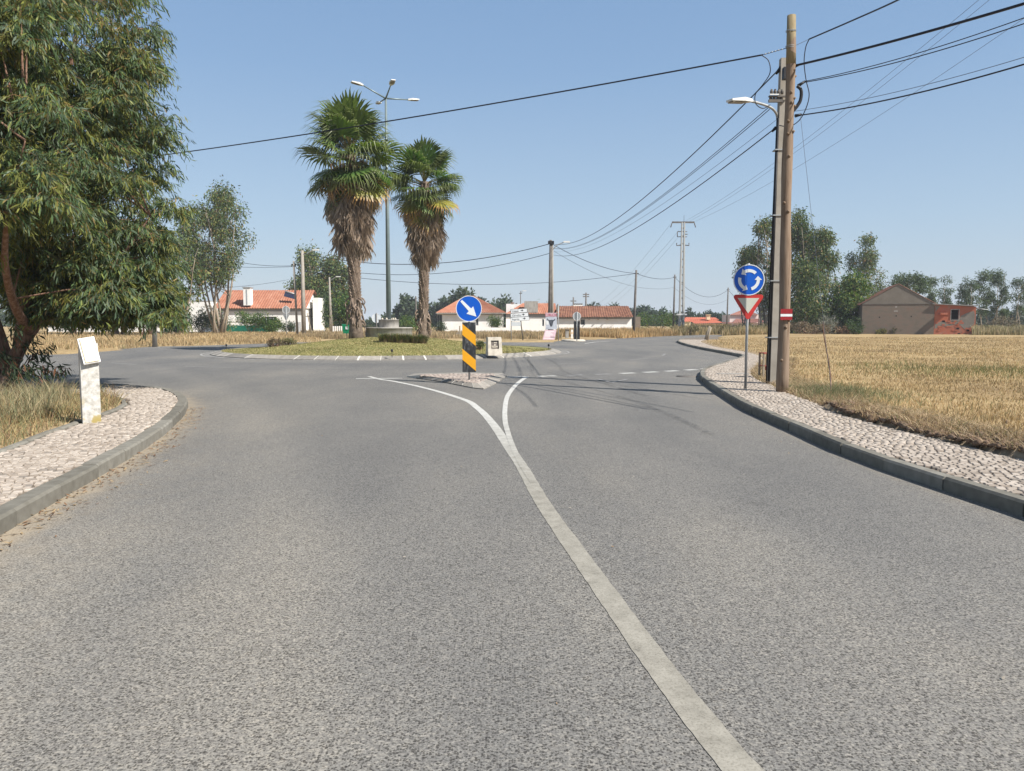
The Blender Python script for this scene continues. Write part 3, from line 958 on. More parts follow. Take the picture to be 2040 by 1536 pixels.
a_ = ang_of(1000, 749)
a_end = ang_of(1420, 731)
rg = 19.25
while a_ < a_end:
    strip('give_way_line', arc(rg, a_, a_ + 0.55 / rg, 0.1), 0.30, 0.004, M['paint_faint'] if math.degrees(a_) < -62 and math.degrees(a_) > -67 else M['paint_far'])
    a_ += 0.95 / rg
strip('give_way_line', arc(18.9, ang_of(715, 750), ang_of(800, 750), 0.1), 0.16, 0.004, M['paint_far'])
for a0 in np.arange(R(-150), R(0), 4.6 / 14.0):
    strip('lane_line', arc(14.0, a0, a0 + 2.0 / 14.0, 0.2), 0.11, 0.004, M['paint_faint'])
strip('edge_line', arc(RR + 0.40, 0, 2 * math.pi, 0.3), 0.10, 0.009, M['paint_edge'])
# give-way triangle on the entry lane
tp = [gr(1192, 756), gr(1252, 755.5), gr(1217, 763)]
for k in range(3):
    a, b = np.array(tp[k][:2]), np.array(tp[(k + 1) % 3][:2])
    strip('road_marking', resample(np.array([a, b]), 0.1), 0.10, 0.004 + 0.004 * k, M['paint_faint'])
strip('road_marking', resample(np.array(G([(1165, 684.5), (1185, 681.5), (1215, 679.5)])), 0.5), 0.16, 0.004, M['paint_far'])


def alpha_mat(name, col, a):
    m, nt, N, L, P = nodes_mat(name)
    P.inputs['Base Color'].default_value = (*col, 1)
    P.inputs['Roughness'].default_value = 0.8
    tc = N.new('ShaderNodeTexCoord')
    n = N.new('ShaderNodeTexNoise'); n.inputs['Scale'].default_value = 6; n.inputs['Detail'].default_value = 6
    L.new(tc.outputs['Object'], n.inputs[0])
    r = ramp(N, [(0.35, (0, 0, 0)), (0.65, (a, a, a))]); L.new(n.outputs[0], r.inputs[0])
    L.new(r.outputs[0], P.inputs['Alpha'])
    return m


M['skid'] = alpha_mat('tyre rubber stain', (0.05, 0.05, 0.05), 0.26)
for pts in ([(1042, 694), (1053, 705), (1052, 715), (1058, 728), (1062, 740)], [(1080, 712), (1096, 718), (1112, 728), (1125, 742), (1180, 758), (1290, 790)],
            [(1075, 745), (1130, 762), (1250, 795), (1340, 830), (1420, 868)], [(1090, 742), (1160, 757), (1300, 778), (1420, 800)]):
    strip('tyre_mark', resample(catmull(G(pts), 6), 0.2), 0.12, 0.016, M['skid'])

# ------------------------------------------------------------------ roundabout: gutter, splayed kerb, lawn mound
ring = MB()
n = 96
vs = []
for r in (RR - 0.05, RR + 0.30):
    vs += [(RC[0] + r * math.cos(2 * math.pi * k / n), RC[1] + r * math.sin(2 * math.pi * k / n), 0.005) for k in range(n)]
ring.add(vs, [(k, (k + 1) % n, (k + 1) % n + n, k + n) for k in range(n)])
tag(ring.build('gutter', M['gutter']), kind='structure')

rk = thing('roundabout_kerb', 'ring of sloping grey kerb blocks with pale joints round the roundabout lawn', 'kerb')
nb = 60
for k in range(nb):
    a0, a1 = 2 * math.pi * k / nb, 2 * math.pi * (k + 1) / nb
    g = 0.008 / RR
    vs = []
    for a in (a0 + g, (a0 + a1) / 2, a1 - g):
        for r, z in ((RR, 0.0), (RR, 0.035), (RR - 0.42, 0.17), (RR - 0.50, 0.17), (RR - 0.50, 0.0)):
            vs.append((RC[0] + r * math.cos(a), RC[1] + r * math.sin(a), z))
    fs = [(s * 5 + j, s * 5 + (j + 1) % 5, (s + 1) * 5 + (j + 1) % 5, (s + 1) * 5 + j) for s in range(2) for j in range(5)] + [(4, 3, 2, 1, 0), (10, 11, 12, 13, 14)]
    me = MB().add(vs, fs).mesh('kerb_block', M['splay'])
    aa = me.attributes.new('tint', 'FLOAT_COLOR', 'POINT'); aa.data.foreach_set('color', np.full(15 * 4, random.random(), dtype=np.float32))
    link('kerb_block', me, rk)
    if random.random() < 0.55:
        w = random.choice((0.012, 0.02, 0.035)) / RR
        vs = []
        for a in (a1 - w, a1 + w):
            for r, z in ((RR + 0.004, 0.0), (RR + 0.004, 0.040), (RR - 0.42, 0.175), (RR - 0.42, 0.0)):
                vs.append((RC[0] + r * math.cos(a), RC[1] + r * math.sin(a), z))
        MB().add(vs, [(j, (j + 1) % 4, (j + 1) % 4 + 4, j + 4) for j in range(4)] + [(3, 2, 1, 0), (4, 5, 6, 7)]).build('mortar_joint', M['mortar'], rk)


def mound_h(x, y):
    r = np.hypot(np.asarray(x) - RC[0], np.asarray(y) - RC[1]) / (RR - 0.45)
    return 0.15 + 0.66 * (1 - smoothstep(0.0, 1.0, r)) + 0.02 * (value_noise(np.asarray(x, float), np.asarray(y, float), 0.6, 4) - 0.5) * (r < 0.97)


V = [(RC[0], RC[1])]; rings_ = 34; seg = 96
for i in range(1, rings_ + 1):
    rr_ = (RR - 0.45) * i / rings_
    V += [(RC[0] + rr_ * math.cos(2 * math.pi * k / seg), RC[1] + rr_ * math.sin(2 * math.pi * k / seg)) for k in range(seg)]
V = np.array(V); Z = mound_h(V[:, 0], V[:, 1])
Q = [(1 + (i * seg + k), 1 + (i * seg + (k + 1) % seg), 1 + ((i + 1) * seg + (k + 1) % seg), 1 + ((i + 1) * seg + k)) for i in range(rings_ - 1) for k in range(seg)]
T = [(0, 1 + k, 1 + (k + 1) % seg) for k in range(seg)]
tag(link('lawn', np_mesh('lawn', np.c_[V, Z], quads=Q, tris=T, material=M['lawn'], smooth=True)), kind='structure')
# joint infill for the kerb rings so no gap shows between lawn and kerb

# ------------------------------------------------------------------ splitter island with the keep-right sign
isl_out = G([(811, 751), (880, 761.5), (943, 774), (963, 776), (985, 766), (1009, 750), (1002, 744.5), (900, 744), (826, 745.5)])
isl_in = G([(836, 747.6), (892, 754.3), (940, 762.5), (951, 763.2), (966, 756), (984, 746.6), (982, 744.5), (905, 744.3), (840, 745.7)], 0.10)
cI = np.mean(isl_in, 0)
si = thing('traffic_island', 'small triangular island of sloping kerbs and pinkish stones under the keep-right sign', 'traffic island')
nI = len(isl_out)
for e in range(nI):
    o0, o1 = np.array(isl_out[e]), np.array(isl_out[(e + 1) % nI])
    i0, i1 = np.array(isl_in[e]), np.array(isl_in[(e + 1) % nI])
    L = max(np.linalg.norm(o1 - o0), np.linalg.norm(i1 - i0))
    k = max(1, int(round(L / (0.42 if e in (3, 4) else 0.62))))
    for j in range(k):
        t0, t1 = j / k + 0.010 / L, (j + 1) / k - 0.010 / L
        A, B = o0 + (o1 - o0) * t0, o0 + (o1 - o0) * t1
        C_, D_ = i0 + (i1 - i0) * t0, i0 + (i1 - i0) * t1
        vs = [(*A, 0), (*B, 0), (*B, 0.025), (*A, 0.025), (*C_, 0.10), (*D_, 0.10), (*D_, 0), (*C_, 0)]
        me = MB().add(vs, [(0, 1, 2, 3), (3, 2, 5, 4), (4, 5, 6, 7), (7, 6, 1, 0), (0, 3, 4, 7), (1, 6, 5, 2)]).mesh('kerb_block', M['splay'])
        aa = me.attributes.new('tint', 'FLOAT_COLOR', 'POINT'); aa.data.foreach_set('color', np.full(8 * 4, random.random(), dtype=np.float32))
        link('kerb_block', me, si)
        if e < 2 or e == 8:
            w = 0.014 / L
            A, B = o0 + (o1 - o0) * (t1 - w * 0.3), o0 + (o1 - o0) * (t1 + w * 1.6)
            C_, D_ = i0 + (i1 - i0) * (t1 - w * 0.3), i0 + (i1 - i0) * (t1 + w * 1.6)
            nrm = np.array([0, -0.004])
            vs = [(*(A + nrm), 0), (*(B + nrm), 0), (*(B + nrm), 0.03), (*(A + nrm), 0.03), (*C_, 0.106), (*D_, 0.106), (*D_, 0), (*C_, 0)]
            MB().add(vs, [(0, 1, 2, 3), (3, 2, 5, 4), (4, 5, 6, 7), (7, 6, 1, 0), (0, 3, 4, 7), (1, 6, 5, 2)]).build('mortar_joint', M['mortar'], si)
core = MB().add([(p[0], p[1], 0.088) for p in isl_in], [tuple(range(nI))]).build('bedding', M['joint'], si)
ip = np.array(isl_in)
x0, y0 = ip.min(0); x1, y1 = ip.max(0)
M['pink_stone'] = per_object_mat('pinkish stone', [(0, (0.33, 0.27, 0.23)), (0.5, (0.42, 0.355, 0.31)), (1, (0.27, 0.225, 0.195))], scale=20)
Vs, Qs, Ts = [], [], []
rr = random.Random(4)
yy = y0
while yy < y1:
    xx = x0 + rr.uniform(0, 0.1)
    while xx < x1:
        if inside(ip, np.array([xx]), np.array([yy]))[0]:
            nn = len(Vs)
            Vs += stone_verts(xx, yy, rr.uniform(-0.3, 0.3), 0.052, 0.05, 0.07, 0.102 + rr.uniform(-0.004, 0.008), rr)
            Qs += [tuple(nn + q for q in f) for f in ST_F]; Ts += [rr.random()] * 12
        xx += 0.115
    yy += 0.115
tag(link('paving_stones', np_mesh('paving_stones', Vs, quads=Qs, material=M['pink_stone'], tint=np.repeat(np.array(Ts)[:, None], 3, 1)), si), kind='stuff')


# ------------------------------------------------------------------ signs
def disc(mb, r, y0, y1, cz, n=40, cx=0.0):
    mb.prism([(cx + r * math.cos(2 * math.pi * k / n), cz + r * math.sin(2 * math.pi * k / n)) for k in range(n)], y0, y1)
    return mb


def ring_poly(mb, ro, ri, y0, y1, cz, n=48):
    for k in range(n):
        a0, a1 = 2 * math.pi * k / n, 2 * math.pi * (k + 1) / n
        p = [(ro * math.cos(a0), cz + ro * math.sin(a0)), (ro * math.cos(a1), cz + ro * math.sin(a1)), (ri * math.cos(a1), cz + ri * math.sin(a1)), (ri * math.cos(a0), cz + ri * math.sin(a0))]
        vs = [(x, y0, z) for x, z in p] + [(x, y1, z) for x, z in p]
        mb.add(vs, [(0, 1, 2, 3), (4, 7, 6, 5), (0, 4, 5, 1), (2, 6, 7, 3)])
    return mb


# keep-right sign on the island
b0 = gr(935, 757, 0.10)
D0 = b0.y
ks = thing('traffic_sign', 'blue disc with a white arrow above a black and amber striped board on the island', 'traffic sign', b0)
zc = at(935, 615, D0).z - b0.z
rd = 25.5 * m_px(D0)
MB().tube([(0, 0, -0.05), (0, 0, zc + rd * 0.7)], 0.026, 10).build('post', M['galv'], ks)
disc(MB(), rd, -0.062, -0.048, zc, cx=0).build('disc', M['blue'], ks)
ring_poly(MB(), rd + 0.002, rd - 0.014, -0.066, -0.060, zc).build('border', M['sign_white'], ks)
mm = rd / 25.5
arrow_px = [(-17.2, 12.8), (-14.2, 16.0), (4.8, -3.0), (8.2, 4.0), (12.6, -16.6), (-7.0, -11.8), (0.5, -7.2)]
arrow_px = [(-16.8, 14.0), (-13.4, 17.4), (4.4, 0.4), (8.6, 4.6), (14.8, -15.6), (-4.8, -10.0), (-0.2, -5.0)]
MB().prism([(x * mm, zc + z * mm) for x, z in arrow_px], -0.067, -0.060).build('arrow', M['sign_white'], ks)
zt, zb = at(935, 642, D0).z - b0.z, at(935, 741, D0).z - b0.z
hw = 13.3 * m_px(D0)
bd = MB().box(-hw, hw, -0.060, -0.040, zb, zt).build('striped_board', M['sign_black'], ks)
H = zt - zb
for k, (a, b) in enumerate([(0.03, 0.25), (0.53, 0.75)]):
    zl0, zl1 = zt - a * H, zt - b * H
    dz = 0.225 * H
    MB().prism([(-hw, zl0), (hw, zl0 - dz), (hw, zl1 - dz), (-hw, zl1)], -0.064, -0.0605).build('amber_stripe', M['yellow'], bd)

# roundabout and give-way signs on the right pavement
b1 = gr(1485, 775, KH)
D1 = b1.y
rs = thing('traffic_sign', 'blue roundabout disc over a red and white give-way triangle on a grey post', 'traffic sign', b1, R(-4))
zc = at(1486, 558, D1).z - b1.z
u = m_px(D1) * 1.005
rd = 30 * u
MB().tube([(0, 0, -0.05), (0, 0, zc + rd + 0.03)], 0.03, 12).build('post', M['galv'], rs)
disc(MB(), rd, -0.070, -0.052, zc).build('disc', M['blue'], rs)
ring_poly(MB(), rd + 0.002, rd - 0.016, -0.075, -0.069, zc).build('border', M['sign_white'], rs)
for a0 in (38, 158, 278):
    aA, aB = R(a0 + 8), R(a0 + 82)
    ro, ri = rd * 0.70, rd * 0.50
    n = 10
    P_ = [(ro * math.cos(aA + (aB - aA) * k / n), zc + ro * math.sin(aA + (aB - aA) * k / n)) for k in range(n + 1)]
    aT = aB + R(24)
    P_ += [(rd * 0.84 * math.cos(aB), zc + rd * 0.84 * math.sin(aB)), (rd * 0.62 * math.cos(aT), zc + rd * 0.62 * math.sin(aT)), (rd * 0.36 * math.cos(aB), zc + rd * 0.36 * math.sin(aB))]
    P_ += [(ri * math.cos(aB - (aB - aA) * k / n), zc + ri * math.sin(aB - (aB - aA) * k / n)) for k in range(n + 1)]
    MB().prism(P_, -0.076, -0.069).build('arrow', M['sign_white'], rs)
zt, zb = at(1485, 587, D1).z - b1.z, at(1485, 636, D1).z - b1.z


def rounded_tri(hw_, zt_, zb_, rad):
    C3 = [(-hw_ + rad * 1.0, zt_ - rad), (hw_ - rad * 1.0, zt_ - rad), (0, zb_ + rad)]
    out = []
    for (cx, cz), (a0, a1) in zip(C3, ((215, 90), (90, -35), (-35, -145))):
        for k in range(6):
            a = R(a0 + (a1 - a0) * k / 5)
            out.append((cx + rad * math.cos(a), cz + rad * math.sin(a)))
    return out


hw = 28.5 * u
MB().prism(rounded_tri(hw, zt, zb, 0.05), -0.066, -0.054).build('red_triangle', M['sign_red'], rs)
MB().prism([(-hw * 0.73, zt - 0.075), (hw * 0.73, zt - 0.075), (0, zb + 0.125)], -0.072, -0.0665).build('pale_triangle', M['sign_cream'], rs)
MB().box(-0.045, 0.045, -0.05, -0.03, zc - rd - 0.05, zc - rd + 0.03).build('bracket', M['black'], rs)


def text_mesh(body, size, material, depth=0.002):
    cu = bpy.data.curves.new('lettering', 'FONT')
    cu.body = body; cu.size = size; cu.extrude = depth; cu.align_x = 'LEFT'
    o = bpy.data.objects.new('lettering', cu)
    COL.objects.link(o)
    dg = bpy.context.evaluated_depsgraph_get()
    me = bpy.data.meshes.new_from_object(o.evaluated_get(dg))
    COL.objects.unlink(o); bpy.data.objects.remove(o)
    me.name = 'lettering'
    me.materials.clear(); me.materials.append(material)
    return me


def sign_from_behind(label, px, base_y, z_base, disc_c, disc_r, tri=None, boards=None, pale=False, D=None, edge=False, group=None):
    b = gr(px, base_y, z_base) if D is None else Vector((at(px, 640, D).x, D, z_base))
    D = b.y
    t = thing('traffic_sign', label, 'traffic sign', b, R(8), group)
    u = m_px(D)
    zc = at(px, disc_c, D).z - b.z
    MB().tube([(0, -0.03, -0.05), (0, -0.03, zc + disc_r * u + 0.05)], 0.035, 8).build('post', M['galv'] if not pale else M['pole_dark'], t)
    if disc_r:
        disc(MB(), disc_r * u, 0.02, 0.04, zc).build('disc', M['sign_back_pale'] if pale else M['sign_back'], t)
        ring_poly(MB(), disc_r * u + 0.004, disc_r * u - 0.02, 0.012, 0.045, zc).build('rim', M['sign_white'], t)
    if tri:
        zt, zb, h = at(px, tri[0], D).z - b.z, at(px, tri[1], D).z - b.z, tri[2] * u
        MB().prism([(-h, zt), (h, zt), (0, zb)], 0.02, 0.04).build('triangle_back', M['sign_back'], t)
    if boards:
        zt, zb = at(px, boards[0], D).z - b.z, at(px, boards[1], D).z - b.z
        for sx in (-1, 1):
            MB().box(sx * boards[2] * u - 0.10, sx * boards[2] * u + 0.10, 0.0, 0.03, zb, zt).build('black_board', M['black'], t)
    return t


sign_from_behind('grey backs of a round sign and a triangle, on the verge left of the palms', 571, 672, 0.1, 617, 7.2, tri=(625, 640, 7.5))
sign_from_behind('pale round sign back on a dark post just left of the stone drum', 750, 672, 0.1, 634, 9, pale=True, D=58)
sign_from_behind('round sign back above two black boards on the far island by the poster', 1149, 678, 0.12, 630, 8, boards=(640, 676, 3.6))
fi_c = gr(1142, 679.3, 0)
fi = thing('traffic_island', 'low stone island on the far side of the roundabout below a round sign back', 'traffic island', (fi_c.x, fi_c.y, 0))
MB().lathe([(0.1, 0.0), (1.15, 0.0), (1.0, 0.12), (0.1, 0.15)], 20).build('stone_rim', M['stone_block'], fi)
fi.scale = (0.9, 1.5, 1)

# dark round signs seen edge-on, on a thin post
b = gr(1112, 678.5, 0.1)
ts = thing('traffic_sign', 'thin grey post with two dark signs seen nearly edge on beside the bull poster', 'traffic sign', b, R(62))
u = m_px(b.y)
z1_, z2_ = at(1112, 614, b.y).z - b.z, at(1112, 627, b.y).z - b.z
MB().tube([(0, 0, -0.05), (0, 0, z1_ + 0.35)], 0.035, 8).build('post', M['galv'], ts)
disc(MB(), 8 * u, 0.03, 0.05, z1_).build('disc', M['pole_dark'], ts)
MB().prism([(-8 * u, z2_ + 3 * u), (8 * u, z2_ + 3 * u), (0, z2_ - 10 * u)], 0.03, 0.05).build('triangle_back', M['pole_dark'], ts)

# direction sign with three arrows
b = gr(1030, 678, 0.1); Dd = b.y; u = m_px(Dd)
ds = thing('direction_sign', 'white direction sign with three stacked arrow panels leaning in the dry grass', 'road sign', b, 0)
xl, xr = (1018.5 - 1030) * u, (1037.5 - 1030) * u
MB().tube([(xl, 0.05, -0.05), (xl, 0.05, at(0, 616, Dd).z - b.z)], 0.04, 8).build('post', M['galv'], ds)
MB().tube([(xr + 4.5 * u, 0.05, -0.05), (xr, 0.05, at(0, 640, Dd).z - b.z), (xr - 1.5 * u, 0.05, at(0, 618, Dd).z - b.z)], 0.045, 8).build('post', M['pole_dark'], ds)
for k, (yt, x1_, word) in enumerate(((616.0, 1050.0, 'Lisboa'), (624.3, 1052.5, 'Carvalho'), (632.3, 1054.5, 'Fajarda'))):
    w = (x1_ - 1017) * u
    zt = at(0, yt, Dd).z - b.z
    h = 8.0 * u
    pn = MB().box(0, w, -0.03, 0.0, -h, 0).build('arrow_panel', M['sign_white'], ds)
    pn.location = ((1017 - 1030) * u, 0, zt); pn.rotation_euler = (0, R(-3.2), 0)
    ln = link('lettering', text_mesh(word, h * 0.62, M['lettering']), pn)
    ln.location = (0.12, -0.034, -h * 0.76); ln.rotation_euler = (R(90), 0, 0)
    s_ = h * 0.3; ax = w - 0.42; az = -h * 0.45
    MB().prism([(ax - s_, az + s_ * 0.25), (ax, az + s_ * 0.25), (ax, az + s_), (ax + s_ * 1.3, az), (ax, az - s_), (ax, az - s_ * 0.25), (ax - s_, az - s_ * 0.25)], -0.036, -0.031).build('arrow', M['lettering'], pn)
    fr = MB()
    e = 0.018
    fr.box(0, w, -0.034, -0.028, -h, -h + e); fr.box(0, w, -0.034, -0.028, -e, 0); fr.box(0, e, -0.0335, -0.028, -h + e, -e); fr.box(w - e, w, -0.0335, -0.028, -h + e, -e)
    fr.build('border', M['lettering'], pn)
pn = MB().box(xl, xr, -0.01, 0.01, at(0, 650, Dd).z - b.z, at(0, 641.5, Dd).z - b.z).build('blank_panel', M['sign_back_pale'], ds)

# bull poster and the leaning leaflet board below it
b = gr(1095, 676.5, 0.1); Dp = b.y; u = m_px(Dp)
po = thing('poster', 'upright poster headed CORUCHE with a dark bull by the far pole', 'poster', b, 0)
zt, zb = at(0, 623.5, Dp).z - b.z, at(0, 656, Dp).z - b.z
W = 22.5 * u
MB().box(-W / 2 + 3 * u, W / 2 + 3 * u, 0.0, 0.03, zb, zt).build('board', M['poster_grey'], po)
MB().box(-W / 2 + 2.6 * u, W / 2 + 3.4 * u, -0.012, -0.004, zt - 7.5 * u, zt + 0.3 * u).build('title_band', M['poster_band'], po)
tm = link('lettering', text_mesh('CORUCHE', 7.0 * u, M['poster_red'], 0.004), po)
tm.rotation_euler = (R(90), 0, 0)
wtx = max(v.co.x for v in tm.data.vertices)
tm.scale = ((W + 1.5 * u) / wtx, 1.15, 1)
tm.location = (-W / 2 + 2.2 * u, -0.02, zt - 6.6 * u)
bull = [(-8, 22), (-6, 19), (-3.5, 18.3), (0, 18.8), (3.5, 18.3), (6, 19), (8, 22), (8.6, 18.6), (5.5, 16.4), (4.2, 15), (3.4, 11), (2.4, 7.6), (1.6, 5.6), (-1.2, 5.6), (-2.4, 8), (-3.4, 11), (-4.4, 15), (-5.6, 16.4), (-8.8, 18.8)]
MB().prism([((x * 0.95 + 3) * u, zb + (z) * 1.0 * u) for x, z in bull], -0.012, -0.004).build('bull_picture', M['bull'], po)
MB().box(-W / 2 + 4 * u, -W / 2 + 9 * u, -0.011, -0.004, zb + 9 * u, zb + 17 * u).build('printed_box', M['sign_white'], po)
for sx in (-1, 1):
    MB().tube([(sx * W * 0.45 + 3 * u, 0.05, -0.1), (sx * W * 0.45 + 3 * u, 0.05, zt)], 0.03, 6).build('post', M['wood_grey'], po)
lb = thing('leaflet_board', 'leaning pink and white printed board at the foot of the bull poster', 'board', (b.x, b.y - 0.5, b.z), 0)
zz = (656.5 - 676) * -u
lbm = MB().prism([(-14.5 * u, 0.0), (9.0 * u, 0.0), (13 * u, zz), (-9.5 * u, zz)], 0, 0.03).build('board', M['poster_pink'], lb)
lbm.rotation_euler = (R(-14), 0, 0)
for k in range(7):
    zz2 = zz * (0.12 + 0.115 * k)
    sh = 0.22 * zz2
    if k == 1:
        MB().box((1 * u), (9 * u) + sh * 0.3, -0.006, -0.001, zz2, zz2 + 0.05).build('print_line', M['lettering'], lbm)
    else:
        MB().box(-12 * u + sh, (5 - (k % 3) * 3) * u + sh, -0.006, -0.001, zz2, zz2 + 0.04).build('print_line', M['sign_white'], lbm)

# ------------------------------------------------------------------ white pillar with tile plaque
b = gr(182, 841, KH); Dq = b.y; u = m_px(Dq)
wp = thing('pillar', 'stained white square pillar with a tilted framed plaque on the left pavement', 'pillar', b, R(34))
hz = at(180, 700, Dq).z - b.z
w = 0.118
MB().box(-w, w, -w, w, -0.03, hz, ch=0.012).build('shaft', M['pillar'], wp)
ph, pw, pd = 50 * u / math.cos(R(18)), 15.0 * u, 0.05
pb = MB().box(-pw, pw, 0.0, pd, -ph / 2, ph / 2, ch=0.006).build('plaque', M['white_paint'], wp)
pb.location = (0.0, -w - 0.03, hz + 0.02)
pb.rotation_euler = (R(-14), R(-9), R(4))
wedge = MB().prism([(-w, hz - 0.01), (w, hz - 0.01), (w, hz + 0.12), (-w, hz + 0.12)], -w + 0.01, w * 0.6).build('cap', M['pillar'], wp)
MB().box(-pw * 0.78, pw * 0.80, -0.012, -0.001, -ph * 0.42, ph * 0.42).build('tile_panel', M['sign_white'], pb)
for (sx, sz, r_) in ((0.0, 0.13, 0.018), (0.02, 0.02, 0.022), (0.0, -0.12, 0.028), (0.055, -0.12, 0.024)):
    disc(MB(), r_, -0.015, -0.0125, sz * 0.9, 10, cx=sx).build('faded_emblem', M['blue_print'], pb)
fr = MB(); e = 0.012
for (xa, xb, za, zb_) in ((-pw * .8, pw * .82, ph * .42, ph * .42 + e), (-pw * .8, pw * .82, -ph * .42 - e, -ph * .42), (-pw * .8, -pw * .8 + e, -ph * .42, ph * .42), (pw * .82 - e, pw * .82, -ph * .42, ph * .42)):
    fr.box(xa, xb, -0.016, -0.001, za, zb_)
fr.build('frame', M['cream_paint'], pb)


# ------------------------------------------------------------------ wires
def wire(label, a, b, sag, r=0.01, material='cable', n=28, group=None, name='cable'):
    a, b = Vector(a), Vector(b)
    pts = [a.lerp(b, k / n) - Vector((0, 0, sag * 4 * (k / n) * (1 - k / n))) for k in range(n + 1)]
    o = MB().tube(pts, r, 5, cap=False).build(name, M[material])
    return tag(o, label, 'cable', group)


def curve_wire(label, pts, r=0.01, material='cable', per=6, parent=None, name='cable'):
    P = catmull([tuple(p) for p in pts], per)
    o = MB().tube([Vector(p) for p in P], r, 6, cap=False).build(name, M[material], parent)
    if parent is None: tag(o, label, 'cable')
    return o


# ------------------------------------------------------------------ the two near poles
bw = gr(1558, 780, KH)
Dw = bw.y
wpole = thing('utility_pole', 'tall round brown timber pole with a red and white plate at the right', 'utility pole', bw)
u = m_px(Dw)
topw = at(1576.5, 32, Dw) - bw
prof, rad = [], []
rr = random.Random(2)
for k in range(25):
    t = k / 24
    prof.append(Vector((topw.x * t + 0.012 * math.sin(t * 9), 0.01 * math.sin(t * 13), -0.1 * (k == 0) + topw.z * t)))
    rad.append(0.122 * (1 - t) + 0.086 * t + 0.006 * math.sin(t * 23) + rr.uniform(-0.003, 0.003))
MB().tube(prof, rad, 16).build('shaft', M['timber'], wpole)
cap0 = prof[-3]
MB().tube([prof[-4] + Vector((0, 0, 0)), prof[-1] + Vector((0, 0, 0.012))], [rad[-4] + 0.004, rad[-1] + 0.004], 16).build('weathered_top', M['timber_top'], wpole)
for k in range(16):
    t = rr.uniform(0.08, 0.86); a = R(rr.uniform(180, 360))
    p = prof[0].lerp(prof[-1], t); r_ = 0.122 * (1 - t) + 0.086 * t
    c = p + Vector((math.cos(a) * r_ * 0.9, math.sin(a) * r_ * 0.9, 0))
    MB().tube([c, c + Vector((math.cos(a), math.sin(a), 0.5)) * 0.045], [0.035, 0.014], 7).build('knot', M['timber'], wpole)
pz = at(1558, 628, Dw).z - bw.z
px_ = topw.x * pz / topw.z
for (dz, h, mt) in ((7.3, 5.0, 'dark_red'), (-0.1, 2.8, 'sign_white'), (-6.0, 3.4, 'dark_red')):
    MB().box(px_ - 11.5 * u, px_ + 11.5 * u, -0.150, -0.138, pz + (dz - h) * u, pz + (dz + h) * u).build('plate_band', M[mt], wpole)
MB().box(px_ - 0.05, px_ + 0.05, -0.138, -0.11, pz - 0.1, pz + 0.1).build('plate_bracket', M['galv'], wpole)
for yb in (61, 63, 92, 95):
    zz = at(1577, yb, Dw).z - bw.z
    cx = topw.x * zz / topw.z
    MB().tube([(cx + 0.098 * math.cos(a), 0.098 * math.sin(a), zz + 0.01 * math.sin(a)) for a in np.linspace(0, 2 * math.pi, 20)], 0.006, 4, cap=False).build('wire_band', M['galv'], wpole)

bc = gr(1541, 764, KH)
Dc = bc.y
cp = thing('utility_pole', 'grey square concrete pole with a lamp arm standing behind the timber pole', 'utility pole', bc)
uc = m_px(Dc)
topc = at(1561, 117, Dc) - bc
n = 14
vs, fs = [], []
for k in range(n + 1):
    t = k / n
    cx, hw_ = topc.x * t, (0.125 * (1 - t) + 0.075 * t)
    z = topc.z * t - 0.1 * (k == 0)
    vs += [(cx - hw_, -hw_, z), (cx + hw_, -hw_, z), (cx + hw_, hw_, z), (cx - hw_, hw_, z)]
fs = [(k * 4 + j, k * 4 + (j + 1) % 4, (k + 1) * 4 + (j + 1) % 4, (k + 1) * 4 + j) for k in range(n) for j in range(4)] + [(n * 4, n * 4 + 1, n * 4 + 2, n * 4 + 3)]
MB().add(vs, fs).build('shaft', M['pole_concrete'], cp)
MB().tube([(-0.155, -0.10, 0), (topc.x * 0.5 - 0.125, -0.08, topc.z * 0.5), (topc.x * 0.82 - 0.105, -0.07, topc.z * 0.82)], 0.022, 8).build('conduit', M['black'], cp)
MB().tube([(-0.185, -0.04, 0), (topc.x * 0.5 - 0.15, -0.04, topc.z * 0.5), (topc.x * 0.82 - 0.12, -0.04, topc.z * 0.82)], 0.016, 8).build('conduit', M['black'], cp)
for yb in (300, 430, 560, 672):
    zz = at(1545, yb, Dc).z - bc.z
    t = zz / topc.z; cx = topc.x * t; h_ = 0.125 * (1 - t) + 0.075 * t + 0.006
    MB().box(cx - h_ - 0.07, cx + h_, -h_ - 0.02, h_, zz - 0.012, zz + 0.012).build('strap', M['galv'], cp)


def cpx(px, py, dy=0.0):
    p = at(px, py, Dc + dy)
    return p - bc


lampt = [cpx(1549, 300), cpx(1549, 240, -0.0), cpx(1544, 222, -0.1), cpx(1531, 212, -0.2), cpx(1510, 205, -0.35), cpx(1494, 201, -0.5)]
curve_wire('', lampt, 0.03, 'galv', parent=cp, name='lamp_arm')
p0, p1 = cpx(1496, 201, -0.5), cpx(1453, 200, -0.8)
d_ = (p1 - p0); Lh = d_.length
lh = MB()
lh.add([(0, -0.06, 0.03), (0, 0.06, 0.03), (Lh * 0.45, 0.13, 0.05), (Lh * 0.45, -0.13, 0.05), (Lh, 0.10, 0.02), (Lh, -0.10, 0.02),
        (0, -0.06, -0.03), (0, 0.06, -0.03), (Lh * 0.45, 0.13, -0.03), (Lh * 0.45, -0.13, -0.03), (Lh, 0.10, -0.02), (Lh, -0.10, -0.02)],
       [(0, 1, 2, 3), (3, 2, 4, 5), (0, 3, 9, 6), (3, 5, 11, 9), (1, 7, 8, 2), (2, 8, 10, 4), (4, 10, 11, 5), (0, 6, 7, 1), (6, 9, 8, 7), (9, 11, 10, 8)])
lho = lh.build('lamp_head', M['lamp_head'], cp)
lho.location = p0
lho.rotation_euler = d_.to_track_quat('X', 'Z').to_euler()
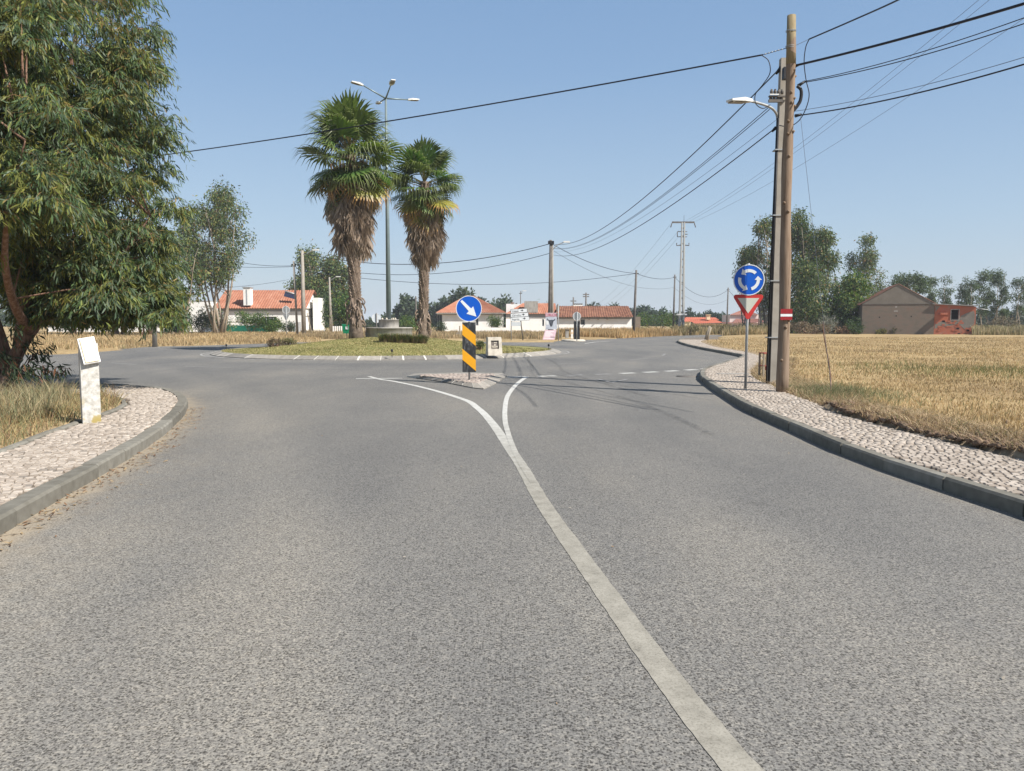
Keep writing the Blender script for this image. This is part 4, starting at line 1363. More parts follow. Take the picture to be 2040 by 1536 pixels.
MB().box(Lh * 0.3, Lh * 0.95, -0.085, 0.085, -0.05, -0.032).build('lens', M['lamp_lens'], lho)
MB().box(*(lambda q: (q.x - 0.06, q.x + 0.06, q.y - 0.3, q.y - 0.16, q.z - 0.13, q.z + 0.13))(cpx(1558, 153))).build('junction_box', M['black'], cp)
q = cpx(1541, 196)
ins = MB()
for k in range(4):
    for j in range(2):
        c = q + Vector((-0.10 + 0.08 * k, -0.16 + 0.05 * j, 0.10 - 0.14 * j))
        ins.tube([c - Vector((0, 0, 0.05)), c, c + Vector((0, 0, 0.06))], [0.028, 0.04, 0.02], 7)
ins.box(q.x - 0.16, q.x + 0.30, q.y - 0.18, q.y - 0.12, q.z - 0.015, q.z + 0.015)
ins.box(q.x - 0.16, q.x + 0.16, q.y - 0.18, q.y - 0.12, q.z - 0.13, q.z - 0.07)
ins.build('insulator_rack', M['pole_dark'], cp)
MB().box(q.x - 0.15, q.x + 0.06, q.y - 0.205, q.y - 0.185, q.z + 0.02, q.z + 0.045).build('rack_plate', M['lamp_head'], cp)

# cables at the near poles
Dn = Dw
wire('dark cable crossing the sky leftwards in front of the palms to the big tree', at(1520, 109, Dn), at(150, 331, 27), 0.15, 0.017)
chain = wire('short beaded anchor chain tying the sky-crossing cable to the timber pole', at(1520, 109, Dn), at(1566, 96, Dn), 0.0, 0.007, n=4)
for k in range(6):
    p = at(1525 + 6.5 * k, 107.3 - 1.85 * k, Dn)
    MB().tube([p - Vector((0.012, 0, 0)), p + Vector((0.012, 0, 0))], 0.014, 6).build('bead', M['galv'], chain)
curve_wire('drooping loop of thin black cable left of the timber pole', [at(1516, 109, Dn), at(1531, 121, Dn), at(1534, 145, Dn), at(1520, 168, Dn + 0.3), at(1505, 188, Dn + 0.6), at(1506, 207, Dn + 1), at(1520, 216, Dn + 1.4), at(1534, 209, Dn + 1.8)], 0.010)
curve_wire('thin cable rising from the timber pole to the top edge of the sky', [at(1612, 78, Dn), at(1700, 40, 14.5), at(1795, -3, 12.6), at(1900, -60, 10.8)], 0.014)
curve_wire('long black cable loop hanging right of the timber pole', [at(1612, 78, Dn), at(1605, 95, Dn), at(1602, 125, Dn), at(1606, 160, Dn), at(1612, 188, Dn), at(1606, 215, Dn), at(1592, 240, Dn + .2), at(1572, 252, Dn + .4), at(1553, 250, Dn + .8)], 0.010)
wire('short anchor wire tying the rising cable to the timber pole', at(1582, 92, Dn), at(1614, 77, Dn), 0.0, 0.005, 'wire', 4)
wire('thickest bundled cable running from the timber pole to the upper right corner', at(1586, 130, Dn), at(2200, -42, 10.5), 0.05, 0.024)
wire('upper of two thin cables below the thick bundle at the right', at(1603, 162, Dn), at(2200, -25, 10.5), 0.12, 0.008)
wire('lower of two thin cables below the thick bundle at the right', at(1603, 164, Dn), at(2200, -10, 10.5), 0.12, 0.009)
wire('lowest cable running from the timber pole to the right edge', at(1590, 230, Dn), at(2200, 78, 10.5), 0.12, 0.013)
wire('fine pale wire just above the lowest right-hand cable', at(1580, 222, Dn), at(2200, 63, 10.5), 0.12, 0.005, 'wire')
clampo = thing('cable_clamp', 'black cable clamps with a bent conduit on the right side of the timber pole', 'clamp', bw)
for (xa, ya, xb, yb) in ((1590, 171, 1604, 162), (1584, 231, 1597, 228), (1585, 131, 1591, 129.5)):
    MB().tube([at(xa, ya, Dn) - bw, at(xb, yb, Dn) - bw], [0.035, 0.022], 8).build('clamp', M['black'], clampo)
curve_wire('', [at(1588, 171, Dn) - bw, at(1596, 180, Dn) - bw, at(1595, 198, Dn) - bw, at(1589, 210, Dn) - bw, at(1579, 222, Dn) - bw], 0.035, 'black', parent=clampo, name='bent_conduit')
wire('fine guy wire slanting from the timber pole down into the field', at(1594, 225, Dw), gr(1657, 785, 0.12), 0.02, 0.004, 'wire')
# the climbing stalk on the guy wire
curve_wire('dry thorny stalk climbing the guy wire in the field edge', [gr(1655, 790, 0.1), at(1655, 750, Dw - .1), at(1650, 715, Dw), at(1647, 700, Dw), at(1641, 665, Dw), at(1640, 640, Dw)], 0.011, 'bark')

# far double pole near the poster
Df = 66.0
bf = Vector((at(1097, 640, Df).x, Df, 0.1))
fp = thing('utility_pole', 'dark and pale pair of poles strapped together behind the bull poster', 'utility pole', bf)
uf = m_px(Df)
tz = at(0, 478, Df).z - 0.1
MB().tube([(-0.10, 0, -0.1), (-0.02, 0, tz)], [0.17, 0.11], 8).build('dark_shaft', M['pole_dark'], fp)
MB().tube([(0.16, 0, -0.1), (0.13, 0, tz - 0.2)], [0.10, 0.07], 8).build('pale_shaft', M['pole_concrete'], fp)
MB().box(-0.25, 0.25, -0.2, 0.2, tz - 0.35, tz - 0.1).build('cable_clamp', M['black'], fp)
curve_wire('', [Vector((0.1, 0, tz - 0.9)), Vector((0.5, 0, tz - 0.45)), Vector((1.1, 0, tz - 0.2))], 0.04, 'galv', parent=fp, name='lamp_arm')
MB().box(1.05, 1.6, -0.1, 0.1, tz - 0.22, tz - 0.1).build('lamp_head', M['lamp_head'], fp)

wire('uppermost cable sagging from the concrete pole to the far double pole', at(1556, 134, Dc), at(1105, 487, Df), 1.15, 0.016)
wire('cable sagging to the far double pole, second from the top', at(1531, 214, Dc), at(1103, 494, Df), 1.0, 0.009)
wire('cable sagging to the far double pole, third from the top', at(1533, 218, Dc), at(1103, 495, Df), 1.0, 0.009)
wire('fine pale wire between the sagging cables toward the far double pole', at(1545, 240, Dc), at(1103, 501, Df), 0.9, 0.005, 'wire')
wire('lowest cable sagging from the concrete pole to the far double pole', at(1546, 254, Dc), at(1103, 508, Df), 1.0, 0.014)
sp = MB().tube([at(1546, 254, Dc) , at(1538, 262, Dc)], [0.04, 0.025], 8).build('cable_clamp', M['black'])
tag(sp, 'black wedge clamp where the lowest sagging cable meets the concrete pole', 'clamp')
sp = MB().tube([at(1557, 133, Dc), at(1546, 147, Dc)], [0.045, 0.03], 8).build('cable_clamp', M['black'])
tag(sp, 'black wedge clamp where the uppermost sagging cable meets the concrete pole', 'clamp')


def plain_pole(label, x, base_y, top_y, D, r0=0.15, r1=0.10, mt='pole_dark', lean=0.0, arm=None, square=False, group=None):
    X = at(x, 640, D).x
    t = thing('utility_pole', label, 'utility pole', (X, D, 0.08), 0, group)
    tz = at(0, top_y, D).z - 0.08
    MB().tube([(0, 0, -0.1), (lean, 0, tz)], [r0, r1], 4 if square else 8).build('shaft', M[mt], t)
    MB().tube([(lean - 0.25, 0, tz - 0.35), (lean + 0.25, 0, tz - 0.35)], 0.05, 6).build('crosspiece', M['black'], t)
    if arm:
        curve_wire('', [Vector((lean, 0, tz - 0.5)), Vector((lean + arm * 0.5, 0, tz - 0.25)), Vector((lean + arm, 0, tz + 0.05))], 0.035, 'galv', parent=t, name='lamp_arm')
        MB().box(lean + arm, lean + arm + 0.6, -0.12, 0.12, tz, tz + 0.1).build('lamp_head', M['lamp_head'], t)
    return t, Vector((X + lean, D, tz + 0.08 - 0.35))


_, P2 = plain_pole('leaning grey pole in the tall grass at the end of the long low house', 1262.5, 671, 538, 80, lean=0.2)
_, P3 = plain_pole('straight dark pole just left of the tall power pole', 1341.5, 662, 547, 108, lean=0.1)
_, P4 = plain_pole('dark pole left of the roundabout disc with sagging wires', 1448, 657, 573, 130, lean=0.1)
_, P5 = plain_pole('thin dark pole right behind the give-way triangle', 1512, 658, 590, 140, r0=.12, r1=.09)
_, P6 = plain_pole('pale concrete pole with its foot in the dry verge under the big tree', 306.5, 691, 520, 48, r0=.17, r1=.12, mt='pole_concrete', lean=0.1, square=True)
_, P7 = plain_pole('brown square pole with a lamp arm before the orange-roofed house', 605, 672, 499, 74, r0=.24, r1=.15, mt='pole_concrete', arm=1.0, square=True)
_, P8 = plain_pole('slim leaning pole beside the brown lamp pole before the orange roof', 592, 671, 520, 74.5, r0=.12, r1=.09, mt='pole_concrete', lean=-0.2)
_, P9 = plain_pole('twin slim poles with lamp, left one, before the dark trees', 658, 662, 552, 105, r0=.16, r1=.11, mt='pole_concrete', arm=0.9)
_, P10 = plain_pole('slim pole leaning against the lamp pole, right one, before the dark trees', 661.5, 662, 562, 105, r0=.13, r1=.09, mt='pole_concrete', lean=-0.25)
_, P11 = plain_pole('far thin pole standing just left of the left palm trunk', 694, 660, 590, 130, r0=.14, r1=.1, mt='pole_concrete')
_, P12 = plain_pole('far thin pole standing just left of the right palm trunk', 829, 660, 590, 125, r0=.13, r1=.1)
_, P13 = plain_pole('thin lamp pole rising behind the white direction sign', 1037, 655, 580, 120, r0=.08, r1=.06, arm=0.3)
_, P14 = plain_pole('small slanting stay pole right of the brown lamp pole', 622, 676, 623, 76, r0=.07, r1=.05, mt='wood_grey', lean=-0.5)

wire('dark cable from the far double pole leftwards behind the palms to the lamp pole', at(1094, 486, Df), at(607, 505, 74), 1.35, 0.03)
wire('lower cable from the far double pole leftwards behind the palms', at(1094, 505, Df), at(607, 527, 74), 1.35, 0.022)
wire('cable from the leaning grey pole leftwards behind both palms', P2, at(607, 540, 74), 1.2, 0.022)
wire('cable from the far double pole down to the leaning grey pole', at(1100, 486, Df), P2, 0.5, 0.024)
wire('paler cable below, from the far double pole to the straight dark pole', at(1103, 500, Df), P3 - Vector((0, 0, 1.4)), 1.3, 0.016, 'wire')
wire('cable between the leaning grey pole and the straight dark pole', P2, P3, 0.4, 0.025)
wire('cable sagging between the straight dark pole and the pole by the disc', P3, P4, 1.9, 0.026)
wire('fine wire below, from the straight dark pole to the pole by the disc', P3 - Vector((0, 0, 1.5)), P4 - Vector((0, 0, 1.6)), 1.5, 0.018, 'wire')
wire('cable from the pole by the disc rightwards behind the triangle', P4, P5, 1.4, 0.026)
wire('upper wire from the brown lamp pole left toward the tall multi-stem tree', at(590, 529, 74), at(420, 508, 78), 0.4, 0.02)
wire('lower wire from the brown lamp pole left toward the tall multi-stem tree', at(590, 531, 74), at(330, 520, 82), 0.3, 0.018)
wire('lowest wire passing left over the orange roof toward the tree', at(575, 557, 80), at(330, 575, 60), 0.3, 0.015)

# tall power pole
Dh = 110.0
hb = Vector((at(1357.5, 640, Dh).x, Dh, 0.1))
hp = thing('power_pole', 'tall pale concrete power pole with a long crossarm and insulators', 'power pole', hb)
tz = at(0, 443, Dh).z - 0.1
uh = m_px(Dh)
for sx in (-1, 1):
    MB().add([(sx * 0.14 * 1.9 + dx, dy, z) for z, k in ((0, 1), (tz, 0.62)) for dx, dy in ((-0.13 * k - sx * 0.27 * (1 - k), -0.3 * k), (0.13 * k - sx * 0.27 * (1 - k), -0.3 * k), (0.13 * k - sx * 0.27 * (1 - k), 0.3 * k), (-0.13 * k - sx * 0.27 * (1 - k), 0.3 * k))],
             [(0, 1, 2, 3), (4, 5, 6, 7), (0, 1, 5, 4), (1, 2, 6, 5), (2, 3, 7, 6), (3, 0, 4, 7)]).build('shaft', M['pole_pale'], hp)
wb = MB()
for k in range(14):
    z = tz * (0.02 + k * 0.071)
    wb.box(-0.30, 0.30, -0.1, 0.1, z, z + 0.18)
wb.build('rungs', M['pole_pale'], hp)
MB().box(-22 * uh, 22 * uh, -0.1, 0.1, tz - 0.1, tz + 0.12).build('crossarm', M['pole_dark'], hp)
for sx in (-1, 1):
    MB().tube([(sx * 22 * uh, 0, tz - 0.1), (sx * 24.5 * uh, 0, tz - 0.7)], 0.07, 6).build('insulator', M['pole_dark'], hp)
    MB().tube([(sx * 3 * uh, 0, tz - 44 * uh), (sx * 12 * uh, 0, tz - 45 * uh), (sx * 12 * uh, 0, tz - 40 * uh)], 0.08, 6).build('insulator', M['pole_dark'], hp)
MB().tube([(0.1, 0, tz), (0.1, 0, tz + 14 * uh)], 0.03, 6).build('lightning_rod', M['wire'], hp)
fr = MB()
for zq in (18, 28):
    fr.tube([(-11 * uh, 0, tz - zq * uh), (0, 0, tz - zq * uh)], 0.06, 6)
    fr.tube([(0, 0, tz - zq * uh), (8 * uh, 0, tz - zq * uh)], 0.06, 6)
fr.tube([(-11 * uh, 0, tz - 18 * uh), (-11 * uh, 0, tz - 28 * uh)], 0.06, 6)
fr.tube([(2 * uh, 0, tz - 23 * uh), (9 * uh, 0, tz - 23 * uh)], 0.07, 6)
fr.build('switch_frame', M['pole_dark'], hp)
MB().box(-0.7, 0.7, -0.35, 0.35, at(0, 628, Dh).z - 0.1, at(0, 625, Dh).z - 0.1).build('collar', M['white_paint'], hp)
wire('left of three high voltage wires rising from the power pole to the top right', at(1366, 440, Dh), at(2080, -110, 40), 1.0, 0.012, 'wire')
wire('middle of three high voltage wires rising from the power pole to the top right', at(1375, 440, Dh), at(2110, -115, 40), 1.0, 0.012, 'wire')
wire('right of three high voltage wires rising from the power pole to the top right', at(1385, 441, Dh), at(2200, -75, 40), 1.0, 0.012, 'wire')
for k, (xa, xb, wd) in enumerate(((1336, 1265, 'upper'), (1352, 1270, 'middle'), (1350, 1280, 'lower'))):
    wire('%s faint wire falling from the power pole left toward the horizon' % wd, at(xa, 446 + 14 * k, Dh), at(1180 + 6 * k, 612 + 5 * k, 230), 1.5, 0.014, 'wire')

for (x, yt, D, lab) in ((1142, 592, 210, 'small far power pole with crossarm above the long tiled roof, left one'), (1167, 583, 200, 'far power pole with two crossarms above the long tiled roof, right one')):
    X = at(x, 640, D).x
    t = thing('power_pole', lab, 'power pole', (X, D, 0))
    tz = at(0, yt, D).z
    MB().tube([(0, 0, 0), (0, 0, tz)], [0.3, 0.18], 6).build('shaft', M['pole_dark'], t)
    for q_ in ((0.94, 1.0) if x == 1167 else (0.93,)):
        MB().box(-0.8, 0.8, -0.1, 0.1, tz * q_ - 0.6, tz * q_ - 0.35).build('crossarm', M['pole_dark'], t)

# ------------------------------------------------------------------ four-armed street lamp, stone drum, monument
ctr = gr(776, 671, 0.70)
fd = (X_at(774.5, 40.6), 40.6)
zb_ = float(mound_h(fd[0], fd[1])) - 0.12
u = m_px(40.6)
dr = thing('stone_drum', 'two stepped round concrete drums carrying the four-armed street lamp', 'plinth', (fd[0], fd[1], zb_))
h1 = at(0, 652.5, 39.6).z - zb_; h2 = at(0, 636.5, 40.2).z - zb_
MB().lathe([(46 * u, 0), (46 * u, h1 - 0.06), (47 * u, h1 - 0.055), (47 * u, h1), (10 * u, h1)], 56).build('lower_drum', M['concrete'], dr)
MB().lathe([(20 * u, h1 - 0.02), (20 * u, h2 - 0.03), (20.5 * u, h2 - 0.03), (20.5 * u, h2), (0.1, h2)], 40).build('upper_drum', M['concrete'], dr)
for k in range(6):
    a = R(60 * k + 20)
    MB().tube([(13 * u * math.cos(a), 13 * u * math.sin(a), h2), (13 * u * math.cos(a), 13 * u * math.sin(a), h2 + 0.09)], [0.07, 0.03], 8).build('bolt_cover', M['stone_block'], dr)
lz = h2 + zb_
sl = thing('street_lamp', 'tall tapered grey street lamp with four arms between the palms', 'street lamp', (fd[0], fd[1], lz))
tzl = at(772, 194, 40.6).z - lz
MB().tube([(0, 0, 0), (0, 0, tzl * 0.5), (0, 0, tzl)], [0.135, 0.095, 0.055], 14).build('pole', M['lamp_steel'], sl)
dirs = [(-0.86, -0.50, 0.68), (0.86, 0.52, 0.10), (0.36, -0.93, 0.45), (-0.40, 0.92, 0.12)]
for dx, dy, rise in dirs:
    L1 = 1.22
    e1 = Vector((dx * L1, dy * L1, tzl + rise * 0.62))
    e2 = Vector((dx * (L1 + 0.58), dy * (L1 + 0.58), tzl + rise * 0.62 + 0.07))
    arm = MB().tube([(0, 0, tzl - 0.05), e1], [0.045, 0.03], 8).build('arm', M['lamp_steel'], sl)
    dd = e2 - e1
    hd = MB().add([(0, -0.06, 0.04), (0, 0.06, 0.04), (0.22, 0.14, 0.06), (0.22, -0.14, 0.06), (0.62, 0.11, 0.03), (0.62, -0.11, 0.03),
                   (0, -0.06, -0.03), (0, 0.06, -0.03), (0.22, 0.14, -0.03), (0.22, -0.14, -0.03), (0.62, 0.11, -0.01), (0.62, -0.11, -0.01)],
                  [(0, 1, 2, 3), (3, 2, 4, 5), (0, 3, 9, 6), (3, 5, 11, 9), (1, 7, 8, 2), (2, 8, 10, 4), (4, 10, 11, 5), (0, 6, 7, 1), (6, 9, 8, 7), (9, 11, 10, 8)]).build('lamp_head', M['lamp_head'], sl)
    hd.location = e1; hd.rotation_euler = dd.to_track_quat('X', 'Z').to_euler()
    MB().box(0.2, 0.58, -0.09, 0.09, -0.045, -0.032).build('lens', M['lamp_lens'], hd)

xm = gr(984, 704, 0.22)
mo = thing('stone_monument', 'pale square stone block with a recessed dark plaque on the roundabout edge', 'monument', (xm.x, xm.y, 0.14), R(14))
u = m_px(xm.y)
hw, hh = 14.5 * u, 36 * u
mb = MB()
mb.add([(-hw, -0.28, 0), (hw, -0.28, 0), (hw, 0.25, 0), (-hw, 0.25, 0), (-hw * 0.94, -0.16, hh), (hw * 0.94, -0.16, hh), (hw * 0.94, 0.22, hh), (-hw * 0.94, 0.22, hh)],
       [(0, 3, 2, 1), (4, 5, 6, 7), (1, 2, 6, 5), (2, 3, 7, 6), (3, 0, 4, 7)])
fa = lambda x, t: (x, -0.28 + 0.12 * t, hh * t)
o_ = [fa(-hw, 0), fa(hw, 0), fa(hw * 0.94, 1), fa(-hw * 0.94, 1)]
i_ = [fa(-hw * 0.55, 0.36), fa(hw * 0.55, 0.36), fa(hw * 0.55, 0.82), fa(-hw * 0.55, 0.82)]
j_ = [(x, y + 0.07, z) for x, y, z in i_]
mb.add(o_ + i_ + j_, [(0, 1, 5, 4), (1, 2, 6, 5), (2, 3, 7, 6), (3, 0, 4, 7), (4, 5, 9, 8), (5, 6, 10, 9), (6, 7, 11, 10), (7, 4, 8, 11)])
mb.build('block', M['stone_block'], mo)
MB().add([(x, y - 0.006, z) for x, y, z in j_] + [(x, y + 0.03, z) for x, y, z in j_], [(0, 1, 2, 3), (7, 6, 5, 4), (0, 4, 5, 1), (2, 6, 7, 3)]).build('plaque', M['plaque'], mo)
for (ax, az, s1, s2) in ((-0.28, 0.50, 0.05, 0.03), (0.0, 0.55, 0.035, 0.06), (0.22, 0.48, 0.06, 0.03), (-0.1, 0.44, 0.08, 0.015), (0.1, 0.7, 0.07, 0.02)):
    t = az
    MB().box(ax * hw - s1, ax * hw + s1, -0.28 + 0.12 * t + 0.045, -0.28 + 0.12 * t + 0.066, hh * az - s2, hh * az + s2).build('relief', M['stone_block'], mo)

for (x, y, zz, lab) in ((1093, 695, 0.2, 'small dark garden light at the right tip of the roundabout lawn'), (451, 695, 0.2, 'small dark garden light at the left tip of the roundabout lawn'), (781, 706, 0.25, 'small dark garden light in front of the drum on the lawn')):
    p = gr(x, y, zz)
    p.z = float(mound_h(p.x, p.y)) if math.hypot(p.x - RC[0], p.y - RC[1]) < RR - 0.5 else 0.17
    t = thing('garden_light', lab, 'light', p)
    MB().tube([(0, 0, -0.05), (0, 0, 0.2)], 0.012, 6).build('stem', M['black'], t)
    MB().lathe([(0.02, 0.18), (0.05, 0.2), (0.045, 0.28), (0.02, 0.30)], 10).build('head', M['black'], t)

# little table behind the poles
b = gr(1524, 752, 0.13)
st = thing('side_table', 'small weathered wooden stand with a reddish top beside the concrete pole', 'table', b, R(10))
u = m_px(b.y)
hw, hh = 9.5 * u, 50 * u
for k in range(3):
    MB().box(-hw, hw, -0.14 + k * 0.095, -0.14 + k * 0.095 + 0.085, hh - 0.03, hh).build('top_board', M['red_wood'], st)
for sx in (-1, 1):
    for sy in (-1, 1):
        MB().box(sx * hw * 0.85 - 0.02, sx * hw * 0.85 + 0.02, sy * 0.11 - 0.02, sy * 0.11 + 0.02, -0.02, hh - 0.03).build('leg', M['wood_grey'], st)
MB().box(-hw, hw, -0.13, 0.13, hh * 0.46, hh * 0.49).build('shelf', M['red_wood'], st)
MB().box(-0.02, 0.08, -0.12, -0.03, hh * 0.3, hh * 0.46).build('hanging_rag', M['dark_red'], st)

# slot drain grating in right pavement, small objects
p = gr(1460, 745, KH)
gt = MB().box(-0.42, 0.42, -0.11, 0.11, -0.02, 0.016).build('drain_cover', M['concrete'])
gt.location = (p.x, p.y, KH); tag(gt, 'flat grey cover strip set in the right pavement left of the sign post', 'drain cover')
p = gr(1378, 750, 0)
gt = MB().lathe([(0.30, 0.0), (0.30, 0.012), (0.1, 0.014)], 24).build('manhole_cover', M['pole_dark'])
gt.location = (p.x - 0.15, p.y, 0.0); tag(gt, 'round dark manhole cover in the road before the pavement tip', 'manhole cover')

# leaning stakes in the field by the far kerb
for (xa, ya, xb, yb, D, lab) in ((1404, 677, 1414, 650, 0, 'thick leaning grey stake at the far tip of the right pavement'), (1408, 678, 1416, 652, 0, 'thin pale stake crossing the thick leaning one')):
    p = gr(xa, ya, 0.1); q = at(xb, yb, p.y)
    o = MB().tube([p - Vector((0, 0, 0.1)), q], 0.09 if 'thick' in lab else 0.04, 7).build('stake', M['wood_grey']); tag(o, lab, 'stake')
# white kilometre marker and grey box beside the far island
p = gr(1139.5, 674, 0.1); u = m_px(p.y)
t = thing('road_marker', 'short white road marker post with an orange spot by the far verge', 'marker post', p)
MB().box(-2 * u, 2 * u, -0.06, 0.06, -0.05, 17 * u, ch=0.015).build('post', M['white_paint'], t)
MB().box(-0.8 * u, 0.8 * u, -0.07, -0.062, 9 * u, 12 * u).build('spot', M['yellow'], t)
p = gr(1134, 674, 0.1)
t = thing('utility_box', 'small grey utility cabinet with a flat cap beside the white marker', 'cabinet', (p.x - 0.15, p.y + 0.6, 0.08))
MB().box(-3.2 * u, 3.2 * u, -0.15, 0.15, -0.05, 16.5 * u).build('cabinet', M['concrete'], t)
MB().box(-4.2 * u, 4.2 * u, -0.2, 0.2, 16.5 * u, 18 * u).build('cap', M['pole_dark'], t)
# wooden peg left of the monument in the grass
p = gr(908, 675, 0.2)
t = thing('stake', 'broken grey wooden post in the dry grass left of the keep-right sign', 'post', (p.x, 66, 0.05))
u = m_px(66)
MB().tube([(0, 0, -0.1), (0.02, 0, 27 * u)], [0.09, 0.06], 6).build('stake', M['wood_grey'], t)
MB().box(-0.3, 0.0, -0.05, 0.05, 10 * u, 14 * u).build('crosspiece', M['wood_grey'], t)

# green bin and white pickets
X = at(690, 640, 68).x
u = m_px(68)
t = thing('litter_bin', 'green plastic litter bin with a white label behind the left palm', 'bin', (X, 68, 0.1))
zb_ = at(0, 664, 68).z - 0.1
MB().add([(-5.5 * u, -0.25, 0.43), (5.0 * u, -0.25, 0.43), (5.0 * u, 0.25, 0.43), (-5.5 * u, 0.25, 0.43), (-7.5 * u, -0.32, 28 * u), (7.5 * u, -0.32, 26 * u), (7.5 * u, 0.32, 26 * u), (-7.5 * u, 0.32, 28 * u)],
         [(0, 3, 2, 1), (4, 5, 6, 7), (0, 1, 5, 4), (1, 2, 6, 5), (2, 3, 7, 6), (3, 0, 4, 7)]).build('body', M['green_bin'], t)
MB().box(-0.2 * u, 4.8 * u, -0.34, -0.325, 18 * u, 23.5 * u).build('label_sheet', M['sign_white'], t)
MB().tube([(0, 0, -0.1), (0, 0, 0.6)], 0.04, 8).build('post', M['galv'], t)
for k in range(5):
    X = at(664 + 4.0 * k, 640, 95).x
    o = MB().box(-0.07, 0.07, -0.07, 0.07, -0.9, 0.55).build('picket', M['white_paint'])
    o.location = (X, 95, 0.45); tag(o, ['leftmost short white picket, farthest from the green bin', 'second short white picket from the left beside the green bin', 'middle one of the short white pickets beside the green bin', 'short white picket second nearest the green bin', 'short white picket right next to the green bin'][k], 'picket', 'white pickets by the green bin')


# ------------------------------------------------------------------ buildings
def wall_panel(name, parent, A, B, h, th, material, openings=(), z0=-0.2):
    """straight wall from A to B with real openings (u0,u1,z0,z1)"""
    A, B = Vector(A), Vector(B)
    L = (B - A).length
    d = (B - A).normalized(); nrm = Vector((-d.y, d.x))
    us = sorted({0.0, L} | {o[0] for o in openings} | {o[1] for o in openings})
    zs = sorted({z0, h} | {o[2] for o in openings} | {o[3] for o in openings})
    mb = MB()
    for i in range(len(us) - 1):
        for j in range(len(zs) - 1):
            uc, zc_ = (us[i] + us[i + 1]) / 2, (zs[j] + zs[j + 1]) / 2
            if any(o[0] < uc < o[1] and o[2] < zc_ < o[3] for o in openings): continue
            c = [A + d * us[i], A + d * us[i + 1], A + d * us[i + 1] + nrm * th, A + d * us[i] + nrm * th]
            vs = [(p.x, p.y, z) for z in (zs[j], zs[j + 1]) for p in c]
            mb.add(vs, [(0, 3, 2, 1), (4, 5, 6, 7), (0, 1, 5, 4), (1, 2, 6, 5), (2, 3, 7, 6), (3, 0, 4, 7)])
    w = mb.build(name, material, parent)
    for (u0, u1, a, b) in openings:
        c = [A + d * u0 + nrm * th * 0.6, A + d * u1 + nrm * th * 0.6]
        f = MB()
        nn = nrm * 0.05
        for (s0, s1, za, zb2) in ((0, 1, a, a + 0.07), (0, 1, b - 0.07, b), (0, 0.06 / (u1 - u0), a + 0.07, b - 0.07), (1 - 0.06 / (u1 - u0), 1, a + 0.07, b - 0.07), (0.5 - 0.02, 0.5 + 0.02, a + 0.07, b - 0.07)):
            p, q = c[0].lerp(c[1], s0), c[0].lerp(c[1], s1)
            vs = [(*v[:2], z) for z in (za, zb2) for v in (p - nn, q - nn, q + nn, p + nn)]
            f.add(vs, [(0, 3, 2, 1), (4, 5, 6, 7), (0, 1, 5, 4), (1, 2, 6, 5), (2, 3, 7, 6), (3, 0, 4, 7)])
        fo = f.build('window', M['grey_trim_shade'], parent)
        p, q = c[0], c[1]
        vs = [(*v[:2], z) for z in (a, b) for v in (p, q)]
        MB().add([vs[0], vs[1], vs[3], vs[2]], [(0, 1, 2, 3)]).build('pane', M['glass'], fo)
    return w


def tiled(name, parent, P00, P10, P11, P01, material, pitch=0.30, amp=0.045, rows=0):
    """corrugated roof plane: P00-P10 along the eave, P01-P11 along the ridge"""
    P00, P10, P11, P01 = map(Vector, (P00, P10, P11, P01))
    L = max((P10 - P00).length, (P11 - P01).length)
    nr = max(2, int(L / pitch))
    nrm = (P10 - P00).cross(P01 - P00 if (P01 - P00).length > 0.01 else P11 - P00).normalized()
    if nrm.z < 0: nrm = -nrm
    V, Q = [], []
    K = nr * 4
    R_ = max(1, rows)
    lev = []
    for r in range(R_):
        lev += [(r / R_, 0.03), ((r + 0.97) / R_, 0.0)] if rows else [(0, 0), (1, 0)]
    for (t, lift) in lev:
        for k in range(K + 1):
            s = k / K
            p = P00.lerp(P10, s).lerp(P01.lerp(P11, s), t)
            V.append(tuple(p + nrm * (amp * math.sin(2 * math.pi * s * nr) + lift)))
    for l in range(len(lev) - 1):
        for k in range(K):
            a = l * (K + 1) + k
            Q.append((a, a + 1, a + K + 2, a + K + 1))
    o = link(name, np_mesh(name, V, quads=Q, material=material), parent)
    return o




# orange-roofed house on the left
D = 100.0
hx0, hx1 = X_at(430, D), X_at(613, D)
ze, zr = Z_at(613.5, D), Z_at(578, D + 4)
h1 = thing('house', 'white bungalow with a long orange tiled roof and tall chimney left of the palms', 'house', (0, 0, 0))
wall_panel('wall', h1, (hx0 + 0.3, D), (hx1 - 0.4, D), ze, 0.25, M['white_paint'], [(5.6, 7.6, 1.0, 2.2), (X_at(516, D) - hx0 - 0.3, X_at(545, D) - hx0 - 0.3, 0.9, 2.05)])
wall_panel('wall', h1, (hx1 - 0.65, D + 0.26), (hx1 - 0.65, D + 8), ze, 0.25, M['white_paint'])
wall_panel('wall', h1, (hx0 + 0.3, D + 8), (hx0 + 0.3, D + 0.26), ze, 0.25, M['white_paint'])
MB().box(hx0 + 0.3, hx1 - 0.4, D - 0.012, D - 0.002, ze - 0.45, ze - 0.02).build('eave_shade', M['grey_trim_shade'], h1)  # shade of the roof overhang, painted as a grey strip on the wall
tiled('roof', h1, (hx0 - 0.1, D - 0.5, ze - 0.05), (hx1, D - 0.5, ze - 0.05), (hx1, D + 4, zr), (hx0 - 0.1, D + 4, zr), M['tile'], 0.33, 0.05)
tiled('roof', h1, (hx0 - 0.1, D + 8.5, ze), (hx1, D + 8.5, ze), (hx1, D + 4, zr), (hx0 - 0.1, D + 4, zr), M['tile'], 0.33, 0.05)
MB().prism([(D - 0.2, ze - 0.02), (D + 8.2, ze - 0.02), (D + 4, zr - 0.08)], 0, 0.2)
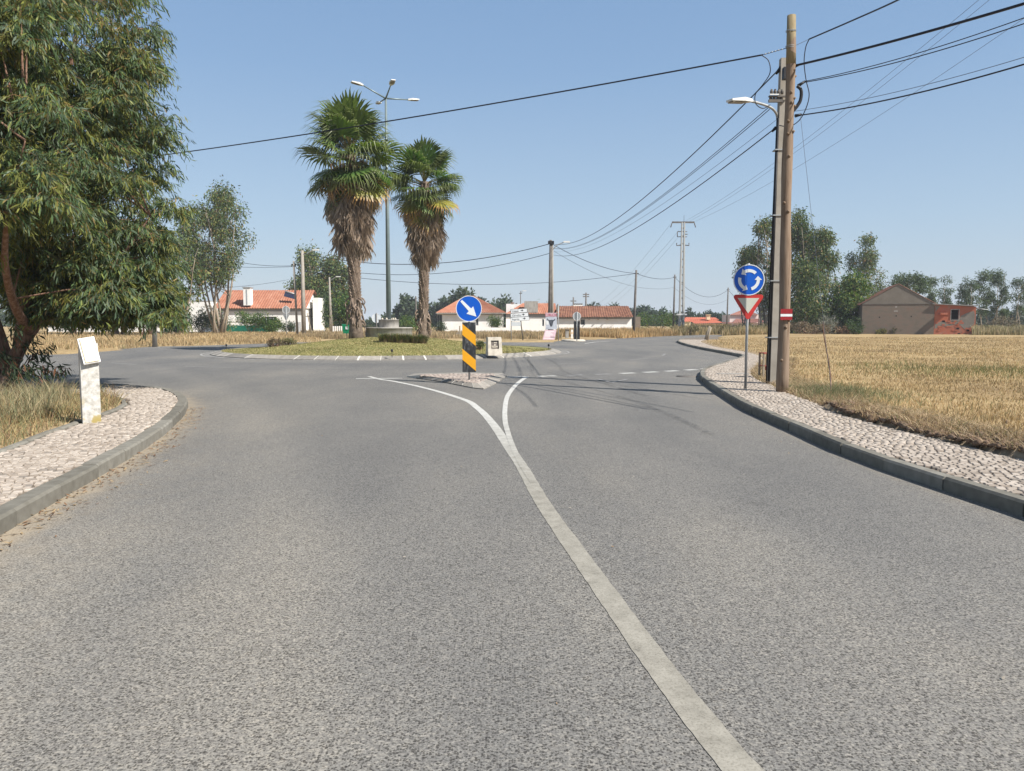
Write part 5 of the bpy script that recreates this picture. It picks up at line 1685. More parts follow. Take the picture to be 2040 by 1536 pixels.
for xx in (hx0 + 0.35, hx1 - 0.65):
    MB().add([(xx, D + 0.02, ze - 0.02), (xx, D + 8, ze - 0.02), (xx, D + 4, zr - 0.1), (xx + 0.22, D + 0.02, ze - 0.02), (xx + 0.22, D + 8, ze - 0.02), (xx + 0.22, D + 4, zr - 0.1)], [(0, 1, 2), (5, 4, 3), (0, 3, 4, 1), (1, 4, 5, 2), (2, 5, 3, 0)]).build('gable', M['white_paint'], h1)
cx0, cx1 = X_at(488.5, D), X_at(502, D)
ch_ = MB().box(cx0, cx1, D - 0.46, D + 0.6, Z_at(608.5, D), Z_at(573.5, D)).build('chimney', M['white_paint'], h1)
MB().box(cx0 - 0.1, cx1 + 0.1, D - 0.56, D + 0.7, Z_at(573.5, D), Z_at(572, D)).build('chimney_cap', M['grey_trim_shade'], ch_)
MB().box((cx0 + cx1) / 2 - 0.08, (cx0 + cx1) / 2 + 0.08, D - 0.49, D - 0.462, Z_at(607, D), Z_at(577, D)).build('slot', M['grey_trim_shade'], ch_)
sx0 = X_at(564, D)
sp = MB().box(0, 1.45, -0.05, 0.0, 0, 0.62).build('solar_panel', M['solar'], h1)
sp.location = (sx0, D + 0.5, Z_at(590, D)); sp.rotation_euler = (R(-20), R(15), 0)
MB().tube([(0.0, -0.06, 0.68), (1.45, -0.06, 0.68)], 0.1, 8).build('water_tank', M['galv'], sp)
MB().box(hx1 + 0.05, hx1 + 0.85, D + 2.5, D + 6, 0, Z_at(592, D)).build('rear_wing', M['white_paint'], h1)
# garden fence of the house
D2 = 94.0
gf = thing('garden_wall', 'low white garden wall with green mesh before the orange-roofed house', 'wall')
MB().box(X_at(448, D2), X_at(588, D2), D2, D2 + 0.2, -0.1, Z_at(654, D2) + 0.3).build('wall', M['white_paint'], gf)
MB().box(X_at(448, D2), X_at(546, D2), D2 - 0.08, D2 - 0.03, 0.35, Z_at(651, D2) + 0.18).build('mesh_panel', M['green_fence'], gf)
MB().tube([(X_at(448, D2), D2 + 0.1, 1.5), (X_at(505, D2), D2 + 0.1, 1.45)], 0.05, 6).build('rail', M['pole_dark'], gf)
for k in range(4):
    xx = X_at(586 + k * 3.5, D2)
    MB().box(xx, xx + 0.12, D2 - 0.04, D2 + 0.06, -0.1, 1.5).build('gate_bar', M['grey_trim_shade'], gf)

# white buildings behind the big tree
D = 104.0
w1 = thing('house', 'low white building half hidden behind the grove left of the concrete pole', 'house')
wall_panel('wall', w1, (X_at(95, D), D), (X_at(330, D), D), Z_at(605, D), 0.25, M['white_paint'], [(10.5, 11.6, 0.9, 2.1), (3.4, 4.6, 0.9, 2.1)])
tiled('roof', w1, (X_at(92, D), D - 0.4, Z_at(605, D) - 0.02), (X_at(332, D), D - 0.4, Z_at(605, D) - 0.02), (X_at(332, D), D + 4, Z_at(597, D)), (X_at(92, D), D + 4, Z_at(597, D)), M['tile_brown'], 0.33, 0.04)
wall_panel('wall', w1, (X_at(330, D) - 0.26, D + 0.26), (X_at(330, D) - 0.26, D + 6), Z_at(605, D), 0.25, M['white_paint'])
MB().box(X_at(330, D) + 0.1, X_at(337, D), D - 0.5, D - 0.4, 0, 1.2).build('green_gate', M['green_fence'], w1)
w2 = thing('house', 'plain white block house left of the multi-stem tree', 'house')
MB().box(X_at(369, D), X_at(420, D), D, D + 6, -0.1, Z_at(600, D)).build('wall', M['white_paint'], w2)
MB().box(X_at(368.4, D), X_at(420.6, D), D - 0.06, D + 6.06, Z_at(600, D), Z_at(599, D)).build('roof_edge', M['grey_trim_shade'], w2)
MB().box(X_at(376, D), X_at(378, D), D - 0.05, D - 0.01, 0.2, 2.4).build('stain_pipe', M['grey_trim_shade'], w2)
w3 = thing('gate_post', 'white gate post with a dark cap right of the concrete pole', 'gate post', (X_at(347, D - 3), D - 3, 0))
MB().box(-0.18, 0.18, -0.18, 0.18, 0, 1.2).build('post', M['white_paint'], w3)
MB().box(-0.24, 0.24, -0.24, 0.24, 1.2, 1.3).build('cap', M['grey_trim_shade'], w3)

# hipped house centre right
D = 110.0
hx0, hx1 = X_at(869, D), X_at(1008, D)
ze, zr = Z_at(623, D), Z_at(589, D + 5)
h2_ = thing('house', 'white house with an orange hipped roof behind the keep-right sign', 'house')
wall_panel('wall', h2_, (hx0 + 0.9, D), (hx1 - 0.5, D), ze, 0.25, M['white_paint'], [(X_at(881, D) - hx0 - 0.9 - 0.75, X_at(881, D) - hx0 - 0.9, 0.0, 2.6), (X_at(948, D) - hx0 - 0.9, X_at(953, D) - hx0 - 0.9, 1.0, 2.4)])
MB().box(hx0 + 0.9, hx1 - 0.5, D - 0.012, D - 0.002, ze - 0.28, ze - 0.02).build('eave_shade', M['grey_trim_shade'], h2_)  # shade below the hipped eave, put in as grey colour
MB().box(X_at(1000, D), hx1 - 0.5, D - 0.014, D - 0.0, 0, ze - 0.3).build('side_return', M['grey_trim_shade'], h2_)
cxr = X_at(932, D)
A_, B_, C_, D_ = Vector((hx0, D - 0.6, ze)), Vector((hx1, D - 0.6, ze)), Vector((hx1, D + 11, ze)), Vector((hx0, D + 11, ze))
r0_, r1_ = Vector((cxr - 0.5, D + 5, zr)), Vector((cxr + 0.5, D + 5, zr))
tiled('roof', h2_, A_, B_, r1_, r0_, M['tile'], 0.33, 0.05)
tiled('roof', h2_, B_, C_, r1_, r1_ + Vector((0, 0.02, 0)), M['tile'], 0.33, 0.05)
tiled('roof', h2_, D_, A_, r0_, r0_ + Vector((0, -0.02, 0)), M['tile'], 0.33, 0.05)
MB().box(hx0, hx1, D - 0.62, D - 0.5, ze - 0.14, ze - 0.02).build('fascia', M['concrete'], h2_)
MB().box(hx1 - 0.75, hx1 - 0.5, D + 0.26, D + 10, 0, ze).build('wall', M['white_paint'], h2_)
gwl = MB().box(X_at(905, 104), X_at(1020, 104), 104, 104.2, -0.1, 0.75).build('garden_wall', M['white_paint']); tag(gwl, 'low white boundary wall before the hipped house and its small tree', 'wall')

# middle white house with chimney block
D = 112.0
hx0, hx1 = X_at(1008, D), X_at(1110, D)
ze, zr = Z_at(625, D), Z_at(604, D + 3.5)
h3 = thing('house', 'white house with a wide cement chimney behind the direction sign', 'house')
wall_panel('wall', h3, (hx0, D), (hx1, D), ze, 0.25, M['white_paint'], [(X_at(1080, D) - hx0, X_at(1084, D) - hx0, 0.9, 1.9)])
MB().box(hx0, hx1, D - 0.012, D - 0.002, ze - 0.5, ze - 0.02).build('eave_shade', M['grey_trim_shade'], h3)  # eave shadow painted along the top of the white wall
tiled('roof', h3, (hx0 - 0.1, D - 0.4, ze), (X_at(1109, D), D - 0.4, ze), (X_at(1109, D), D + 3.5, zr), (X_at(1042, D), D + 3.5, zr), M['tile'], 0.33, 0.05)
MB().box(hx0, X_at(1109, D), D + 3.5, D + 3.6, 0, zr - 0.1).build('rear_wall', M['white_paint'], h3)
MB().box(X_at(1045, D), X_at(1071.5, D), D - 0.2, D + 1.6, ze + 0.15, Z_at(600, D)).build('chimney', M['concrete'], h3)
c2_ = MB().box(X_at(1018.5, D), X_at(1023.5, D), D + 0.2, D + 0.7, ze, Z_at(604, D)).build('chimney', M['white_paint'], h3)
MB().box(X_at(1017.5, D), X_at(1024.5, D), D + 0.1, D + 0.8, Z_at(604, D), Z_at(602.5, D)).build('chimney_cap', M['tile_old'], c2_)

# long low house with old tiles
D = 96.0
hx0, hx1 = X_at(1108, D), X_at(1261, D)
ze, zr = Z_at(632, D), Z_at(609.5, D + 4)
h4 = thing('house', 'long low white house with an old mottled brown tiled roof', 'house')
wall_panel('wall', h4, (hx0, D), (hx1 - 0.15, D), ze, 0.25, M['white_paint'], [(X_at(1157, D) - hx0, X_at(1165.5, D) - hx0, Z_at(647, D), Z_at(636, D))])
wall_panel('wall', h4, (hx1 - 0.41, D + 0.26), (hx1 - 0.41, D + 8), ze, 0.25, M['white_paint'])
MB().box(hx0, hx1 - 0.15, D - 0.012, D - 0.002, ze - 0.22, ze - 0.02).build('eave_shade', M['grey_trim_shade'], h4)  # painted strip of shade beneath the old tiles
tiled('roof', h4, (hx0 - 0.2, D - 0.5, ze), (hx1, D - 0.5, ze), (hx1, D + 4, zr), (hx0 + 0.4, D + 4, zr), M['tile_old'], 0.30, 0.05, rows=9)
tiled('roof', h4, (hx0 - 0.2, D + 8.5, ze), (hx1, D + 8.5, ze), (hx1, D + 4, zr), (hx0 + 0.4, D + 4, zr), M['tile_old'], 0.30, 0.05)
MB().add([(hx1 - 0.4, D + 0.02, ze - 0.02), (hx1 - 0.4, D + 8, ze - 0.02), (hx1 - 0.4, D + 4, zr - 0.1), (hx1 - 0.2, D + 0.02, ze - 0.02), (hx1 - 0.2, D + 8, ze - 0.02), (hx1 - 0.2, D + 4, zr - 0.1)], [(0, 1, 2), (5, 4, 3), (0, 3, 4, 1), (1, 4, 5, 2), (2, 5, 3, 0)]).build('gable', M['white_paint'], h4)
for k in range(3):
    xx = X_at(1172 + k * 18, D)
    o = MB().box(0, 0.16, -0.5, 0.0, 0, 0.05).build('roof_bracket', M['tile_old'], h4)
    o.location = (xx, D - 0.01, Z_at(636.5, D))
rw = MB().box(X_at(1264, 99), X_at(1276, 99), 99, 99.3, -0.1, Z_at(631, 99)).build('yard_wall', M['block_wall']); tag(rw, 'brown yard wall at the right end of the long low house', 'wall')
vt = thing('shed_roof', 'white flat roof with five little vents behind the long tiled roof', 'roof', (X_at(1142, 130), 130, 0))
w_ = X_at(1161, 130) - X_at(1142, 130)
MB().box(0, w_, 0, 6, -0.1, Z_at(607.5, 130)).build('slab', M['white_paint'], vt)
for k in range(5):
    MB().tube([(0.2 + w_ * k / 5.2, 0.2, Z_at(607.5, 130)), (0.2 + w_ * k / 5.2, 0.2, Z_at(604.5, 130))], [0.1, 0.16], 8).build('vent', M['pole_dark'], vt)

# far red-roofed and pink houses
D = 150.0
h5 = thing('house', 'far house with a broad red tiled roof and cream chimney left of the triangle sign', 'house')
MB().box(X_at(1384, D), X_at(1458, D), D, D + 8, 0, Z_at(645, D)).build('wall', M['cream_paint'], h5)
tiled('roof', h5, (X_at(1383, D), D - 0.6, Z_at(644.5, D)), (X_at(1440, D), D - 0.6, Z_at(643, D)), (X_at(1434, D), D + 2.5, Z_at(637.5, D)), (X_at(1376, D), D + 2.5, Z_at(637.5, D)), M['tile_red'], 0.4, 0.05)
tiled('roof', h5, (X_at(1376, D), D + 2.6, Z_at(637, D)), (X_at(1440, D), D + 2.6, Z_at(637, D)), (X_at(1438, D), D + 5, Z_at(632, D)), (X_at(1376, D), D + 5, Z_at(631.5, D)), M['tile_red'], 0.4, 0.05)
MB().box(X_at(1438, D), X_at(1460, D), D - 0.4, D + 5, Z_at(644, D), Z_at(642, D)).build('lean_to_roof', M['tile_brown'], h5)
ck = MB().box(X_at(1412, D), X_at(1419, D), D + 1.6, D + 2.4, Z_at(637, D), Z_at(627.5, D)).build('chimney', M['cream_paint'], h5)
MB().box(X_at(1411, D), X_at(1420, D), D + 1.4, D + 2.6, Z_at(627.5, D), Z_at(626.5, D)).build('chimney_cap', M['cream_paint'], ck)
h6 = thing('shed', 'small cream yellow shed at the foot of the power pole', 'shed')
MB().box(X_at(1363, D), X_at(1376, D), D, D + 4, 0, Z_at(640.5, D)).build('wall', M['cream_paint'], h6)
tiled('roof', h6, (X_at(1362, D), D - 0.3, Z_at(640.5, D)), (X_at(1377, D), D - 0.3, Z_at(640.5, D)), (X_at(1377, D), D + 3, Z_at(633, D)), (X_at(1367, D), D + 3, Z_at(634, D)), M['tile_red'], 0.4, 0.05)
D = 160.0
h7 = thing('house', 'two-storey pink house with brown roofs behind the give-way triangle', 'house')
MB().box(X_at(1460, D), X_at(1527, D), D, D + 8, 0, Z_at(643, D)).build('lower_wall', M['pink_paint'], h7)
tiled('roof', h7, (X_at(1458, D), D - 0.5, Z_at(643, D)), (X_at(1530, D), D - 0.5, Z_at(642, D)), (X_at(1520, D), D + 3, Z_at(635, D)), (X_at(1474, D), D + 3, Z_at(635, D)), M['tile_brown'], 0.4, 0.05)
MB().box(X_at(1462, D), X_at(1524, D), D + 3.05, D + 9, 0, Z_at(627, D)).build('upper_wall', M['pink_paint'], h7)
tiled('roof', h7, (X_at(1460, D), D + 2.6, Z_at(627, D)), (X_at(1520, D), D + 2.6, Z_at(627, D)), (X_at(1508, D), D + 6, Z_at(617, D)), (X_at(1494, D), D + 6, Z_at(617, D)), M['tile_brown'], 0.4, 0.05)
MB().box(X_at(1490, D), X_at(1494, D), D + 1, D + 2, Z_at(641, D), Z_at(632, D)).build('chimney', M['pink_paint'], h7)

# old shed on the right with brick lean-to
D = 88.0
hx0, hx1 = X_at(1717, D), X_at(1861, D)
ze, zr = Z_at(606, D), Z_at(567, D)
sh = thing('shed', 'old windowless cement block barn with a low gable in the field', 'barn')
wall_panel('wall', sh, (hx0, D), (hx1, D), ze, 0.3, M['block_wall'])
wall_panel('wall', sh, (hx0, D + 9), (hx0, D + 0.31), ze, 0.3, M['block_wall'])
MB().prism([(hx0 - 0.15, ze), (hx1 + 0.1, ze), (X_at(1788, D), zr)], D - 0.03, D + 0.3).build('gable', M['gable'], sh)
xr_ = X_at(1788, D)
MB().box(hx0 - 0.15, hx1 + 0.1, D - 0.045, D - 0.031, ze - 0.04, ze + 0.03).build('string_course', M['pole_dark'], sh)
for (xa, xb) in ((hx0 - 0.3, xr_), (hx1 + 0.25, xr_)):
    tiled('roof', sh, (xa, D - 0.1, ze - 0.05), (xa, D + 9, ze - 0.05), (xb, D + 9, zr + 0.03), (xb, D - 0.1, zr + 0.03), M['tile_old'], 0.35, 0.04)
for (x, y) in ((1752.5, 632), (1786, 629.5), (1816, 630.5)):
    xx, zz = X_at(x, D), Z_at(y, D)
    MB().box(xx - 0.07, xx + 0.07, D - 0.01, D - 0.002, zz - 0.07, zz + 0.07).build('hole', M['dark_hole'], sh)
for (x, y, s) in ((1785, 612, 1), (1785, 620, 1.8)):
    xx, zz = X_at(x, D), Z_at(y, D)
    MB().box(xx - 0.12 * s, xx + 0.12 * s, D - 0.012, D - 0.003, zz - 0.08, zz + 0.08).build('mortar_patch', M['concrete'], sh)
an = thing('shed', 'brick lean-to with a dark window hole joined to the block barn', 'shed')
ax0, ax1 = X_at(1861.5, D), X_at(1940.5, D)
zt0, zt1 = Z_at(607.5, D), Z_at(612, D)
wx0, wx1, wz0, wz1 = X_at(1893.5, D), X_at(1908, D), Z_at(637, D), Z_at(618, D)
zt = zt1 - 0.02
mb = MB()
for (xa, xb, za, zb2) in ((ax0, wx0, -0.1, zt), (wx1, ax1, -0.1, zt), (wx0, wx1, -0.1, wz0), (wx0, wx1, wz1, zt)):
    mb.box(xa, xb, D + 0.05, D + 0.35, za, zb2)
mb.build('wall', M['brick_red'], an)
MB().prism([(ax0, zt), (ax1, zt), (ax0, zt0)], D + 0.06, D + 0.35).build('wall_top', M['brick_red'], an)
fm = MB()
for (xa, xb, za, zb2) in ((wx0 - 0.08, wx0, wz0 - 0.08, wz1 + 0.08), (wx1, wx1 + 0.08, wz0 - 0.08, wz1 + 0.08), (wx0, wx1, wz1, wz1 + 0.08), (wx0, wx1, wz0 - 0.08, wz0)):
    fm.box(xa, xb, D + 0.0, D + 0.049, za, zb2)
fw = fm.build('window', M['concrete'], an)
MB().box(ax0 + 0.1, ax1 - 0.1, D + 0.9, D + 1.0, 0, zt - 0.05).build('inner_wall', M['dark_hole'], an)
o = MB().add([(ax0 - 0.3, D - 0.25, zt0 + 0.03), (ax1 + 0.12, D - 0.25, zt1 + 0.04), (ax1 + 0.12, D + 4.5, zt1 + 0.04), (ax0 - 0.3, D + 4.5, zt0 + 0.03), (ax0 - 0.3, D - 0.25, zt0 + 0.11), (ax1 + 0.12, D - 0.25, zt1 + 0.12), (ax1 + 0.12, D + 4.5, zt1 + 0.12), (ax0 - 0.3, D + 4.5, zt0 + 0.11)],
             [(0, 3, 2, 1), (4, 5, 6, 7), (0, 1, 5, 4), (1, 2, 6, 5), (2, 3, 7, 6), (3, 0, 4, 7)]).build('roof', M['concrete'], an)
MB().box(X_at(1870, D), X_at(1884, D), D - 0.85, D + 0.049, Z_at(627.5, D), Z_at(623.5, D)).build('ledge', M['brick_piece'], an)
pxz = [(X_at(x_, D), Z_at(y_, D)) for x_, y_ in ((1863, 645), (1876, 640), (1890, 638.5), (1909, 638.5), (1912, 630), (1921, 625), (1936, 620), (1938.5, 628), (1938, 645), (1932, 651), (1921, 656), (1912, 648), (1900, 646), (1888, 651), (1875, 649), (1863, 655))]
MB().prism(pxz, D + 0.038, D + 0.0495).build('plaster_patch', M['plaster_old'], an)
pxz = [(X_at(x_, D), Z_at(y_, D)) for x_, y_ in ((1862, 609), (1872, 610), (1868, 616), (1863, 622))]
MB().prism(pxz, D + 0.038, D + 0.0495).build('plaster_patch', M['plaster_old'], an)
MB().box(ax1 - 0.3, ax1, D + 0.36, D + 4.2, -0.1, zt).build('end_wall', M['brick_red'], an)
MB().tube([(ax1 + 0.1, D + 1, Z_at(615, D)), (X_at(1967, D), D + 1, Z_at(618, D))], 0.05, 6).build('protruding_pole', M['galv'], an)
rr = random.Random(12)
for k in range(46):
    row = rr.randrange(0, 8)
    xx = ax0 + 0.1 + rr.random() * 4.2 * (1 - 0.05 * row)
    zz = 0.12 + row * 0.2
    xx = ax0 + 0.08 + round((xx - ax0) / 0.32) * 0.32 + (row % 2) * 0.16
    MB().box(xx, xx + 0.29, D + 0.05 - rr.uniform(0.015, 0.05), D + 0.049, zz, zz + 0.17).build('brick', M['brick_piece'] if rr.random() < 0.75 else M['dark_hole'], an)

a25 = R(-19)
px0, py0 = X_at(1717, 88.0), 88.0
for o in (sh, an):
    o.scale = (0.889, 1, 1)
    o.rotation_euler = (0, 0, a25)
    sx_, sy_ = px0 * 0.889, py0
    o.location = (px0 - (sx_ * math.cos(a25) - sy_ * math.sin(a25)), py0 - (sx_ * math.sin(a25) + sy_ * math.cos(a25)), 0)

# ------------------------------------------------------------------ foliage
def rot_frames(n, r_):
    v = r_.normal(size=(n, 3)); v /= np.linalg.norm(v, axis=1)[:, None]
    return v


def leaf_strip(base, dirv, side, L, W, bend, tint):
    """curved lance-shaped leaves, four triangles each"""
    n = len(base)
    up = np.cross(dirv, side)
    P0 = base
    P1 = base + dirv * (L * 0.33)[:, None] + up * (bend * L * 0.10)[:, None]
    P2 = base + dirv * (L * 0.70)[:, None] + side * (bend * L * 0.08)[:, None]
    P3 = base + dirv * L[:, None] + side * (bend * L * 0.25)[:, None]
    V = np.stack([P0, P1 - side * (W * 0.5)[:, None], P1 + side * (W * 0.5)[:, None], P2 - side * (W * 0.42)[:, None], P2 + side * (W * 0.42)[:, None], P3], 1).reshape(-1, 3)
    i = np.arange(n) * 6
    Q = np.stack([i + 1, i + 2, i + 4, i + 3], 1)
    T = np.vstack([np.stack([i, i + 2, i + 1], 1), np.stack([i + 3, i + 4, i + 5], 1)])
    return V, Q, T, np.repeat(tint, 6, 0)


def leaf_rhomb(base, dirv, side, L, W, tint):
    n = len(base)
    P1 = base + dirv * (L * 0.45)[:, None]
    V = np.stack([base, P1 - side * (W * 0.5)[:, None], base + dirv * L[:, None], P1 + side * (W * 0.5)[:, None]], 1).reshape(-1, 3)
    i = np.arange(n) * 4
    return V, np.stack([i, i + 3, i + 2, i + 1], 1), np.repeat(tint, 4, 0)


def palette_pick(n, cols, wts, r_, jit=0.2):
    cols = np.array(cols); w = np.array(wts, float); w /= w.sum()
    c = cols[r_.choice(len(cols), n, p=w)]
    return c * (1 + jit * (r_.random((n, 1)) - 0.5) * 2)


EUC = [(0.055, 0.088, 0.030), (0.095, 0.138, 0.048), (0.185, 0.20, 0.052), (0.13, 0.16, 0.095), (0.25, 0.165, 0.07)]
EUC_W = [0.33, 0.32, 0.18, 0.10, 0.07]
GREEN = [(0.035, 0.075, 0.018), (0.06, 0.12, 0.025), (0.11, 0.17, 0.03), (0.16, 0.17, 0.035)]
GREEN_W = [0.3, 0.35, 0.25, 0.1]
DARKF = [(0.035, 0.058, 0.026), (0.052, 0.08, 0.036), (0.085, 0.11, 0.052)]
DARKF_W = [0.35, 0.4, 0.25]


def norm(a): return a / (np.linalg.norm(a, axis=1)[:, None] + 1e-9)


def far_crown(clumps, n, L, W, r_, cols, wts, droop=0.8):
    """clumps: (x,y,z,rx,rz); leaf quads spread through them, thicker near the surfaces"""
    C = np.array(clumps)
    vol = C[:, 3] ** 2 * C[:, 4]
    k = r_.choice(len(C), n, p=vol ** 0.7 / (vol ** 0.7).sum())
    d = rot_frames(n, r_)
    rad = r_.random(n) ** 0.45
    p = C[k, :3] + (d * rad[:, None] + 0.20 * r_.normal(size=(n, 3))) * np.stack([C[k, 3], C[k, 3], C[k, 4]], 1)
    dv = norm(d * 0.6 + r_.normal(size=(n, 3)) * 0.5 + np.array([0, 0, -droop]))
    sd = norm(np.cross(dv, r_.normal(size=(n, 3))))
    clt = (1 + 0.35 * (r_.random(len(C)) - 0.5))[k][:, None]
    t = palette_pick(n, cols, wts, r_) * clt
    return leaf_rhomb(p, dv, sd, L * r_.uniform(0.6, 1.3, n), W * r_.uniform(0.6, 1.3, n), t)


def tree(label, x, y, h, crown, n, trunks=1, r0=0.18, seed=1, cols=EUC, wts=EUC_W, L=0.36, W=0.14, bark='bark_pale', spread=0.3, droop=0.8, name='tree', cat='tree', group=None, nclump=26, clump_r=0.11, lowtwigs=0, z0=0.0):
    """crown: list of (height fraction, radius in metres) giving the outline"""
    r_ = np.random.default_rng(seed)
    t = thing(name, label, cat, (x, y, z0), 0, group)
    hs = [c[0] for c in crown]; rs_ = [c[1] for c in crown]
    tops = []
    mb = MB()
    lines = []
    for k in range(trunks):
        a = 2 * math.pi * (k + 0.3) / trunks + r_.uniform(-0.4, 0.4)
        sp_ = spread * h * (0.35 + 0.65 * r_.random()) if trunks > 1 else spread * h * 0.12
        th = h * r_.uniform(0.78, 0.95) if trunks > 1 else h * 0.93
        pts = []
        for j in range(7):
            q = j / 6
            pts.append(Vector((math.cos(a) * (0.25 * (trunks > 1) + sp_ * q ** 1.2) + 0.03 * h * math.sin(q * 5 + a), math.sin(a) * (0.2 * (trunks > 1) + sp_ * q ** 1.2), th * q - 0.1 * (j == 0))))
        rr0 = r0 * (1 if trunks == 1 else r_.uniform(0.6, 1))
        mb.tube(pts, [rr0 * (1 - 0.86 * j / 6) for j in range(7)], 7)
        lines.append(pts)
    clumps = []
    for k in range(nclump):
        hf = r_.uniform(hs[0], hs[-1]); R0 = np.interp(hf, hs, rs_)
        a = r_.uniform(0, 2 * math.pi); q = math.sqrt(r_.random()) * 0.95
        cr = max(0.35, h * clump_r * r_.uniform(0.6, 1.25))
        rad = max(0.0, R0 - cr * 0.6) * (0.35 + 0.65 * q)
        c = Vector((math.cos(a) * rad, math.sin(a) * rad, hf * h))
        clumps.append((c.x, c.y, c.z, cr, cr * r_.uniform(0.7, 1.2)))
        ln = lines[r_.integers(len(lines))]
        best = min(((p - c).length + max(0, p.z - c.z) * 2, i) for i, p in enumerate(ln))[1]
        s_ = ln[max(0, best - 1)]
        m_ = s_.lerp(c, 0.55) + Vector((0, 0, -0.04 * h))
        mb.tube([s_, m_, c], [r0 * 0.28, r0 * 0.16, r0 * 0.05], 5, cap=False)
    mb.build('trunk', M[bark], t)
    V, Q, T = far_crown(clumps, n, L, W, r_, cols, wts, droop)
    link('crown', np_mesh('crown', V, quads=Q, material=M['leaf_far'], tint=T), t)
    return t


def tree_px(label, px, base_y, top_y, D, crown, n, **k):
    h = Z_at(top_y, D)
    return tree(label, X_at(px, D), D, h, crown, n, **k)


# left of the orange roof: multi-stem eucalyptus
tree_px('tall eucalyptus with many bare pale stems left of the orange-roofed house', 436, 662, 376, 84, [(0.36, 2.0), (0.5, 3.6), (0.7, 4.3), (0.9, 3.4), (1.0, 1.5)], 17000, trunks=9, r0=0.17, seed=3, spread=0.20, nclump=54, clump_r=0.075, L=0.32, W=0.12)
tree_px('ragged eucalyptus leaning in between the near tree and the tall one', 352, 660, 480, 76, [(0.3, 1.5), (0.6, 3.2), (0.85, 2.6), (1.0, 1)], 7000, trunks=5, r0=0.14, seed=4, spread=0.35, nclump=30, clump_r=0.11)
tree_px('first dark bushy tree of the grove left of the concrete pole', 290, 660, 560, 74, [(0.35, 1.4), (0.7, 2.2), (1.0, 1.5)], 3600, trunks=7, r0=0.13, seed=5, spread=0.55, nclump=22, clump_r=0.18, bark='bark')
tree_px('second dark bushy tree of the grove under the near crown', 235, 660, 555, 76, [(0.45, 1.6), (0.75, 2.4), (1.0, 1.5)], 3800, trunks=7, r0=0.13, seed=6, spread=0.55, nclump=22, clump_r=0.18, bark='bark')
tree_px('third dark bushy tree of the grove near the left edge', 150, 660, 545, 78, [(0.4, 1.8), (0.7, 2.6), (1.0, 1.6)], 4200, trunks=6, r0=0.14, seed=7, spread=0.55, nclump=24, clump_r=0.18, bark='bark')
tree_px('leftmost bushy tree across the road behind the trunk', 60, 660, 530, 80, [(0.3, 2.0), (0.7, 3.0), (1.0, 1.6)], 4500, trunks=5, r0=0.15, seed=8, spread=0.5, nclump=24, clump_r=0.18, bark='bark')
tree_px('round dark green tree before the white block house', 352, 657, 612, 92, [(0.1, 1.0), (0.6, 1.7), (1.0, 1.2)], 2400, r0=0.12, seed=9, cols=DARKF, wts=DARKF_W, nclump=14, clump_r=0.28)
# trees behind / right of the orange-roofed house
tree_px('broad tall tree behind the right end of the orange-roofed house', 626, 655, 508, 122, [(0.25, 3), (0.6, 4.6), (0.85, 4.2), (1.0, 2)], 11000, trunks=3, r0=0.3, seed=10, spread=0.22, nclump=40, clump_r=0.13, L=0.42, W=0.2)
tree_px('tall pale-leaved tree just left of the left palm trunk', 672, 655, 518, 124, [(0.25, 2), (0.6, 3.4), (0.85, 3.2), (1.0, 1.5)], 8000, trunks=2, r0=0.28, seed=11, spread=0.2, nclump=32, clump_r=0.13, L=0.42, W=0.2)
tree_px('dense leafy low tree between the lamp poles and the left palm', 680, 660, 592, 108, [(0.1, 2.0), (0.5, 2.8), (1.0, 1.6)], 5200, r0=0.15, seed=12, cols=GREEN, wts=GREEN_W, nclump=24, clump_r=0.28)
tree_px('bushy dark green tree right beside the rear wing of the orange-roofed house', 634, 660, 590, 106, [(0.1, 1.8), (0.5, 2.6), (1.0, 1.5)], 5200, r0=0.15, seed=13, cols=DARKF + GREEN, wts=[.2, .3, .2, .1, .1, .1, 0], nclump=24, clump_r=0.28)


def shrub(label, px, D, w, h, n, seed, cols=GREEN, wts=GREEN_W, z0=0.1, L=0.2, W=0.1, name='shrub', y=None, x=None, nc=9, cat='shrub', droop=0.1):
    r_ = np.random.default_rng(seed)
    X = X_at(px, D) if x is None else x
    t = thing(name, label, cat, (X, D, z0))
    cl = []
    mb = MB()
    for k in range(nc):
        c = (r_.uniform(-0.42, 0.42) * w, r_.uniform(-0.25, 0.25) * w, h * r_.uniform(0.25, 0.72))
        rr0 = h * r_.uniform(0.22, 0.34)
        cl.append((*c, min(rr0, w * 0.3), rr0))
        mb.tube([(c[0] * 0.02, c[1] * 0.02, -0.05), (c[0] * 0.8, c[1] * 0.8, c[2] * 0.6), c], [0.03, 0.02, 0.008], 5, cap=False)
    mb.build('stems', M['bark'], t)
    V, Q, T = far_crown(cl, n, L, W, r_, cols, wts, droop)
    V[:, 2] = np.maximum(V[:, 2], 0.0)
    link('foliage', np_mesh('foliage', V, quads=Q, material=M['leaf_far'], tint=T), t)
    return t


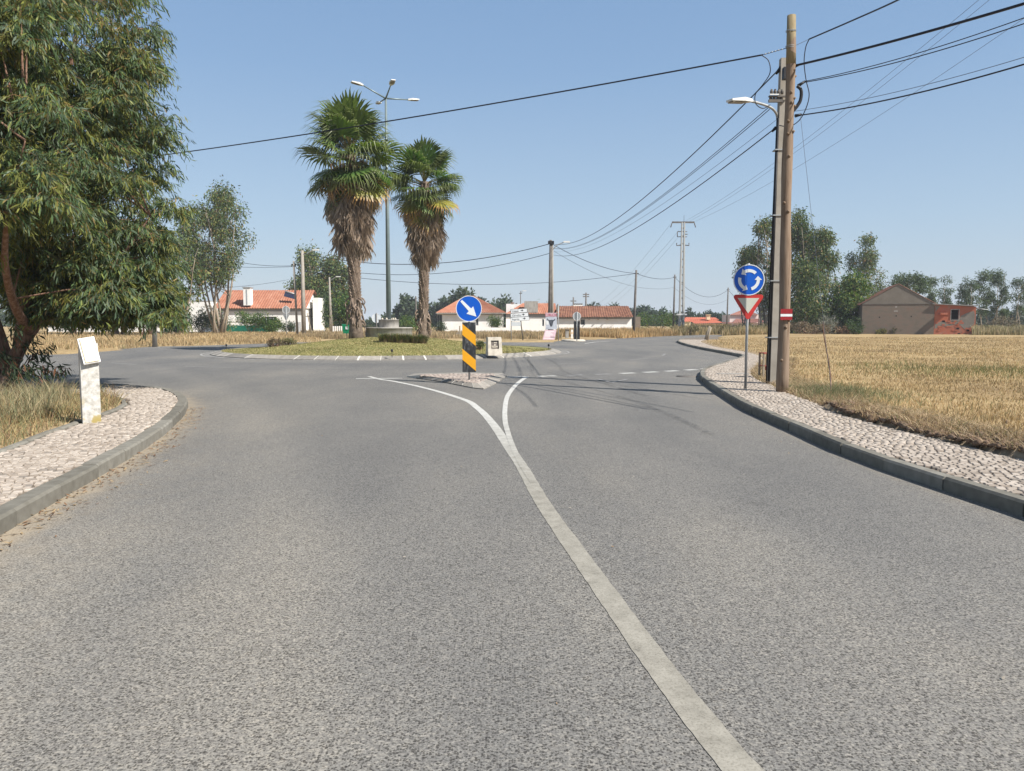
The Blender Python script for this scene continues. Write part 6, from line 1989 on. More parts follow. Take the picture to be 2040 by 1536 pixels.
shrub('large bright green bush before the chimney of the orange-roofed house', 499, 92, 3.6, 2.9, 3000, 21)
shrub('rounded bright green bush before the right window of the orange-roofed house', 546, 92, 2.7, 2.0, 2200, 22)
shrub('small dark bush by the gate of the orange-roofed house', 575, 92.5, 1.5, 1.6, 900, 23, DARKF, DARKF_W)
shrub('dark bush at the foot of the multi-stem eucalyptus, left side', 402, 86, 2.0, 2.6, 1500, 24, DARKF, DARKF_W)
shrub('olive bush wrapped round the foot of the multi-stem eucalyptus', 440, 87, 3.4, 3.4, 2400, 25, EUC, EUC_W)
shrub('small conical orange tree against the white hipped house', 985, 106, 1.7, 2.6, 1500, 26, GREEN, GREEN_W, name='small_tree', cat='tree')
shrub('low yucca-like dark shrub at the foot of the right palm', 868, 100, 2.6, 1.7, 900, 27, DARKF, DARKF_W)
shrub('spiky leafy tree top behind the middle white house', 1084, 125, 1.9, 5.0, 1500, 28, GREEN, GREEN_W, z0=0)
shrub('leafy tree top right of the far double pole', 1114, 128, 3.2, 4.4, 1700, 29, z0=0)
shrub('dusty grey weed against the barn wall', 1782, 87.2, 1.1, 1.1, 500, 30, [(0.12, 0.11, 0.06), (0.08, 0.09, 0.04)], [1, 1])
shrub('low yellowish weed at the foot of the barn wall', 1752, 87.2, 1.3, 0.7, 400, 31, [(0.2, 0.17, 0.05), (0.10, 0.11, 0.04)], [1, 1])
shrub('green bush hugging the left corner of the barn', 1706, 86.5, 1.6, 2.0, 1100, 32, DARKF + GREEN, [1, 1, 1, 1, 1, 0, 0])
shrub('wide green weedy hedge right of the brick lean-to', 1962, 86, 4.6, 1.0, 1900, 33, [(0.12, 0.13, 0.05), (0.2, 0.19, 0.08), (0.08, 0.11, 0.04)], [1, 1, 1], nc=14)
shrub('pale dry round bush near the right edge behind the weeds', 1998, 96, 3.2, 2.2, 1500, 34, [(0.22, 0.18, 0.12), (0.15, 0.13, 0.08)], [1, 1])
shrub('weeds near the right edge of the field', 2030, 86, 3.6, 1.1, 1000, 35, [(0.14, 0.14, 0.06), (0.24, 0.2, 0.1)], [1, 1], nc=12)
shrub('grey pampas-like tuft before the right wood', 1654, 90, 2.2, 2.3, 900, 36, [(0.26, 0.25, 0.2), (0.16, 0.17, 0.13)], [1, 1], L=0.5, W=0.06, droop=-0.6)
shrub('dry brush pile at the foot of the right wood', 1610, 88, 5.6, 1.5, 2200, 37, [(0.17, 0.12, 0.08), (0.11, 0.10, 0.06), (0.25, 0.19, 0.12)], [1, 1, 1], nc=16)
shrub('reddish brush at the right end of the brush pile', 1690, 89, 3.4, 1.2, 1100, 38, [(0.22, 0.13, 0.08), (0.25, 0.19, 0.12)], [1, 1], nc=12)
shrub('olive scrub left of the sagging pole in the far verge', 1360, 88, 4.0, 1.3, 900, 39, [(0.14, 0.13, 0.06), (0.2, 0.17, 0.09)], [1, 1], nc=12)
shrub('olive scrub right of the dark pole in the far verge', 1462, 92, 4.2, 1.3, 1000, 40, [(0.13, 0.12, 0.06), (0.2, 0.17, 0.09)], [1, 1], nc=12)
shrub('olive scrub behind the give-way post in the far verge', 1500, 93, 3.6, 1.3, 1000, 41, [(0.11, 0.12, 0.06), (0.17, 0.15, 0.08)], [1, 1], nc=12)
shrub('bright green bushes beyond the yard wall of the long low house', 1312, 118, 7.0, 3.4, 3000, 42, GREEN, GREEN_W, nc=16, z0=0)
shrub('low green thicket before the far trees right of the drum', 815, 110, 6.5, 2.6, 2600, 43, GREEN, GREEN_W, nc=14, z0=0)
# lawn shrubs
def lawn_z(x, y): return float(mound_h(np.array([x]), np.array([y]))[0])
for (px, D, w, h, n, sd, cols, wt, lab) in (
        (546, 39.0, 0.95, 0.52, 900, 50, [(0.14, 0.085, 0.06), (0.18, 0.13, 0.08), (0.10, 0.11, 0.05)], [1, 1, 1], 'reddish dry shrub at the left side of the roundabout lawn'),
        (574, 39.6, 0.95, 0.42, 800, 51, [(0.16, 0.17, 0.07), (0.24, 0.2, 0.1)], [1, 1], 'pale green shrub beside the reddish one on the lawn'),
        (957, 36.2, 0.75, 0.50, 700, 52, [(0.10, 0.13, 0.05), (0.2, 0.2, 0.09), (0.05, 0.08, 0.03)], [1, 1, 1], 'dark green tuft between the striped board and the stone monument')):
    x = X_at(px, D)
    shrub(lab, px, D, w, h, n, sd, cols, wt, z0=lawn_z(x, D) - 0.03, L=0.10, W=0.03, droop=-0.4)

# right side woods
RB = 'eucalyptus of the right-hand clump behind the poles'
tree_px('tall left-hand eucalyptus behind the roundabout disc', 1524, 662, 434, 100, [(0.22, 1.9), (0.5, 3.4), (0.75, 2.7), (1, 0.9)], 11000, trunks=5, r0=0.2, seed=60, spread=0.16, nclump=64, clump_r=0.07)
tree_px('tall middle eucalyptus right of the timber pole', 1586, 662, 431, 102, [(0.15, 2.6), (0.5, 3.4), (0.8, 2.3), (1, 0.8)], 12000, trunks=3, r0=0.2, seed=61, spread=0.14, nclump=62, clump_r=0.075, cols=GREEN[:2] + EUC, wts=[.1, .1] + EUC_W)
tree_px('rounded eucalyptus on the right slope of the clump', 1632, 662, 458, 98, [(0.1, 2.3), (0.45, 3.1), (0.8, 2.1), (1, 0.8)], 11000, trunks=3, r0=0.18, seed=62, spread=0.14, nclump=56, clump_r=0.08, cols=GREEN[:2] + EUC, wts=[.1, .1] + EUC_W)
tree_px('dense lower olive tree filling the front of the clump', 1606, 664, 540, 94, [(0.08, 2.8), (0.5, 3.4), (1, 2.0)], 9000, r0=0.15, seed=63, nclump=30, clump_r=0.22, cols=GREEN[:2] + EUC, wts=[.1, .1] + EUC_W)
tree_px('pale ragged eucalyptus at the left edge of the clump', 1487, 660, 500, 104, [(0.42, 1.0), (0.7, 1.9), (1, 0.7)], 3600, trunks=3, r0=0.14, seed=64, spread=0.16, nclump=20, clump_r=0.10)
tree_px('lush light green tree between the clump and the barn', 1702, 664, 560, 93, [(0.05, 2.2), (0.5, 3.0), (0.8, 2.4), (1, 1.0)], 9000, r0=0.18, seed=65, cols=GREEN, wts=[.2, .3, .3, .2], nclump=34, clump_r=0.2)
tree_px('tallest slender eucalyptus left of the barn', 1722, 660, 476, 120, [(0.35, 1.6), (0.6, 2.1), (0.85, 1.3), (1, 0.6)], 5000, r0=0.18, seed=66, nclump=26, clump_r=0.085)
tree_px('shorter dark eucalyptus left of the tallest slender one', 1692, 660, 506, 122, [(0.45, 1.1), (0.75, 1.6), (1, 0.7)], 2600, r0=0.15, seed=67, nclump=16, clump_r=0.10, cols=DARKF + EUC[:2], wts=[1, 1, 1, 1, 1])
tree_px('thin small eucalyptus right of the tallest slender one', 1746, 660, 543, 124, [(0.45, 0.9), (0.8, 1.2), (1, 0.6)], 1300, r0=0.12, seed=68, nclump=10, clump_r=0.12)
tree_px('umbrella-shaped tree behind the barn gable', 1804, 660, 549, 118, [(0.62, 2.2), (0.8, 3.4), (1, 2.0)], 5200, r0=0.2, seed=69, nclump=24, clump_r=0.13, cols=EUC[:2] + DARKF[1:], wts=[1, 1, 1, 1])
RX = [(1855, 538, 'first slim eucalyptus of the right-hand row, over the barn roof end', 0.9), (1883, 552, 'second slim eucalyptus of the right-hand row, above the lean-to', 1.1),
      (1915, 556, 'loose eucalyptus of the right-hand row above the window hole', 1.1), (1936, 562, 'fourth eucalyptus of the right-hand row, fuller crown', 1.6),
      (1955, 542, 'high two-headed eucalyptus right of the lean-to', 1.5), (1980, 543, 'widest round-topped eucalyptus of the right-hand row', 1.5),
      (2000, 570, 'low leaning eucalyptus of the right-hand row', 0.9), (2030, 552, 'large eucalyptus at the right edge of the photo', 1.7), (1968, 590, 'dark low eucalyptus filling the middle of the right-hand row', 1.5)]
for k, (px, ty, lab, rad) in enumerate(RX):
    tree_px(lab, px, 655, ty, 128 + 3 * (k % 3), [(0.35, rad * 0.5), (0.7, rad), (1, rad * 0.7)], int(900 + 1000 * rad), r0=0.10, seed=70 + k, nclump=10 + 5 * int(rad), clump_r=0.085, cols=EUC[:2] + DARKF[1:], L=0.30, W=0.13, wts=[1, 1, 1, 1], spread=0.5, trunks=1 + k % 2)


def wood(label, x0, x1, D, tops, n, seed, cols=DARKF, wts=DARKF_W, L=0.9, W=0.5, step=10):
    """far-off wood that reads as one mass"""
    r_ = np.random.default_rng(seed)
    cl = []
    xs_ = np.arange(x0, x1, step)
    for px in xs_:
        px = px + r_.uniform(-3, 3)
        top = np.interp(px, [t[0] for t in tops], [t[1] for t in tops]) + r_.uniform(-3, 7)
        d = D + r_.uniform(-8, 20)
        zt = Z_at(top, d); X = X_at(px, d)
        wd = step * m_px(d) * 0.75
        for q in range(7):
            f = q / 6
            cl.append((X + r_.uniform(-0.3, 0.3) * wd, d, zt * (0.12 + 0.80 * f), wd * (1.25 - 0.8 * f) + 0.3, zt * 0.13))
    V, Q, T = far_crown(cl, n, L, W, r_, cols, wts, 0.1)
    o = link('wood', np_mesh('wood', V, quads=Q, material=M['leaf_far'], tint=T))
    return tag(o, label, 'wood', kind='stuff')


wood('dark line of far trees behind the roundabout', 640, 1010, 190, [(640, 628), (690, 632), (735, 640), (760, 632), (790, 616), (800, 590), (820, 588), (840, 612), (870, 605), (900, 588), (925, 574), (945, 590), (975, 600), (1010, 605)], 22000, 80, step=9)
wood('dark line of far trees behind the middle houses', 985, 1110, 200, [(985, 600), (1010, 588), (1030, 612), (1060, 625), (1110, 620)], 5000, 81, step=9)
wood('far wood beyond the long low house', 1170, 1540, 230, [(1170, 604), (1262, 614), (1300, 611), (1330, 620), (1365, 618), (1390, 622), (1420, 620), (1450, 624), (1540, 630)], 20000, 82, [(0.03, 0.055, 0.026), (0.045, 0.075, 0.035)], [1, 1], step=10)
wood('low far wood at the right edge beyond the field', 1740, 2120, 190, [(1740, 620), (1850, 632), (1900, 625), (1960, 622), (2120, 615)], 14000, 83, [(0.06, 0.085, 0.045), (0.08, 0.1, 0.055)], [1, 1], step=10)
wood('far wood at the left edge beyond the white houses', -160, 420, 200, [(-160, 600), (0, 610), (200, 615), (420, 625)], 12000, 84, step=12)

# ------------------------------------------------------------------ palms
def fan_mesh(seed, dead=False, yellow=0.0, folded=False):
    r_ = random.Random(seed)
    V, Q, T, C = [], [], [], []
    pet = 1.05 if not dead else 0.8
    green = (0.095, 0.14, 0.034) if not yellow else tuple(a * (1 - yellow) + b * yellow for a, b in zip((0.095, 0.14, 0.034), (0.36, 0.30, 0.06)))
    brown = (0.25, 0.195, 0.15)
    col = brown if dead else tuple(c * r_.uniform(0.85, 1.2) for c in green)

    def quad(a, b, c, d, cc, ee=None):
        n = len(V)
        V.extend([a, b, c, d]); Q.append((n, n + 1, n + 2, n + 3)); C.extend([cc, cc, ee or cc, ee or cc])
    # stalk along +x
    pc = (0.20, 0.17, 0.06) if not dead else (0.22, 0.15, 0.10)
    n_ = 5
    def stalk(t): return Vector((pet * t, 0, 0.10 * math.sin(t * 2.2) if not folded else 0))
    for j in range(n_):
        a, b = stalk(j / n_), stalk((j + 1) / n_)
        w0, w1 = 0.045 * (1 - 0.5 * j / n_), 0.045 * (1 - 0.5 * (j + 1) / n_)
        quad(a + Vector((0, -w0, 0)), a + Vector((0, w0, 0)), b + Vector((0, w1, 0)), b + Vector((0, -w1, 0)), pc)
        quad(a + Vector((0, 0, -w0 * 0.7)), a + Vector((0, 0, w0 * 0.7)), b + Vector((0, 0, w1 * 0.7)), b + Vector((0, 0, -w1 * 0.7)), pc)
    o = stalk(1)
    seg = 34 if not dead else 26
    spread_ = R(118) if not folded else R(34)
    for k in range(seg):
        f = (k + 0.5) / seg * 2 - 1
        a = f * spread_ + r_.uniform(-0.03, 0.03) * (3 if dead else 1)
        Lb = (1.32 - 0.30 * abs(f)) * r_.uniform(0.9, 1.08)
        d = Vector((math.cos(a), math.sin(a), 0))
        s = Vector((-math.sin(a), math.cos(a), 0))
        pleat = 0.035 if k % 2 else -0.035
        p0 = o
        cup = -0.10 * abs(f)
        if folded:
            p1 = o + d * Lb * 0.55 + Vector((0, 0, r_.uniform(-0.12, 0.12)))
            p2 = p1 + d * Lb * 0.4 + Vector((0, r_.uniform(-.12, .12), r_.uniform(-0.1, 0.1)))
            p3 = p2 + Vector((0.2, r_.uniform(-.12, .12), r_.uniform(-.1, .1)))
        else:
            p1 = o + d * Lb * 0.66 + Vector((0, 0, cup * 0.6 + pleat))
            p2 = o + d * Lb * 0.88 + Vector((0, 0, cup - 0.06 + pleat * 0.3))
            dr = r_.uniform(0.15, 0.55)
            p3 = o + d * Lb * (0.98 + 0.05 * r_.random()) + Vector((0, 0, cup - 0.10 - dr))
        w1 = Lb * 0.72 * spread_ / seg * (1.12 if not folded else 2.2)
        w2 = 0.020
        vv = 1 + r_.uniform(-0.22, 0.22)
        c1 = tuple(x * vv for x in col)
        tip = tuple(x * vv for x in ((0.15, 0.18, 0.06) if not dead else (0.36, 0.28, 0.21)))
        if yellow: tip = tuple(x * vv for x in (0.42, 0.24, 0.09))
        n = len(V)
        V.extend([p0, p1 - s * w1, p1 + s * w1]); T.append((n, n + 1, n + 2)); C.extend([c1] * 3)
        quad(p1 - s * w1, p1 + s * w1, p2 + s * w2, p2 - s * w2, c1, tip)
        n = len(V)
        V.extend([p2 - s * w2, p2 + s * w2, p3]); T.append((n, n + 1, n + 2)); C.extend([tip] * 3)
    return np_mesh('frond', [tuple(v) for v in V], quads=Q, tris=T, material=M['frond'], tint=np.array(C))


FG = [fan_mesh(s) for s in (1, 2, 3, 4)]
FY = [fan_mesh(s, yellow=y) for s, y in ((11, 0.55), (12, 0.85))]
FD = [fan_mesh(s, dead=True, folded=True) for s in (21, 22, 23, 24)]
FDo = [fan_mesh(s, dead=True) for s in (31, 32)]


def palm(label, x, y, z, top, base_r, mid_r, crown_r, skirt_top_r, skirt_bot, skirt_r2, seed, n_green, n_dead, lean=0.0):
    r_ = random.Random(seed)
    t = thing('palm_tree', label, 'palm tree', (x, y, z))
    H = top - z
    prof, rad = [], []
    for k in range(18):
        f = k / 17
        prof.append(Vector((lean * f, 0, H * f - 0.15 * (k == 0))))
        r = mid_r * (1 - 0.1 * f)
        if f < 0.12: r = base_r + (mid_r * 1.05 - base_r) * (f / 0.12) ** 0.7
        rad.append(r)
    MB().tube(prof, rad, 14).build('trunk', M['palm_trunk'], t)
    # criss-cross leaf stubs up the trunk
    st = MB()
    zz = 1.9
    row = 0
    while zz < skirt_bot - z + 0.5:
        nr = 9
        for k in range(nr):
            a = 2 * math.pi * (k + 0.5 * (row % 2)) / nr + row * 0.25
            rr_ = mid_r * 0.96
            wv = 0.085 + 0.02 * r_.random(); hv = 0.22; out = 0.05 + 0.06 * r_.random()
            c, s = math.cos(a), math.sin(a)
            def P(dr, dt, dz): return (lean * (zz + dz) / H + (rr_ + dr) * c - dt * s, (rr_ + dr) * s + dt * c, zz + dz)
            st.add([P(-0.02, -wv, 0), P(-0.02, wv, 0), P(out, wv * 0.3, hv), P(out, -wv * 0.3, hv), P(-0.03, -wv * 0.6, hv * 0.8), P(-0.03, wv * 0.6, hv * 0.8)],
                   [(0, 1, 2, 3), (3, 2, 5, 4), (0, 3, 4), (1, 5, 2)])
        zz += 0.155; row += 1
    tag(st.build('leaf_stubs', M['palm_boot'], t), kind='stuff')
    # long curled stubs low on the trunk
    for k in range(34):
        a = r_.uniform(0, 2 * math.pi); z0 = r_.uniform(0.75, 2.1)
        c, s = math.cos(a), math.sin(a)
        rr_ = mid_r * 1.0
        L = r_.uniform(0.3, 0.6); tw = r_.uniform(-0.5, 0.5)
        pts = [(rr_ * 0.9 * c, rr_ * 0.9 * s, z0), ((rr_ + 0.12) * c - tw * 0.2 * s, (rr_ + 0.12) * s + tw * 0.2 * c, z0 - L * 0.12), ((rr_ + 0.2) * c - tw * 0.4 * s, (rr_ + 0.2) * s + tw * 0.4 * c, z0 - L * 0.6), ((rr_ + 0.13) * c - tw * 0.6 * s, (rr_ + 0.13) * s + tw * 0.6 * c, z0 - L)]
        MB().tube(pts, [0.06, 0.045, 0.035, 0.028], 5).build('leaf_stub', M['palm_boot'], t)
    # hanging dead skirt
    for k in range(n_dead):
        f = k / n_dead
        zz = (skirt_bot - z) + 1.15 + (H - 0.35 - (skirt_bot - z) - 1.15) * f ** 0.9
        a = r_.uniform(0, 2 * math.pi)
        rr_ = skirt_r2 + (skirt_top_r - skirt_r2) * min(1, f * 1.8)
        tilt = r_.uniform(-0.10, 0.10)
        o = link('dead_frond', r_.choice(FD), t)
        # frond x axis points down and slightly outward
        out = Vector((math.cos(a), math.sin(a), 0))
        start = Vector((lean * zz / H, 0, zz + 0.25)) + out * (rr_ * r_.uniform(0.50, 0.80))
        d = (Vector((0, 0, -1)) + out * r_.uniform(-0.16, 0.03) + Vector((-out.y, out.x, 0)) * tilt).normalized()
        q = d.to_track_quat('X', 'Z')
        q = q @ Matrix.Rotation(r_.uniform(0, 6.28), 3, 'X').to_quaternion()
        sc = r_.uniform(0.75, 1.0)
        o.rotation_mode = 'QUATERNION'; o.rotation_quaternion = q; o.location = start; o.scale = (sc, sc * 1.1, sc * 1.1)
    # live fronds
    ga = math.pi * (3 - math.sqrt(5))
    for k in range(n_green):
        f = k / (n_green - 1)
        el = R(84) - R(122) * f ** 1.12 + R(r_.uniform(-12, 12))
        a = k * ga + r_.uniform(-0.25, 0.25)
        me = r_.choice(FG)
        if f > 0.72: me = r_.choice(FY + FG[:1])
        if f > 0.92: me = r_.choice(FY + FDo)
        nm = 'frond'
        o = link(nm, me, t)
        d = Vector((math.cos(a) * math.cos(el), math.sin(a) * math.cos(el), math.sin(el)))
        up = Vector((0, 0, 1)) - d * d.z
        if up.length < 0.05: up = Vector((1, 0, 0))
        up = up.normalized()
        yv = up.cross(d).normalized()
        m3 = Matrix((d, yv, up)).transposed()
        m3 = m3 @ Matrix.Rotation(R(r_.uniform(8, 28 + 30 * f)), 3, 'Y') @ Matrix.Rotation(R(r_.uniform(-25, 25)), 3, 'X')
        sc = crown_r / 2.2 * r_.uniform(0.88, 1.1)
        o.rotation_mode = 'QUATERNION'; o.rotation_quaternion = m3.to_quaternion()
        o.location = Vector((lean, 0, H + 0.1 - 0.9 * f)) + d * 0.08
        o.scale = (sc, sc, sc)
    return t


D = 39.6
x = X_at(709, D)
palm('taller left fan palm with a thick skirt of dead fronds on the roundabout', x, D, lawn_z(x, D) - 0.03, Z_at(306, D), 0.42, 0.285, 2.55, 1.36, Z_at(500, D), 0.82, 8, 54, 220, lean=-0.12)
D = 45.6
x = X_at(843, D)
palm('shorter right fan palm with a ragged dead skirt on the roundabout', x, D, lawn_z(x, D) - 0.03, Z_at(362, D), 0.38, 0.265, 2.30, 1.16, Z_at(524, D), 0.72, 9, 46, 190, lean=0.16)

# ------------------------------------------------------------------ the big eucalyptus at the left
def big_tree():
    r_ = np.random.default_rng(42)
    base = gr(14, 775, 0.12)
    bx, by = base.x, base.y
    t = thing('eucalyptus_tree', 'huge drooping eucalyptus filling the left side beside the pavement', 'tree', (bx, by, 0.0))
    D = by

    def L_(px, py, dd=0.0):
        return at(px, py, D + dd) - Vector((bx, by, 0))
    limbs = [
        ([L_(12, 782), L_(22, 730), L_(48, 680), L_(78, 640), L_(120, 585), L_(185, 545), L_(250, 500), L_(300, 430)], 0.18, 0.012),
        ([L_(14, 780, .1), L_(10, 700, .1), L_(-20, 600, .2), L_(-40, 450, .3), L_(-30, 300, .4), L_(0, 100, .4), L_(30, -120, .4)], 0.13, 0.012),
        ([L_(40, 690), L_(50, 600, -.1), L_(40, 480, -.1), L_(62, 350, 0), L_(100, 250, .1), L_(140, 130, .2), L_(165, -20, .3), L_(180, -160, .3)], 0.15, 0.012),
        ([L_(80, 640), L_(150, 560, .6), L_(180, 430, 1.0), L_(210, 300, 1.2), L_(230, 150, 1.2), L_(240, 20, 1.2)], 0.10, 0.012),
        ([L_(60, 660, -.2), L_(30, 610, -1.2), L_(10, 520, -2.4), L_(20, 400, -3.2), L_(50, 280, -3.4)], 0.11, 0.012),
        ([L_(20, 740), L_(-30, 690, -.4), L_(-90, 640, -.8), L_(-150, 560, -1.0)], 0.12, 0.04),
        ([L_(18, 760), L_(-6, 740, -.1), L_(-24, 700, -.2), L_(-60, 660, -.2)], 0.09, 0.04),
    ]
    mb = MB()
    skel = []
    for pts, ra, rb in limbs:
        P = catmull([tuple(p) for p in pts], 5)
        n = len(P)
        mb.tube([Vector(p) for p in P], [ra + (rb - ra) * k / (n - 1) for k in range(n)], 9)
        skel += [Vector(p) for p in P]
    mb.build('trunk', M['bark'], t)
    # crown outline: radius round an axis for each height
    axx, axy = -1.6, 0.3
    hz = [1.3, 2.0, 3.0, 4.4, 5.6, 7.0, 8.2, 9.4, 11, 12.6]
    edge_px = [255, 335, 365, 375, 338, 325, 335, 292, 240, 120]
    Rz = [(X_at(px, D) - bx - axx) for px in edge_px]
    clumps = []
    for k in range(470):
        z = r_.uniform(1.6, 11.5)
        a = r_.uniform(0, 2 * math.pi)
        if z > 10.8 and r_.random() < 0.5: continue
        if math.cos(a) < -0.2 and r_.random() < 0.7: a = math.pi - a
        if math.sin(a) > 0.3 and r_.random() < 0.4: a = -a
        Rr = np.interp(z, hz, Rz)
        cr = r_.uniform(0.42, 0.8)
        q = r_.random() ** 0.4
        rad = max(0.2, (Rr - cr * 0.85) * q)
        c = np.array([axx + math.cos(a) * rad, axy + math.sin(a) * rad * 0.8, z])
        # keep a hole where the sky shows past the limb
        p = Vector((bx + c[0], by + c[1], c[2]))
        px = 1020 + F * p.x / p.y
        py = 640 - F * (p.z - EYE) / p.y
        if 95 < px < 165 and 275 < py < 345 : continue
        if z < 2.3 and not (60 < px < 360): continue
        if px < -230 and r_.random() < 0.7: continue
        clumps.append((*c, cr))
    for k in range(85):
        dd = r_.uniform(-3.6, -0.6)
        p = L_(r_.uniform(-170, 105), r_.uniform(-60, 430), dd)
        clumps.append((p.x, p.y, p.z, r_.uniform(0.4, 0.7)))
    for k in range(44):
        p = L_(r_.uniform(50, 335), r_.uniform(580, 640), r_.uniform(-0.8, 1.2))
        clumps.append((p.x, p.y, p.z, r_.uniform(0.26, 0.4)))
    for k in range(34):
        p = L_(r_.uniform(30, 330), r_.uniform(470, 590), r_.uniform(-1.0, 1.5))
        clumps.append((p.x, p.y, p.z, r_.uniform(0.35, 0.55)))
    tw = MB()
    clv = np.array(clumps)
    for ic, c in enumerate(clumps):
        if ic % 3: continue
        cc = Vector(c[:3])
        s = min(skel, key=lambda p: (p - cc).length + 1.3 * max(0, p.z - cc.z))
        m = s.lerp(cc, 0.6) + Vector((0, 0, 0.15))
        if (s - cc).length > 1.8: s = cc.lerp(s, 1.5 / (s - cc).length)
        tw.tube([s, m, cc + Vector((0, 0, 0.1))], [0.022, 0.014, 0.006], 5, cap=False)
    tag(tw.build('branches', M['bark'], t), kind='stuff')
    # sprays: each clump carries drooping twigs, each twig carries hanging leaves
    NT = 42
    nc = len(clv)
    cid = np.repeat(np.arange(nc), NT)
    n = len(cid)
    d0 = rot_frames(n, r_); d0[:, 2] = np.abs(d0[:, 2]) * 0.8 - 0.15
    start = clv[cid, :3] + norm(d0) * (clv[cid, 3] * r_.random(n) ** 0.5 * 0.62)[:, None]
    out = norm(np.c_[d0[:, :2] * 1.0, d0[:, 2] * 0.4] + 0.25 * r_.normal(size=(n, 3)))
    tl = r_.uniform(0.25, 0.62, n) * (clv[cid, 3] / 0.6)
    LP = 15
    tid = np.repeat(np.arange(n), LP)
    m = len(tid)
    s = np.tile(np.linspace(0.1, 1.0, LP), n) + r_.uniform(-0.04, 0.04, m)
    base_p = start[tid] + out[tid] * (tl[tid] * s)[:, None]
    base_p[:, 2] -= 0.55 * tl[tid] * s ** 2
    base_p += 0.02 * r_.normal(size=(m, 3))
    dv = norm(out[tid] * 0.45 + 0.38 * r_.normal(size=(m, 3)) + np.array([0, 0, -0.95]))
    sd = norm(np.cross(dv, r_.normal(size=(m, 3))))
    L = r_.uniform(0.10, 0.21, m); W = L * r_.uniform(0.12, 0.17, m)
    # each spray leans to one tone: fresh yellowish tips or old grey-green ones
    tone = r_.random(n)[tid]
    ctone = r_.random(nc)[cid][tid]
    col = palette_pick(m, [(0.042, 0.074, 0.030), (0.078, 0.122, 0.050), (0.165, 0.195, 0.052), (0.125, 0.16, 0.105), (0.23, 0.16, 0.065)], [0.30, 0.34, 0.18, 0.14, 0.04], r_, 0.18)
    yel = np.array([0.20, 0.185, 0.035]); blu = np.array([0.085, 0.12, 0.085]); org = np.array([0.21, 0.16, 0.055])
    col = col * 1.15
    k1 = (tone > 0.76)[:, None] * 0.55; k2 = (tone < 0.16)[:, None] * 0.6; k3 = ((ctone > 0.85) & (r_.random(m) < 0.3))[:, None] * 0.6
    col = col * (1 - k1) + yel * k1
    col = col * (1 - k2) + blu * k2
    col = col * (1 - k3) + org * k3
    V, Q, T, C = leaf_strip(base_p, dv, sd, L, W, r_.uniform(-1, 1, m), col)
    me = np_mesh('crown', V, quads=Q, tris=T, material=M['leaf'], tint=C)
    link('crown', me, t)
    # twigs of the sprays as thin slivers
    k = np.arange(n)
    A = start; B = start + out * (tl * 0.5)[:, None] - np.array([0, 0, 0.14]) * tl[:, None]; Cc = start + out * tl[:, None]; Cc[:, 2] -= 0.55 * tl
    sdv = norm(np.cross(out, r_.normal(size=(n, 3)))) * 0.006
    V = np.stack([A - sdv, A + sdv, B - sdv * .8, B + sdv * .8, Cc], 1).reshape(-1, 3)
    i = k * 5
    tc = palette_pick(n, [(0.24, 0.14, 0.07), (0.22, 0.19, 0.06), (0.14, 0.09, 0.05)], [1, 1, 1], r_)
    link('twigs', np_mesh('twigs', V, quads=np.stack([i, i + 1, i + 3, i + 2], 1), tris=np.stack([i + 2, i + 3, i + 4], 1), material=M['leaf'], tint=np.repeat(tc, 5, 0)), t)
    # suckers at the foot
    r2 = np.random.default_rng(5)
    mb = MB()
    ends = []
    for (px, py, dd) in ((140, 735, -.6), (105, 690, -.4), (120, 745, -.9), (85, 700, 0), (60, 735, -.8), (45, 755, -1.1), (20, 745, -1.0), (0, 700, -1.2), (30, 650, -1.0), (95, 765, -1.1), (70, 665, -.3)):
        e = L_(px, py, dd); s0 = L_(24 + px * 0.1, 752, -0.1)
        md = s0.lerp(e, 0.5) + Vector((0, 0, 0.16))
        mb.tube([s0, md, e], [0.016, 0.010, 0.005], 5, cap=False)
        ends.append((md, e))
    mb.build('suckers', M['bark'], t)
    nn = 46 * len(ends)
    idx = np.repeat(np.arange(len(ends)), 46)
    E = np.array([tuple(e) for _, e in ends]); Md = np.array([tuple(a) for a, _ in ends])
    f = r2.random(nn)[:, None]
    bp = Md[idx] * (1 - f) + E[idx] * f + 0.07 * r2.normal(size=(nn, 3))
    dv = norm(0.4 * r2.normal(size=(nn, 3)) + np.array([0.3, 0, -0.9]))
    sd = norm(np.cross(dv, r2.normal(size=(nn, 3))))
    LL = r2.uniform(0.12, 0.24, nn)
    V, Q, T, C = leaf_strip(bp, dv, sd, LL, LL * 0.17, r2.uniform(-1, 1, nn), palette_pick(nn, [(0.03, 0.05, 0.025), (0.05, 0.075, 0.035), (0.13, 0.06, 0.03)], [5, 3, 1], r2))
    link('sucker_leaves', np_mesh('sucker_leaves', V, quads=Q, tris=T, material=M['leaf'], tint=C), t)
    return t


big_tree()


